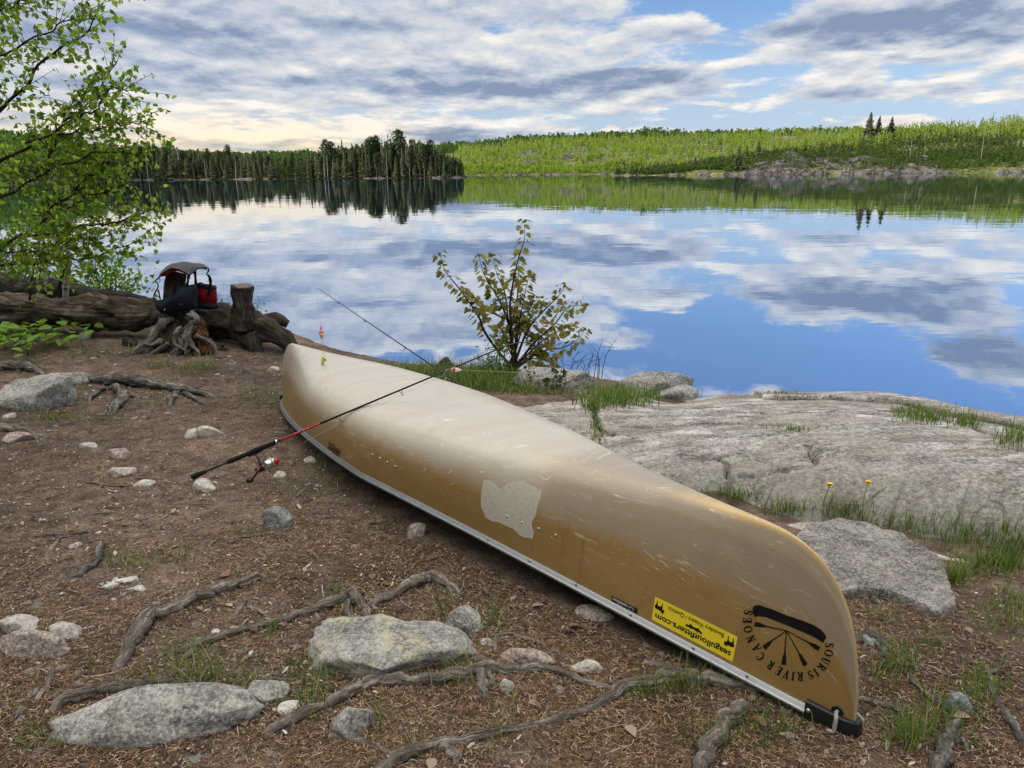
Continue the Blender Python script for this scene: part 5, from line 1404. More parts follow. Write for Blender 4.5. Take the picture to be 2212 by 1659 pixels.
def stonemat(name, dark, mid, pale, lichen=None, lamt=.5, speck=.5):
    m, g = mat(name); co = g.v('ADD', g.coord(), g.v('SCALE', g.n('ShaderNodeObjectInfo').outputs['Location'], None, 1.0))
    a = g.noise(co, 8, 7, .70); b = g.noise(co, 48, 5, .74); c0 = g.noise(co, 95, 3, .62)
    c = g.ramp(g.m('ADD', g.m('MULTIPLY', a, .5), g.m('MULTIPLY', b, .5)), [(.36, tuple(x * .75 for x in dark)), (.49, mid), (.63, tuple(min(.8, x * 1.12) for x in pale))])
    c = g.mix(g.m('MULTIPLY', g.rng(c0, .55, .62), speck), c, tuple(x * .4 for x in dark))
    c = g.mix(g.m('MULTIPLY', g.rng(c0, .45, .38), speck * .9), c, tuple(min(.8, x * 1.35) for x in pale))
    if lichen:
        l = g.m('MULTIPLY', g.rng(g.noise(co, 13, 7, .78), .49, .55), g.rng(g.noise(co, 3.2, 3, .6), .44, .58))
        c = g.mix(g.m('MULTIPLY', l, lamt), c, g.mix(b, tuple(x * .65 for x in lichen), tuple(min(.8, x * 1.1) for x in lichen)))
    g.out(g.bsdf(c, .88, g.bump(g.m('ADD', a, g.m('ADD', g.m('MULTIPLY', b, .7), g.m('MULTIPLY', c0, .3))), 1.0, .016), .2))
    return m
m_s_grey = stonemat("grey_granite", (.10, .098, .09), (.235, .23, .215), (.46, .45, .425), (.55, .54, .47), .45)
m_s_yel = stonemat("lichened_granite", (.12, .118, .105), (.26, .255, .235), (.44, .43, .41), (.60, .575, .38), .6)
m_s_pink = stonemat("pinkish_granite", (.17, .135, .12), (.34, .28, .25), (.54, .47, .43), None)
m_s_white = stonemat("pale_quartz", (.26, .235, .20), (.46, .43, .385), (.66, .635, .59), None, 0, .25)
m_s_blue = stonemat("bluish_slate", (.085, .09, .09), (.185, .20, .20), (.33, .345, .34), (.40, .43, .38), .5, .3)
m_s_slab = stonemat("rough_slab_granite", (.075, .070, .063), (.18, .168, .152), (.34, .322, .30), (.42, .43, .37), .5, .6)
m_s_dark = stonemat("dark_shore_rock", (.02, .018, .016), (.055, .05, .045), (.13, .12, .105), None)

def stone(pxc, pbase, w, h, m, label, seed, deep=.55, rot=0.0, cuts=7, n=4, tall=.62, name="stone", cat="stone", rough=.11, depth=None):
    """stone whose foot shows at (pxc, pbase), w wide and h high in picture units"""
    p = sp(pxc, pbase - h * .12); D = np.linalg.norm(p - EYE)
    sx_ = w / 2 / FD * D; vis = h / FD * D
    sy_ = depth if depth else sx_ * deep; sz_ = max(vis * tall, .012)
    V, F = stone_shape(seed, n, cuts, rough)
    a = rot; c, s = math.cos(a), math.sin(a)
    V = V * [sx_, sy_, sz_]
    V = np.stack([V[:, 0] * c - V[:, 1] * s, V[:, 0] * s + V[:, 1] * c, V[:, 2]], -1)
    base = p + np.array([0, sy_ * .85, 0]); base[2] = top_z(base[0], base[1])
    return tag(mk(name, V + base + [0, 0, sz_ * .12], F, m, None, True, None, base), label, cat)

stone(300, 1622, 405, 116, m_s_grey, "long low speckled boulder nearest the bottom left corner", 118, .40, .10, 4, 5, .56, "boulder", "boulder", .11)
stone(815, 1486, 392, 138, m_s_yel, "wide angular grey boulder with patches of yellow lichen between the roots", 116, .50, -.10, 9, 5, .56, "boulder", "boulder", .13)
stone(1003, 1376, 82, 56, m_s_grey, "rounded grey stone just behind the wide lichened boulder", 14, .7, .2, 6, 4, .7)
stone(52, 1440, 145, 70, m_s_pink, "pinkish grey boulder cut by the left edge of the picture", 15, .6, .1, 6, 5, .6, "boulder", "boulder")
stone(133, 1388, 62, 38, m_s_white, "round white stone above the pinkish boulder", 16, .75, .1, 6, 4, .7)
stone(22, 1381, 75, 40, m_s_white, "flat white stone at the left edge behind the pinkish boulder", 17, .7, 0, 7, 4, .6)
stone(597, 1150, 62, 44, m_s_blue, "bluish grey pyramid-shaped stone alone on the dirt", 18, .7, .2, 9, 4, .85)
stone(896, 1168, 48, 32, m_s_pink, "pinkish angular stone beside the canoe's shadow", 19, .7, .3, 9, 4, .8)
stone(1140, 1446, 122, 46, m_s_pink, "long pale pinkish stone lying past the wide boulder under thin roots", 20, .35, -.28, 8, 4, .62)
stone(1265, 1457, 72, 24, m_s_white, "flat pale oval stone in the canoe's shade near the long root", 21, .55, -.1, 5, 4, .6)
stone(1287, 1345, 84, 30, m_s_pink, "tan stone half tucked under the canoe's gunwale", 22, .6, -.2, 7, 4, .65)
stone(762, 1602, 92, 72, m_s_grey, "angular grey stone between the two nearest roots at the bottom", 23, .7, .5, 9, 4, .7)
stone(562, 1527, 100, 52, m_s_grey, "pale flat-topped stone right of the long speckled boulder", 24, .6, -.1, 8, 4, .55)
stone(622, 1545, 52, 26, m_s_white, "small whitish stone beside the pale flat-topped stone", 25, .7, .4, 8, 3, .55)
stone(1098, 1502, 36, 34, m_s_white, "small cream stone below the long grey root", 26, .7, .1, 8, 3, .75)
stone(1052, 1402, 34, 22, m_s_pink, "small pink stone touching the right end of the wide boulder", 27, .7, .1, 8, 3, .75)
stone(248, 996, 60, 34, m_s_pink, "pinkish wedge of stone on the dirt left of the rod butt", 28, .55, -.4, 7, 4, .75)
stone(258, 1033, 52, 23, m_s_white, "pale pointed stone just below the pinkish wedge", 29, .55, .3, 7, 3, .7)
stone(437, 1066, 52, 28, m_s_white, "pale stone directly under the butt of the rod", 30, .6, 0, 8, 4, .75)
stone(440, 949, 74, 32, m_s_white, "white flat stone above the rod's butt with a second stone against it", 31, .5, .1, 8, 4, .65)
stone(410, 953, 32, 22, m_s_white, "small round pale stone leaning on the white flat stone", 32, .8, 0, 6, 3, .8)
stone(310, 1053, 50, 16, m_s_white, "thin white stone lying flat below the pale pointed stone", 33, .4, 0, 6, 3, .6)
stone(187, 972, 36, 14, m_s_white, "small flat white stone left of the pinkish wedge", 34, .5, 0, 6, 3, .7)
stone(600, 1033, 32, 14, m_s_white, "small whitish stone below the fishing reel", 35, .6, .2, 6, 3, .8)
stone(667, 1003, 40, 16, m_s_white, "slim pale stone between the reel and the canoe", 36, .4, -.5, 6, 3, .8)
stone(160, 1185, 26, 12, m_s_white, "little cream flat stone above the pale curved stick", 37, .7, .3, 8, 3, .6)
stone(270, 1262, 62, 14, m_s_white, "flat white stone, topmost of the small cluster left of the thick root", 38, .45, .2, 8, 3, .6)
stone(230, 1277, 38, 18, m_s_white, "whitish stone, lowest of the small cluster left of the thick root", 39, .6, .2, 8, 3, .6)
stone(290, 1280, 46, 12, m_s_white, "slim white stone on the right of the small cluster", 40, .4, .1, 6, 3, .6)
stone(60, 896, 165, 92, m_s_grey, "large grey slab sloping out of the dirt at the left edge", 41, .6, .35, 8, 5, .62, "boulder", "boulder")
stone(132, 838, 90, 42, m_s_grey, "mottled grey rock behind the large slab at the left edge", 42, .6, .2, 8, 4, .6)
stone(25, 960, 60, 22, m_s_pink, "pinkish stone at the left edge below the grey slab", 43, .6, 0, 8, 4, .6)
stone(180, 735, 30, 18, m_s_grey, "small grey stone below the broad green leaves", 44, .7, 0, 8, 3, .8)
stone(403, 790, 22, 14, m_s_white, "pale stone below the orange rotten wood", 45, .7, 0, 8, 3, .8, rough=.1) if False else None
stone(590, 802, 24, 10, m_s_white, "white pebble on the dirt before the canoe's far end", 46, .6, 0, 6, 3, .8)
stone(1210, 848, 225, 62, m_s_grey, "long low grey rock under the maple by the water", 47, .5, -.05, 5, 5, .62, "boulder", "boulder", .12)
stone(1415, 862, 205, 72, m_s_grey, "flat-topped grey boulder at the water's edge right of the maple", 48, .5, .03, 8, 5, .62, "boulder", "boulder", .14)
stone(1470, 868, 120, 46, m_s_grey, "lower grey rock at the foot of the flat-topped boulder", 49, .5, .0, 6, 4, .6, "boulder", "boulder", .14)
stone(962, 806, 48, 34, m_s_dark, "small black rock at the water left of the maple", 50, .7, 0, 8, 4, .85)
stone(2080, 1552, 66, 48, m_s_blue, "mossy grey stone near the right edge among small roots", 51, .7, .2, 7, 4, .55)
stone(1885, 1402, 44, 22, m_s_blue, "smooth grey stone poking out right of the canoe's near end", 52, .7, .0, 5, 4, .8)
stone(15, 905, 30, 12, m_s_white, "pale flake of stone at the foot of the grey slab", 53, .7, 0, 8, 3, .7)
for k, (x, y, w, h) in enumerate([(905, 1208, 26, 12), (700, 1120, 22, 10), (420, 1225, 30, 8), (350, 1330, 20, 14), (1005, 1135, 22, 10), (60, 1262, 24, 12), (140, 1300, 20, 9)]):
    pass
# broad flat slab beside the canoe's near end
slab_px = [(1740, 1160), (1790, 1152), (1860, 1152), (1950, 1180), (2000, 1205), (2040, 1240), (2062, 1300), (2066, 1325), (2030, 1340), (1985, 1322), (1920, 1300), (1850, 1290), (1790, 1300), (1725, 1265), (1690, 1200)]
SPt = np.array([gp(*p) for p in slab_px]); cS = SPt.mean(0)
nr, ns_ = 22, 90
lp_ = np.vstack([SPt, SPt[:1]]); cu_ = np.concatenate([[0], np.cumsum(np.linalg.norm(np.diff(lp_, axis=0), axis=1))]); uu_ = np.linspace(0, cu_[-1], ns_ + 1)[:-1]
ang = np.stack([np.interp(uu_, cu_, lp_[:, q]) for q in range(3)], -1); ang[:, :2] += .012 * np.stack([fbm(np.arange(ns_) * .4, 1, 0, 5, 3), fbm(np.arange(ns_) * .4, 9, 0, 6, 3)], -1)
rows = []
for r_ in np.concatenate([[1.05, 1.02, 1.0, .985, .97], np.linspace(.94, 0, nr - 5)]):
    p = cS + (ang - cS) * r_
    hgt = .052 * np.clip((1.02 - r_) / .05, -.6, 1) * np.ones(ns_)
    hgt = np.where(r_ > 1, -.05, hgt) + .007 * fbm(p[:, 0] * 5, p[:, 1] * 5, 0, 7, 4) + .004 * fbm(p[:, 0] * 25, p[:, 1] * 25, 0, 8, 3)
    pl_ = -.0095 * (p[:, 0] + .45) - .054 * (p[:, 1] - 4.08); rows.append(np.c_[p[:, 0], p[:, 1], (pl_ if r_ < 1 else gz(p[:, 0], p[:, 1])) + hgt + .06 * (p[:, 1] - cS[1])])
SLV = np.stack(rows, 0)
slab = mk("boulder", SLV.reshape(-1, 3), grid_faces(nr, ns_, 0, True)[:, ::-1].copy(), m_s_slab, None, True, None, cS)
tag(slab, "broad low grey slab of rock beside the canoe's near end", "boulder")
led_px = [(1660, 1128), (1760, 1142), (1870, 1165), (1980, 1195), (2080, 1212), (2130, 1222)]
LP_ = np.array([gp(*p) for p in led_px]); V, F, U = tube(spline(LP_, 50) + [0, 0, -.03], [.03, .06, .075, .06, .05, .03], 16, .25, 61, .8)
tag(mk("rock_ledge", V, F, stonemat("pale_ledge_rock", (.20, .18, .15), (.38, .35, .30), (.56, .53, .47), None, 0, .3), None, True, None, LP_[2]), "narrow pale rib of rock showing behind the broad slab", "rock")

# scattered small stones: each its own object
protos = []
for k in range(6):
    V, F = stone_shape(200 + k, 2, 7, .18); me = bpy.data.meshes.new("small_stone"); me.from_pydata([tuple(v) for v in V], [], F); me.polygons.foreach_set("use_smooth", [k % 2 == 0] * len(F)); me.materials.append([m_s_white, m_s_pink, m_s_grey, m_s_white, m_s_white, m_s_pink][k]); protos.append(me)
def in_canoe(x, y):
    dx, dy = x - CPOS[0], y - CPOS[1]; c, s = math.cos(CYAW), math.sin(CYAW)
    u, v = dx * c + dy * s, -dx * s + dy * c
    return (np.abs(u) < 2.55) & (np.abs(v) < .40 * np.clip(1 - (np.abs(u) / 2.6) ** 1.7, 0, 1))
def on_rock(x, y):
    h = rock_bvh.ray_cast(Vector((x, y, 3)), Vector((0, 0, -1))); return h[0] is not None and h[0].z > gz(x, y) + .004
r2_ = np.random.default_rng(77)
cnt = 0
while cnt < 230:
    px, py = r2_.uniform(0, 2212), 730 + 929 * r2_.random() ** 1.2
    if px > 1250 and r2_.random() < .65: continue
    if r2_.random() > .25 + .75 * (fbm(px * .004, py * .008, 0, 88, 2) > -.1): continue
    p = gp(px, py)
    if in_canoe(p[0], p[1]) or on_rock(p[0], p[1]) or p[1] > 8: continue
    sz = r2_.uniform(5, 15) * (.55 + .6 * (py - 730) / 929) / FD * np.linalg.norm(p - EYE)
    o = bpy.data.objects.new("small_stone", protos[int(r2_.integers(6))]); COL.objects.link(o)
    o.location = (p[0], p[1], p[2] + sz * .05); o.scale = (sz, sz * r2_.uniform(.55, .9), sz * r2_.uniform(.25, .5)); o.rotation_euler = (0, 0, r2_.uniform(0, 6.28))
    tag(o, "small pale stone lying loose on the pine needle litter", "stone", "small loose stones on the litter"); cnt += 1

# ------------------------------------------------------------------ roots and sticks
def root(paths, label, seed, m=None, lift=.5, name="tree_root", cat="root", wob=.26):
    """paths: list of (picture places, radii in picture units); the pieces belong to one root"""
    mb = MB(); first = None; rr_ = np.random.default_rng(500 + seed)
    todo = list(paths)
    if name == "tree_root":
        for pts, rd in paths:
            if max(rd) < 7 or len(pts) < 4: continue
            for _ in range(int(len(pts) * .55)):
                i = int(rr_.integers(1, len(pts) - 1)); a_ = np.array(pts[i], float); dr_ = unit(np.array(pts[i + 1], float) - np.array(pts[i - 1]))
                sd_ = np.array([-dr_[1], dr_[0] * .6]) * rr_.choice([-1, 1]); L_ = rr_.uniform(18, 60)
                q1 = a_ + (dr_ * .6 + sd_ * .5) * L_ * .5; q2 = q1 + (dr_ * rr_.uniform(0, .8) + sd_ * rr_.uniform(.3, .9)) * L_ * .5
                todo.append(([tuple(a_), tuple(q1), tuple(q2)], [min(4.5, max(rd) * .4), 3.0, 1.6]))
    for k, (pts, rd) in enumerate(todo):
        P = []
        for px, py in pts:
            q = sp(px, py); P.append(q)
        P = np.array(P); n = max(18, int(len(pts) * 14)); Ps = spline(P, n)
        r = np.interp(np.linspace(0, 1, n), np.linspace(0, 1, len(rd)), rd) / FD * np.linalg.norm(Ps - EYE, axis=1)
        r = r * (1 + .16 * fbm(np.arange(n) * .16, seed * 1.7, k, 8, 3))
        Ps[:, :2] += .38 * r[:, None] * np.stack([fbm(np.arange(n) * .20, seed, k, 3, 3), fbm(np.arange(n) * .20, seed, k + 9, 4, 3)], -1)
        Ps[:, 2] = np.array([top_z(x, y) for x, y in Ps[:, :2]]) + r * (lift + .35 * fbm(np.arange(n) * .13, seed, k + 4, 6, 2))
        e = np.minimum(np.arange(n), np.arange(n)[::-1]) / 7.0
        Ps[:, 2] -= np.clip(1 - e, 0, 1) ** 1.3 * r * 1.9
        V, F, U = tube(Ps, r, 18, wob * .95, seed + k, .9, True, 9.0); mb.add(V, F, U)
        if first is None: first = P[len(P) // 2]
    return tag(mb.build(name, m or m_root, None, True, loc=first), label, cat)

root([([(250, 1455), (285, 1395), (330, 1340), (400, 1308), (460, 1285), (520, 1262), (578, 1243)], [12, 14, 16, 15, 15, 14, 10])], "thick grey root running up the dirt at the left", 1)
root([([(105, 1535), (160, 1512), (260, 1492), (350, 1480), (400, 1480), (442, 1498)], [13, 13, 11, 9, 9, 5])], "curved brown root behind the long speckled boulder", 2)
root([([(330, 1420), (420, 1402), (520, 1365), (600, 1347), (680, 1318), (730, 1300), (760, 1280)], [5, 7, 7, 6, 9, 12, 11]), ([(758, 1280), (778, 1310), (800, 1340), (812, 1362)], [11, 10, 10, 8]), ([(755, 1290), (752, 1320), (762, 1345)], [7, 7, 5])], "forked grey root arching up left of the wide lichened boulder", 3, None, .8)
root([([(795, 1312), (850, 1290), (900, 1265), (928, 1254), (965, 1268), (1002, 1288)], [10, 12, 12, 12, 8, 5]), ([(890, 1272), (905, 1282), (915, 1290)], [4, 3, 2])], "bent grey root arching just behind the wide lichened boulder", 4, None, .8)
root([([(560, 1592), (640, 1556), (720, 1522), (790, 1486), (860, 1476), (940, 1476), (1000, 1462), (1035, 1446), (1090, 1450), (1150, 1450), (1200, 1456), (1270, 1478), (1330, 1490)], [9, 11, 11, 12, 13, 13, 13, 14, 12, 9, 8, 7, 4]), ([(1036, 1452), (1042, 1480), (1044, 1512)], [12, 11, 9]), ([(1050, 1455), (1062, 1475), (1075, 1488)], [7, 6, 4])], "long grey root crossing in front of the wide lichened boulder", 5, None, .7)
root([([(800, 1675), (880, 1634), (950, 1611), (1050, 1592), (1150, 1571), (1230, 1548), (1300, 1520), (1360, 1488), (1420, 1474), (1500, 1468), (1560, 1480), (1640, 1492), (1705, 1520), (1750, 1540)], [11, 13, 12, 9, 8, 8, 9, 11, 15, 17, 13, 14, 14, 10]), ([(948, 1614), (975, 1632), (990, 1652)], [11, 10, 8]), ([(1000, 1602), (1050, 1588), (1080, 1575)], [5, 7, 4])], "longest root, winding from the bottom edge to beneath the canoe's near end", 6)
root([([(1505, 1690), (1530, 1635), (1555, 1590), (1585, 1555), (1614, 1528)], [15, 16, 15, 15, 13])], "stout cut root stub pointing at the canoe's near end", 7, None, .9)
root([([(700, 1592), (760, 1600), (810, 1615), (862, 1642)], [6, 7, 6, 4])], "thin root beside the angular grey stone at the bottom", 8)
root([([(160, 812), (240, 830), (320, 836), (400, 848), (470, 860)], [7, 11, 11, 9, 5]), ([(235, 838), (262, 850), (262, 872), (244, 894)], [8, 9, 9, 8]), ([(225, 840), (205, 855), (190, 868)], [5, 5, 3]), ([(385, 848), (372, 865), (368, 880)], [6, 6, 6]), ([(395, 850), (425, 868), (450, 875)], [5, 5, 3]), ([(300, 828), (350, 826), (370, 832)], [4, 4, 2])], "weathered forked root lying on the dirt right of the grey slab", 9, m_silver, .9)
root([([(-20, 800), (30, 798), (70, 802), (98, 814)], [8, 9, 8, 4])], "pale root end at the left edge above the grey slab", 10, m_silver)
root([([(-30, 925), (30, 932), (70, 940), (104, 944)], [8, 9, 6, 3])], "grey root end at the left edge below the grey slab", 11, m_root)
root([([(140, 1257), (180, 1238), (203, 1222), (216, 1195), (214, 1168)], [6, 7, 8, 7, 4])], "pale curved stick alone on the dirt at the left", 12, m_silver, .7, "stick", "stick")
root([([(1842, 1392), (1868, 1386), (1895, 1392), (1912, 1420), (1940, 1442)], [8, 11, 10, 5, 3])], "short silvery root knuckle just right of the emblem", 13, m_silver, .8)
root([([(1912, 1440), (1950, 1450), (1985, 1490), (2030, 1518), (2070, 1530)], [3, 6, 5, 6, 4]), ([(1925, 1442), (1990, 1440), (2040, 1450)], [5, 5, 3])], "thin pale root straggling over the litter at the right", 14, m_silver)
root([([(2020, 1680), (2040, 1630), (2052, 1598), (2060, 1572), (2085, 1556)], [13, 16, 12, 9, 5]), ([(2050, 1600), (2075, 1605), (2090, 1625)], [7, 6, 4])], "knobbly silvery root at the bottom right", 15, m_silver, .9)
root([([(2135, 1440), (2140, 1490), (2160, 1530), (2185, 1575), (2215, 1620)], [4, 6, 5, 7, 7]), ([(2138, 1455), (2160, 1452), (2175, 1456)], [5, 4, 3])], "thin silvery root near the right edge", 16, m_silver)
root([([(1840, 1512), (1890, 1522), (1940, 1536), (1975, 1545)], [5, 7, 6, 4])], "thin brown root running right from the canoe's stem", 17)
root([([(1822, 1272), (1850, 1276), (1880, 1292), (1908, 1312)], [5, 8, 6, 3])], "curved pale root emerging beside the broad slab", 18, m_silver)
root([([(1070, 1412), (1072, 1378), (1105, 1374), (1140, 1382), (1185, 1398)], [5, 6, 5, 5, 3])], "thin looping root above the long pale stone", 19)
root([([(1384, 1432), (1420, 1440), (1470, 1455), (1512, 1470)], [6, 7, 7, 6])], "dark short root in the shade under the canoe", 20)
root([([(1180, 1405), (1230, 1425), (1262, 1450)], [5, 4, 3]), ([(1000, 1415), (1040, 1430), (1090, 1446)], [9, 8, 6])], "dark rootlet between the long pale stone and the long root", 21)
root([([(505, 1330), (528, 1305), (545, 1290)], [6, 7, 5]), ([(530, 1308), (560, 1322), (580, 1335)], [4, 5, 4])], "small forked root below the thick grey root", 22)
root([([(390, 1432), (430, 1400), (470, 1380), (492, 1362)], [5, 6, 6, 3])], "small root parallel to the thick grey root", 23)
for k, (pts, rd) in enumerate([([(60, 1160), (120, 1156), (210, 1150)], [3, 4, 3]), ([(505, 1165), (560, 1158), (600, 1150), (640, 1144)], [4, 4, 4, 3]), ([(790, 1135), (830, 1128), (860, 1122)], [5, 5, 3]), ([(110, 1190), (125, 1172), (140, 1160)], [3, 4, 3]), ([(920, 1210), (940, 1205), (975, 1198)], [3, 4, 2]), ([(1940, 1420), (1948, 1400), (1950, 1370)], [2, 2, 1]), ([(70, 1520), (100, 1490), (118, 1440)], [5, 5, 4]), ([(575, 1640), (600, 1600), (640, 1560)], [2, 3, 2]), ([(420, 1080), (480, 1085), (540, 1078)], [2, 2, 1]), ([(1690, 1600), (1730, 1590), (1800, 1600)], [3, 3, 2]), ([(180, 640 + 400), (260, 1052), (330, 1040)], [2, 2, 1]), ([(240, 1650), (330, 1600), (430, 1560)], [3, 3, 2])]):
    o = root([(pts, rd)], "thin dry stick lying on the litter", 40 + k, m_root, .6, "stick", "stick"); o["group"] = "thin dry sticks on the litter"

# ------------------------------------------------------------------ litter: needles, bark flakes, gravel
def polar(n, rmin, rmax, seed, amax=46):
    r = np.random.default_rng(seed)
    rr = rmin * (rmax / rmin) ** r.random(n); a = np.radians(r.uniform(-amax, amax, n))
    x, y = rr * np.sin(a), rr * np.cos(a)
    k = ~in_canoe(x, y) & (y < shore(x) - .15)
    return x[k], y[k]
def rock_mask(x, y):
    return np.array([rock_bvh.ray_cast(Vector((a, b, 3)), Vector((0, 0, -1)))[0] is None for a, b in zip(x, y)])
x, y = polar(190000, 1.25, 9.0, 5)
x2, y2 = polar(110000, 1.25, 3.8, 6); x, y = np.concatenate([x, x2]), np.concatenate([y, y2])
bare = fbm(x * .9, y * .9, 0, 91, 3) + 1.0 * fbm(x * 2.6, y * 2.6, 0, 92, 3) + .25 * sstep(-.8, -2.8, x) * sstep(5.0, 3.2, y)
k = rng.random(len(x)) > np.clip(.06 + .75 * bare, 0, .85); x, y = x[k], y[k]
k = rock_mask(x, y); x, y = x[k], y[k]
n = len(x); dist = np.hypot(x, y)
a = rng.uniform(0, 6.283, n); L = rng.uniform(.010, .030, n) * rng.uniform(.8, 1.25, n); wd = rng.uniform(.00045, .0009, n) * (1 + .25 * dist)
z = gz(x, y) + rng.uniform(.001, .009, n); tilt = rng.normal(size=n) * .16
d = np.stack([np.cos(a) * np.cos(tilt), np.sin(a) * np.cos(tilt), np.sin(tilt)], -1); s = np.stack([-np.sin(a), np.cos(a), 0 * a], -1)
C = np.stack([x, y, z], -1); bend = rng.normal(size=n)[:, None] * .22 * L[:, None] * s
A_, B_, C_ = C - d * L[:, None] / 2, C + bend + [0, 0, .002], C + d * L[:, None] / 2
ss = s * wd[:, None]
NV = np.stack([A_ - ss, A_ + ss, B_ - ss, B_ + ss, C_ - ss, C_ + ss], 1)
NV[..., 2] = np.maximum(NV[..., 2], (gz(NV[..., 0].mean(1), NV[..., 1].mean(1)) + .0015)[:, None])
base_ = (np.arange(n) * 6)[:, None, None]
NF = (base_ + np.array([[0, 1, 3, 2], [2, 3, 5, 4]])[None]).reshape(-1, 4)
m_need, g = mat("dry_pine_needles"); r_ = g.island()
g.out(g.bsdf(g.ramp(r_, [(0, (.030, .019, .012)), (.38, (.085, .050, .028)), (.68, (.17, .103, .058)), (.9, (.28, .19, .115)), (1, (.42, .35, .26))]), .75, None, .2))
tag(mk("pine_needle_litter", NV.reshape(-1, 3), NF, m_need, None, False), "brown pine needle litter covering the ground", "litter", None, "stuff")
# bark flakes and dead leaf scraps
x, y = polar(34000, 1.3, 9.2, 8); k = rng.random(len(x)) < np.clip(.45 + .9 * fbm(x * 1.4, y * 1.4, 0, 95, 3), .08, 1); x, y = x[k], y[k]; k = rock_mask(x, y); x, y = x[k], y[k]; n = len(x)
a = rng.uniform(0, 6.283, n); L = np.clip(.0105 * np.exp(.55 * rng.normal(size=n)), .004, .05); W_ = L * rng.uniform(.2, .6, n)
d = np.stack([np.cos(a), np.sin(a), rng.normal(size=n) * .2], -1); s = np.stack([-np.sin(a), np.cos(a), rng.normal(size=n) * .25], -1)
C = np.stack([x, y, gz(x, y) + .006 + rng.uniform(0, .006, n)], -1); dl, sw = d * L[:, None] / 2, s * W_[:, None] / 2
FV = np.stack([C - dl - sw * .5, C - dl * .3 + sw * -1.1, C + dl - sw * .3, C + dl * .8 + sw * .6, C + sw + [0, 0, .003], C - dl + sw * .7], 1)
FF = np.arange(n * 6).reshape(-1, 6)
m_flake, g = mat("bark_flakes"); r_ = g.island()
g.out(g.bsdf(g.ramp(r_, [(0, (.035, .025, .02)), (.35, (.10, .075, .058)), (.65, (.185, .15, .125)), (.88, (.30, .26, .225)), (1, (.46, .42, .37))]), .85, None, .15))
tag(mk("bark_litter", FV.reshape(-1, 3), FF, m_flake, None, False), "grey and brown bark chips and dead leaf scraps on the ground", "litter", None, "stuff")
# brown dead leaves
x, y = polar(170, 1.4, 7.5, 14); k = rock_mask(x, y); x, y = x[k], y[k]; n = len(x)
a = rng.uniform(0, 6.283, n); dv = np.stack([np.cos(a), np.sin(a), rng.normal(size=n) * .15], -1); sv_ = np.stack([-np.sin(a), np.cos(a), rng.normal(size=n) * .3], -1)
shp = np.array([(0, 0), (.2, .26), (.5, .34), (.8, .16), (1, 0), (.78, -.2), (.5, -.32), (.2, -.24)]); Lf = rng.uniform(.025, .060, n)
DV = np.stack([x, y, gz(x, y) + .008], -1)[:, None] + Lf[:, None, None] * (shp[None, :, :1] * dv[:, None] + shp[None, :, 1:] * sv_[:, None] + np.abs(shp[None, :, 1:]) * np.array([0, 0, .5]))
m_dleaf, g = mat("dead_leaves"); r_ = g.island()
g.out(g.bsdf(g.ramp(r_, [(0, (.06, .035, .02)), (.5, (.17, .11, .07)), (1, (.30, .24, .19))]), .7, None, .2))
tag(mk("leaf_litter", DV.reshape(-1, 3), np.arange(n * 8).reshape(-1, 8), m_dleaf, None, False), "curled brown dead leaves strewn over the ground", "litter", None, "stuff")
# twigs
mb_V, mb_F, nv = [], [], 0
x, y = polar(900, 1.35, 8.5, 10); k = rock_mask(x, y); x, y = x[k], y[k]
rt = np.random.default_rng(44)
for xx, yy in zip(x, y):
    a = rt.uniform(0, 6.283); L = rt.uniform(.03, .16); q = np.linspace(-.5, .5, 6)
    bx = xx + np.cos(a) * L * q + np.sin(a) * L * .5 * rt.normal() * (q ** 2 - .1); by = yy + np.sin(a) * L * q - np.cos(a) * L * .5 * rt.normal() * (q ** 2 - .1)
    r_ = rt.uniform(.0012, .0042) * (.6 + .1 * yy)
    V, F, U = tube(np.stack([bx, by, gz(bx, by) + .005 + r_ * .6], -1), [r_, r_ * .8, r_ * .5], 5)
    mb_V.append(V); mb_F += [tuple(i + nv for i in f) for f in F]; nv += len(V)
m_twl, g = mat("twig_litter"); r_ = g.island()
g.out(g.bsdf(g.ramp(r_, [(0, (.04, .03, .024)), (.5, (.13, .10, .08)), (1, (.38, .34, .30))]), .85, None, .15))
tag(mk("twig_litter", np.concatenate(mb_V), mb_F, m_twl, None, True), "short broken twigs scattered over the ground", "litter", None, "stuff")
# gravel
x, y = polar(15000, 1.3, 8.6, 9); bare = fbm(x * .9, y * .9, 0, 91, 3) + .55 * sstep(-.2, -2.6, x)
k = (rng.random(len(x)) < np.clip(.22 + .8 * bare, .06, 1)); x, y = x[k], y[k]; k = rock_mask(x, y); x, y = x[k], y[k]; n = len(x)
V0, F0 = ICO[1]; F0 = np.array(F0)
sz = rng.uniform(.0025, .0075, n) * (.6 + .12 * np.hypot(x, y)) * np.where(rng.random(n) < .08, 1.7, 1)
Vj = V0[None] * (1 + .3 * rng.normal(size=(n, len(V0), 1)).clip(-1.2, 1.2)) * (sz[:, None] * np.stack([rng.uniform(.8, 1.5, n), rng.uniform(.7, 1.1, n), rng.uniform(.4, .7, n)], -1))[:, None]
a = rng.uniform(0, 6.283, n); ca, sa = np.cos(a)[:, None], np.sin(a)[:, None]
Vj = np.stack([Vj[..., 0] * ca - Vj[..., 1] * sa, Vj[..., 0] * sa + Vj[..., 1] * ca, Vj[..., 2]], -1) + np.stack([x, y, gz(x, y) + sz * .15], -1)[:, None]
GF = (F0[None] + (np.arange(n) * len(V0))[:, None, None]).reshape(-1, 3)
m_grav, g = mat("gravel"); r_ = g.island()
g.out(g.bsdf(g.ramp(r_, [(0, (.12, .10, .085)), (.4, (.26, .225, .19)), (.75, (.42, .38, .33)), (1, (.58, .55, .50))]), .85, None, .2))
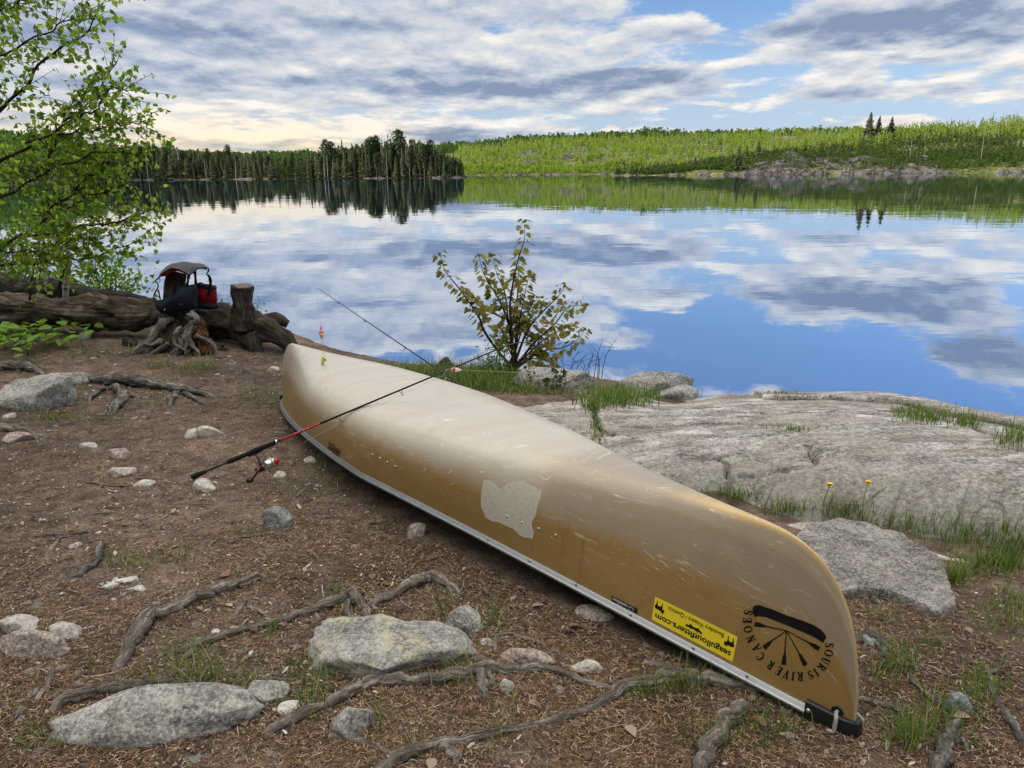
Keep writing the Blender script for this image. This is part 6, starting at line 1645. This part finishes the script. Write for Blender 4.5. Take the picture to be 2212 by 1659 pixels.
tag(mk("gravel", Vj.reshape(-1, 3), GF, m_grav, None, True), "fine pale gravel strewn through the dirt", "gravel", None, "stuff")

# ------------------------------------------------------------------ grass
def blades(P, L, W, lean, seed, segs=4, up=1.0):
    r = np.random.default_rng(seed); n = len(P)
    a = r.uniform(0, 6.283, n); d = np.stack([np.cos(a), np.sin(a), 0 * a], -1); s = np.stack([-np.sin(a), np.cos(a), 0 * a], -1)
    out = []
    for k in range(segs + 1):
        t = k / segs
        c = P + np.array([0, 0, 1.0]) * (L * (t - .35 * lean * t * t))[:, None] * up + d * (L * lean * t ** 1.8)[:, None]
        w = (W * (1 - t ** 1.5) + .0002)[:, None]
        out += [c - s * w, c + s * w]
    V = np.stack(out, 1); m = 2 * (segs + 1)
    q = np.array([[2 * k, 2 * k + 1, 2 * k + 3, 2 * k + 2] for k in range(segs)])
    return V.reshape(-1, 3), (q[None] + (np.arange(n) * m)[:, None, None]).reshape(-1, 4)
m_grass = leafmat("grass_blades", [(0, (.045, .085, .014)), (.45, (.095, .165, .024)), (.78, (.165, .25, .04)), (.88, (.22, .26, .08)), (.90, (.36, .31, .18)), (1, (.30, .25, .14))], .4, .5, .25)
GP_, GL, GW, GN = [], [], [], []
rg = np.random.default_rng(33)
def spv(px, py):
    """many lines of sight at once, to ground or bedrock"""
    d = FWD + ((px - CXD) / FD)[:, None] * EX + ((py - CYD) / FD)[:, None] * EY
    z = -.054 * (5 - 4.08) + 0 * px
    for _ in range(30):
        t = (z - EYE[2]) / d[:, 2]; p = EYE + d * t[:, None]
        z = .5 * z + .5 * gz(p[:, 0], np.minimum(p[:, 1], shore(p[:, 0]) + .1))
    p = EYE + d * ((z - EYE[2]) / d[:, 2])[:, None]; p[:, 2] = gz(p[:, 0], p[:, 1])
    for i in range(len(p)):
        h = rock_bvh.ray_cast(Vector(EYE), Vector(d[i]).normalized())
        if h[0] is not None and (h[0] - Vector(EYE)).length < np.linalg.norm(p[i] - EYE): p[i] = h[0]
    return p
def patch(px, py, rx, ry, n, L0, L1, W=.0016, lean=.45):
    u, v = np.clip(rg.normal(size=n) * .5, -1.1, 1.1), np.clip(rg.normal(size=n) * .5, -1.1, 1.1)
    p = spv(px + u * rx, py + v * ry); k = ~in_canoe(p[:, 0], p[:, 1]); p = p[k]; m = len(p)
    GP_.extend(p); GL.extend(rg.uniform(L0, L1, m)); GW.extend(W * (.6 + .16 * p[:, 1])); GN.extend(lean * rg.uniform(.4, 1.8, m))
# thick turf at the water behind the canoe, in the rock's cracks and along its foot
patch(960, 812, 120, 22, 1500, .05, .17, .0018); patch(1040, 822, 90, 22, 1300, .06, .20, .0018); patch(890, 800, 90, 8, 500, .04, .10); patch(1120, 828, 60, 14, 450, .06, .18)
patch(1120, 846, 80, 8, 420, .03, .09); patch(1040, 838, 60, 8, 260, .03, .09); patch(1200, 850, 50, 5, 120, .03, .08)
patch(1330, 862, 85, 20, 1300, .05, .15, .0018); patch(1420, 850, 90, 10, 700, .05, .12); patch(1280, 880, 22, 16, 200, .04, .10); patch(1288, 930, 14, 34, 130, .02, .07)
patch(2010, 905, 75, 14, 330, .04, .13); patch(2090, 915, 40, 12, 170, .04, .12); patch(1960, 893, 40, 8, 150, .04, .10); patch(2190, 950, 40, 26, 170, .05, .14); patch(1690, 850, 30, 3, 60, .03, .06); patch(1720, 928, 60, 5, 90, .02, .05)
patch(1950, 1140, 110, 22, 140, .04, .12); patch(2100, 1170, 120, 32, 220, .04, .15); patch(1820, 1110, 60, 20, 120, .04, .14); patch(2190, 1190, 60, 40, 140, .05, .17); patch(1580, 1075, 60, 14, 130, .04, .10); patch(1700, 1105, 50, 14, 110, .04, .12)
patch(2150, 1222, 90, 26, 520, .03, .09); patch(2060, 1250, 40, 20, 160, .04, .11); patch(2180, 1330, 80, 60, 240, .03, .10); patch(1935, 1440, 60, 40, 160, .03, .10)
patch(2000, 1560, 120, 60, 260, .03, .10); patch(1960, 1600, 40, 30, 140, .04, .12); patch(2110, 1500, 70, 60, 170, .03, .09)
patch(1480, 1490, 60, 24, 90, .05, .14); patch(1400, 1500, 40, 20, 50, .04, .12); patch(1610, 1480, 70, 30, 70, .05, .12); patch(1540, 1610, 60, 30, 80, .04, .12); patch(1660, 1580, 90, 50, 90, .04, .10)
# sparse tufts on the trodden dirt
for px, py, rx, ry, n, l1 in [(395, 800, 60, 14, 90, .16), (440, 795, 30, 12, 50, .20), (330, 790, 30, 10, 40, .14), (540, 850, 30, 16, 60, .10), (560, 870, 40, 14, 60, .08), (600, 860, 20, 20, 60, .10), (150, 860, 26, 14, 90, .07), (120, 905, 50, 12, 110, .09), (210, 905, 40, 20, 40, .06), (345, 870, 50, 30, 60, .07), (250, 1205, 40, 20, 55, .06), (395, 1200, 40, 22, 60, .05), (310, 1215, 50, 20, 60, .06), (700, 1020, 60, 20, 70, .09), (760, 1050, 60, 22, 80, .10), (690, 995, 30, 14, 40, .07), (820, 1090, 50, 20, 60, .09), (940, 1150, 40, 16, 40, .10), (660, 1060, 60, 40, 50, .06), (560, 1080, 60, 40, 40, .05), (480, 870, 60, 30, 40, .05), (560, 1155, 40, 20, 30, .05), (390, 1450, 60, 50, 90, .13), (330, 1490, 90, 30, 70, .08), (455, 1470, 60, 40, 90, .16), (540, 1480, 50, 20, 40, .09), (690, 1470, 60, 30, 50, .12), (660, 1530, 60, 40, 60, .12), (730, 1290, 20, 40, 40, .12), (955, 1330, 20, 40, 30, .16), (1060, 1350, 40, 40, 40, .20), (990, 1475, 50, 40, 50, .13), (820, 1560, 20, 50, 20, .16), (1080, 1590, 30, 40, 30, .12), (880, 1610, 40, 30, 30, .07), (580, 1370, 20, 20, 24, .09), (200, 1430, 60, 60, 30, .06), (150, 1600, 80, 40, 70, .05), (60, 1580, 60, 60, 60, .06), (500, 1540, 40, 20, 40, .06), (640, 1440, 30, 30, 30, .07), (300, 745, 60, 16, 70, .12), (180, 770, 60, 20, 70, .08), (60, 780, 60, 14, 60, .08), (1250, 1320, 40, 20, 14, .06), (1900, 1330, 50, 30, 60, .06), (2010, 1390, 60, 30, 80, .06)]:
    patch(px, py, rx, ry, n, .025, l1, .0015, .6)
V, F = blades(np.array(GP_), np.array(GL), np.array(GW), np.array(GN), 4)
tag(mk("grass", V, F, m_grass, None, False), "green grass blades in tufts along the canoe, the rock cracks and the shore", "grass", None, "stuff")
# ------------------------------------------------------------------ leaves
LEAF = {
    'birch': np.array([(0, 0), (.18, .34), (.36, .46), (.58, .34), (.80, .15), (1.0, 0), (.80, -.15), (.58, -.34), (.36, -.46), (.18, -.34)]),
    'maple': np.array([(0, 0), (.05, .22), (.18, .48), (.30, .28), (.48, .56), (.56, .24), (.78, .30), (1.0, 0), (.78, -.30), (.56, -.24), (.48, -.56), (.30, -.28), (.18, -.48), (.05, -.22)]),
    'broad': np.array([(0, 0), (.15, .26), (.40, .36), (.70, .28), (.92, .10), (1.0, 0), (.92, -.10), (.70, -.28), (.40, -.36), (.15, -.26)]),
    'small': np.array([(0, 0), (.35, .30), (.75, .22), (1.0, 0), (.75, -.22), (.35, -.30)]),
}
def leaves(kind, C, D, S, L, fold=.25, curl=.25):
    """leaf blades: base C, pointing D, side S, length L"""
    sh = LEAF[kind]; D = unit(D); S = unit(S - D * (S * D).sum(1, keepdims=True)); N = np.cross(D, S)
    V = C[:, None] + L[:, None, None] * (sh[None, :, 0:1] * D[:, None] + sh[None, :, 1:2] * S[:, None] + (np.abs(sh[None, :, 1:2]) * fold - curl * sh[None, :, 0:1] ** 2) * N[:, None])
    k = len(sh); h = k // 2
    # two halves either side of the midrib: tip is vertex h
    up = [0] + list(range(1, h + 1)); lowr = [0] + list(range(h, k))
    n = len(C); b = (np.arange(n) * k)[:, None]
    return V.reshape(-1, 3), np.concatenate([b + np.array(up)[None, ::-1], b + np.array(lowr)[None, ::-1]])

m_birchleaf = leafmat("birch_leaves", [(0, (.07, .12, .016)), (.4, (.16, .25, .03)), (.75, (.26, .36, .05)), (1, (.36, .44, .09))], .66, .45, .3)
m_mapleleaf = leafmat("maple_leaves", [(0, (.10, .095, .018)), (.45, (.19, .18, .034)), (.8, (.27, .25, .06)), (1, (.25, .14, .08))], .45, .45, .3)
m_shrubleaf = leafmat("fresh_shrub_leaves", [(0, (.05, .12, .012)), (.5, (.11, .24, .022)), (1, (.20, .33, .05))], .5, .5, .25)
m_broadleaf = leafmat("broad_plant_leaves", [(0, (.06, .13, .012)), (.5, (.12, .24, .022)), (1, (.19, .32, .04))], .5, .4, .3)
m_twig = plain("dark_twig_bark", (.028, .022, .018), .8, .2, bumpsc=40)
m_twigred = plain("reddish_brown_bark", (.055, .032, .024), .75, .2, bumpsc=40)
m_birchbark, g = mat("white_birch_bark")
f = g.noise(g.mapping(g.coord(), (0, 0, 0), (0, 0, 0), (9, 9, 60)), 1.0, 4, .6)
g.out(g.bsdf(g.ramp(f, [(.35, (.05, .045, .04)), (.47, (.36, .34, .31)), (.7, (.58, .56, .52))]), .7, g.bump(f, .4, .004), .25))

# ---- birch on the left: limbs reach in from a clump of stems at the shore
birch = thing("birch_tree", "leafy young birch with dark limbs reaching in over the water at the left", "tree", tuple(gp(120, 700)))
limbs = [  # picture places, depth, base radius in picture units
    ([(-160, 430), (-60, 300), (0, 240), (70, 170), (130, 110), (190, 60), (235, -10)], (5.6, 5.2), 9),
    ([(-140, 120), (-40, 60), (40, 0), (110, -60)], (5.6, 5.4), 6), ([(-120, 230), (-30, 150), (60, 90), (120, 60), (190, 40)], (5.4, 5.0), 5),
    ([(-160, 460), (-40, 380), (60, 315), (140, 265), (210, 205), (250, 140)], (5.7, 5.3), 8), ([(60, 315), (140, 285), (210, 275), (270, 262), (305, 262)], (5.3, 5.0), 4), ([(140, 265), (200, 235), (250, 190), (275, 195)], (5.3, 5.1), 3),
    ([(-160, 520), (-60, 460), (60, 390), (150, 345), (220, 330), (285, 330)], (5.6, 5.1), 7), ([(60, 390), (110, 330), (120, 270), (160, 215)], (5.4, 5.3), 4),
    ([(-150, 640), (-60, 590), (20, 520), (100, 470), (190, 425), (280, 395)], (5.7, 5.3), 8), ([(20, 520), (100, 505), (190, 490), (270, 470), (345, 456)], (5.4, 5.0), 5), ([(100, 470), (150, 420), (190, 380), (240, 350)], (5.4, 5.3), 4),
    ([(-150, 610), (-40, 585), (60, 565), (140, 560), (210, 548), (290, 520)], (5.6, 5.2), 6), ([(-120, 560), (-20, 540), (60, 545), (130, 530), (200, 515)], (5.3, 5.2), 4),
    ([(128, 650), (135, 560), (120, 480), (100, 400), (108, 300)], (8.6, 8.0), 7), ([(60, 650), (80, 560), (95, 480), (150, 400)], (8.2, 7.6), 4), ([(-100, 40), (0, -20), (60, -60)], (5.5, 5.4), 5),
]
mbL = MB(); NODE = []
rb = np.random.default_rng(5)
for pts, ys, r0 in limbs:
    yv = np.linspace(ys[0], ys[-1], len(pts)); P = np.array([at(px, py, y) for (px, py), y in zip(pts, yv)])
    Ps = spline(P, 44); Ps += .02 * np.stack([fbm(np.arange(44) * .25, len(NODE), 0, 3, 2), 0 * Ps[:, 0], fbm(np.arange(44) * .25, len(NODE), 5, 4, 2)], -1)
    rr = np.linspace(r0 * .62, 1.0, 44) / FD * Ps[:, 1]
    V, F, U = tube(Ps, rr, 8, .1, len(NODE)); mbL.add(V, F, U)
    T = unit(np.gradient(Ps, axis=0))
    for i in range(8, 44):
        for _ in range(3 if r0 > 3.5 else 2):
            if rb.random() < (.70 if pts[0][1] > 440 else .52): NODE.append((Ps[i], T[i], i / 44))
tips = []
BLC, BLD, BLS, BLL = [], [], [], []
for p, t, u in NODE:
    d = unit(t * rb.uniform(.3, 1.0) + np.array([rb.normal() * .75, rb.normal() * .6, rb.normal() * .65 + .05]))
    Lt = rb.uniform(.10, .36) * (1.1 - .35 * u)
    n = 7; s = np.linspace(0, 1, n)[:, None]
    Q = p + d * Lt * s + np.array([0, 0, -.10]) * Lt * s ** 2 + .02 * rb.normal(size=3) * s ** 2
    V, F, U = tube(Q, [.0022, .0010], 4, cap=False); mbL.add(V, F, U)
    for k in range(2, n):
        for _ in range(1 if k < n - 1 else 2):
            if rb.random() < .12: continue
            BLC.append(Q[k] + rb.normal(size=3) * .006)
            BLD.append(d * .35 + np.array([rb.normal() * .55, rb.normal() * .55, -.55 + rb.normal() * .35]))
            BLS.append(rb.normal(size=3)); BLL.append(rb.uniform(.024, .046))
mbL.build("branches", m_twig, birch)
C, D, S, L = np.array(BLC), np.array(BLD), np.array(BLS), np.array(BLL)
V, F = leaves('birch', C, D, S, L); mk("foliage", V, F, m_birchleaf, birch, False)
mb = MB(); V, F, U = limb([(140, 668), (143, 620), (148, 560), (146, 500), (152, 440), (150, 360)], (8.7, 8.3), [6.5, 6, 5.5, 5, 4, 2], 30, 10, .1, 51); mb.add(V, F, U)
V, F, U = limb([(102, 640), (98, 590), (96, 540), (90, 480)], (8.9, 8.7), [4.5, 4, 3.5, 2], 20, 8, .1, 52); mb.add(V, F, U)
mb.build("stem", m_birchbark, birch)

# ---- shrubs
def shrub(name, label, foot, heads, y, nleaf, leafL, kind, leafm, twigm, seed, spread=26, droop=-.1, cat="shrub", stemr=2.0):
    r = np.random.default_rng(seed); base = at(*foot, y)
    root_ = thing(name, label, cat, tuple(base)); mb = MB(); C, D, S, L = [], [], [], []
    for hx, hy in heads:
        e = at(hx, hy, y + r.uniform(-.35, .35)); b0 = base + np.array([r.normal() * .05, r.normal() * .08, -.05])
        mid = (b0 + e) / 2 + np.array([r.normal() * .06, r.normal() * .06, .06])
        Q = spline(np.array([b0, mid, e]), 18); V, F, U = tube(Q, [stemr / FD * y, .0012], 6); mb.add(V, F, U)
        T = unit(np.gradient(Q, axis=0))
        for _ in range(int(nleaf / len(heads))):
            i = int(17 * r.random() ** .6); off = r.normal(size=3) * spread / FD * y * (.3 + .7 * i / 17)
            C.append(Q[i] + off); D.append(T[i] * .5 + off / (np.linalg.norm(off) + 1e-6) * .8 + [0, 0, droop]); S.append(r.normal(size=3)); L.append(leafL * r.uniform(.6, 1.25))
            if r.random() < .35: V, F, U = tube([Q[i], Q[i] + off], [.0013, .0007], 4, cap=False); mb.add(V, F, U)
    mb.build("stems", twigm, root_)
    V, F = leaves(kind, np.array(C), np.array(D), np.array(S), np.array(L)); mk("foliage", V, F, leafm, root_, False)
    return root_
shrub("shrub", "bright twiggy shrub between the logs and the water left of the life vest", (235, 655), [(180, 560), (205, 540), (230, 545), (255, 560), (280, 585), (300, 600), (315, 590), (215, 590), (250, 600), (190, 600)], 9.4, 620, .055, 'birch', m_shrubleaf, m_twig, 61, 20)
shrub("shrub", "low leafy bush behind the dark log at the far left", (60, 630), [(-20, 560), (20, 540), (60, 560), (100, 575), (130, 590), (40, 590), (0, 600), (160, 610)], 9.6, 620, .06, 'birch', m_shrubleaf, m_twig, 62, 24)
shrub("shrub", "light green bush at the foot of the red-leaved maple", (1075, 812), [(1035, 775), (1050, 752), (1065, 742), (1080, 758), (1060, 770), (1030, 792)], 7.2, 420, .026, 'small', m_shrubleaf, m_twig, 63, 13, stemr=1.0)
shrub("shrub", "small pale sprig growing behind the log right of the life vest", (480, 690), [(470, 655), (478, 640), (490, 650), (500, 660), (484, 668)], 8.6, 120, .028, 'small', m_shrubleaf, m_twig, 64, 8, stemr=.8)
shrub("shrub", "tiny leafy sprig beside the sawn stub", (557, 680), [(552, 655), (560, 650), (565, 665)], 8.5, 46, .028, 'small', m_shrubleaf, m_twig, 65, 6, stemr=.8)
shrub("shrub", "dark-leaved creeper in front of the long grey rock under the maple", (1180, 842), [(1150, 815), (1165, 800), (1185, 812), (1200, 822), (1175, 826), (1160, 832)], 6.7, 130, .042, 'birch', leafmat("dark_creeper_leaves", [(0, (.02, .045, .012)), (1, (.06, .11, .03))], .3, .4, .3), m_twig, 66, 12, stemr=.8)
shrub("shrub", "bright feathery green plant among the grass at the foot of the bedrock", (1975, 1165), [(1955, 1140), (1975, 1132), (1995, 1142), (2010, 1150), (1965, 1155), (1985, 1150)], 3.75, 260, .018, 'small', m_shrubleaf, m_twig, 67, 12, stemr=1.0)
# bare dead twigs by the rocks
mb = MB(); rt_ = np.random.default_rng(8)
for k in range(12):
    fx_, fy_ = 1215 + rt_.uniform(-40, 90), 805; e = (fx_ + rt_.uniform(-10, 50), fy_ - rt_.uniform(20, 75))
    Q = spline(np.array([at(fx_, fy_ + 12, 7.0), at((fx_ + e[0]) / 2 + rt_.normal() * 5, (fy_ + e[1]) / 2, 7.0), at(*e, 7.0)]), 12); V, F, U = tube(Q, [.004, .0014], 5); mb.add(V, F, U)
    for j in (5, 7, 9):
        V, F, U = tube([Q[j], Q[j] + np.array([rt_.normal() * .07, 0, rt_.uniform(.02, .09)])], [.0022, .001], 4); mb.add(V, F, U)
tag(mb.build("dead_twigs", m_twigred, None, True, loc=at(1250, 815, 7.0)), "bare dead twigs sticking up behind the long grey rock", "twigs")

# ---- red maple sapling
MY = 7.35
maple = thing("maple_sapling", "young maple with reddish olive leaves spreading from a clump of thin stems at the water", "tree", tuple(at(1108, 808, MY)))
def m2(x, y): return ((1300 + x * .6329) / 1.82279, (400 + y * .6329) / 1.82279)
stems = [([(1140, 1650), (1130, 1450), (1120, 1250), (1165, 1000), (1210, 850), (1205, 740)], 3.6), ([(1150, 1600), (1160, 1400), (1165, 1250), (1170, 1080), (1180, 930)], 3.0), ([(1135, 1580), (1110, 1380), (1085, 1180), (1040, 1080), (1010, 960)], 2.8), ([(1110, 1380), (1060, 1250), (960, 1080), (925, 960)], 2.4),
         ([(1130, 1650), (1050, 1560), (960, 1430), (920, 1330), (800, 1160), (720, 1060), (680, 940)], 3.0), ([(1085, 1350), (1000, 1310), (900, 1250), (820, 1180)], 1.8), ([(1150, 1620), (1230, 1420), (1330, 1300), (1420, 1210), (1465, 1140)], 2.8), ([(1160, 1640), (1270, 1500), (1400, 1380), (1480, 1280), (1580, 1270)], 2.6), ([(1160, 1660), (1300, 1560), (1450, 1530), (1540, 1480), (1590, 1410)], 2.4), ([(1150, 1560), (1200, 1400), (1260, 1260), (1310, 1220)], 2.0),
         ([(1160, 1650), (1240, 1600), (1330, 1610), (1380, 1640)], 1.8), ([(1140, 1600), (1100, 1520), (1060, 1460), (1040, 1400)], 1.8), ([(1160, 1640), (1330, 1480), (1440, 1420), (1520, 1390)], 2.0), ([(1160, 1500), (1190, 1300), (1240, 1080), (1265, 1080)], 1.8)]
mb = MB(); C, D, S, L = [], [], [], []
rm = np.random.default_rng(12)
for pts, r0 in stems:
    yv = MY + np.linspace(0, 1, len(pts)) * rm.uniform(-.45, .45); P = np.array([at(*m2(*p), y) for p, y in zip(pts, yv)])
    Q = spline(P, 34); V, F, U = tube(Q, [r0 / FD * MY * 1.25, .0016], 6); mb.add(V, F, U)
    T = unit(np.gradient(Q, axis=0))
    for i in range(9, 34):
        for sgn in (-1, 1):
            if rm.random() < .04: continue
            sd_ = unit(np.cross(T[i], np.array([rm.normal() * .6, 1, rm.normal() * .3]))) * sgn
            pet = unit(sd_ + np.array([0, rm.normal() * .7, .25])) * rm.uniform(.03, .085) * (1.1 - .45 * i / 34)
            base = Q[i] + pet; C.append(base); D.append(unit(pet) * .6 + np.array([rm.normal() * .25, rm.normal() * .35, -.95])); S.append(np.cross(unit(pet), [0, 0, 1]) + rm.normal(size=3) * .35); L.append(rm.uniform(.056, .092) * (1.08 - .35 * i / 34))
            V, F, U = tube([Q[i], base], [.0009, .0007], 3, cap=False); mb.add(V, F, U)
    for _ in range(3):
        C.append(Q[-1]); D.append(rm.normal(size=3) * .6 + [0, 0, -.2]); S.append(rm.normal(size=3)); L.append(rm.uniform(.035, .055))
mb.build("stems", m_twigred, maple)
V, F = leaves('maple', np.array(C), np.array(D), np.array(S), np.array(L), .18, .3); mk("foliage", V, F, m_mapleleaf, maple, False)
V, F, U = limb([(1105, 815), (1106, 795), (1110, 772)], (MY + .1,), [16, 13, 6], 14, 12, .5, 71)
tag(mk("tree_stump", V, F, m_stump, None, True, U, at(1105, 815, MY + .1)), "small dark jagged stump at the base of the maple stems", "stump")

# ---- broad-leaved plants on the left, each a rosette of a few leaves on stalks
mbp = []
rp = np.random.default_rng(19)
for k in range(46):
    px = rp.uniform(-30, 235); py = 690 + 60 * rp.random() + (20 if px < 60 else 0)
    if k < 9: px, py = [(12, 752), (30, 760), (62, 768), (95, 760), (150, 735), (180, 752), (20, 790), (58, 745), (110, 745)][k]
    p = gp(px, py); t_ = thing("broad_leaved_plant", "fresh green plant of a few rounded leaves in the bed before the logs", "plant", tuple(p), "broad-leaved plants before the logs")
    mb = MB(); C, D, S, L = [], [], [], []
    for j in range(int(rp.integers(2, 5))):
        a = rp.uniform(0, 6.28); tip = p + np.array([math.cos(a) * .05, math.sin(a) * .05, rp.uniform(.07, .20)])
        V, F, U = tube([p - [0, 0, .01], (p + tip) / 2 + [0, 0, .02], tip], [.0022, .0016], 5); mb.add(V, F, U)
        C.append(tip); D.append([math.cos(a), math.sin(a), rp.uniform(-.2, .7)]); S.append(np.array([-math.sin(a), math.cos(a), rp.normal() * .3])); L.append(rp.uniform(.085, .15))
    mb.build("stalks", m_broadleaf, t_)
    V, F = leaves('broad', np.array(C), np.array(D, float), np.array(S), np.array(L), .2, .25); mk("leaves", V, F, m_broadleaf, t_, False)
# dry brown fern fronds and stalks over the logs
m_fern = leafmat("dry_fern", [(0, (.07, .03, .012)), (.6, (.15, .07, .025)), (1, (.22, .13, .06))], .3, .7, .1)
for k, (fx_, fy_, hx, hy) in enumerate([(100, 690, 100, 642), (65, 700, 62, 655), (225, 690, 238, 650), (180, 695, 175, 648), (30, 690, 20, 650), (250, 690, 255, 655), (140, 690, 150, 662), (385 - 100, 690, 300, 668)]):
    t_ = thing("fern", "dry brown fern standing before the logs at the left", "fern", tuple(gp(fx_, fy_)), "dry brown ferns before the logs")
    b0 = gp(fx_, fy_); y = b0[1]; e = at(hx, hy, y)
    V, F, U = tube(spline(np.array([b0, (b0 + e) / 2 + [.02, 0, 0], e]), 10), [.003, .0016], 5); mk("stalk", V, F, m_twigred, t_, True, U)
    C, D, S, L = [], [], [], []
    for q in range(70):
        a = rp.uniform(0, 6.28); rad_ = rp.uniform(.0, .17); C.append(e + [math.cos(a) * rad_, math.sin(a) * rad_, -.25 * rad_ + rp.normal() * .008]); D.append([math.cos(a + 1.2 * rp.choice([-1, 1])), math.sin(a + 1.2), -.35]); S.append([rp.normal() * .3, rp.normal() * .3, 1.0] if rp.random() < .3 else [-math.sin(a), math.cos(a), .2]); L.append(rp.uniform(.025, .05))
    V, F = leaves('small', np.array(C), np.array(D, float), np.array(S, float), np.array(L)); mk("fronds", V, F, m_fern, t_, False)

# ---- two yellow flowers before the bedrock, and spent stalks
m_petal = plain("yellow_petals", (.80, .58, .015), .6, .2, var=.1); m_stalk = plain("green_stalk", (.10, .16, .04), .6, .2)
for fx_, fy_, hx, hy, lab in [(1780, 1112, 1792, 1047, "yellow flower on a thin stalk, the left one before the bedrock"), (1862, 1130, 1876, 1042, "yellow flower on a taller stalk, the right one before the bedrock")]:
    b0 = sp(fx_, fy_); e = at(hx, hy, b0[1] + .02); t_ = thing("dandelion", lab, "flower", tuple(b0))
    V, F, U = tube(spline(np.array([b0, (b0 + e) / 2 + [-.012, 0, 0], e]), 14), [.0018, .0013], 6); mk("stalk", V, F, m_stalk, t_, True, U)
    n = 64; a = rp.uniform(0, 6.28, n); el_ = rp.uniform(-.1, .8, n); D = np.stack([np.cos(a) * np.cos(el_), np.sin(a) * np.cos(el_), np.sin(el_)], -1)
    V, F = leaves('small', np.repeat(e[None], n, 0) + D * .002, D, np.stack([-np.sin(a), np.cos(a), 0 * a], -1), rp.uniform(.012, .018, n)); mk("flower_head", V, F, m_petal, t_, False)
    V, F = lathe([(.0015, -.010), (.0045, -.006), (.0042, .0), (.0012, .002)], e, (0, 0, 1), 10); mk("sepals", V, F, m_stalk, t_, True)
b0 = sp(1860, 1132); mb = MB()
for hx, hy in [(1915, 1052), (1900, 1060)]:
    e = at(hx, hy, b0[1]); V, F, U = tube(spline(np.array([b0, (b0 * .45 + e * .55) + [-.03, 0, .01], e]), 14), [.0019, .0014, .0026], 6); mb.add(V, F, U)
tag(mb.build("flower_stalks", m_stalk, None, True, loc=b0), "pair of closed spent flower stalks leaning right beside the yellow flowers", "plant")
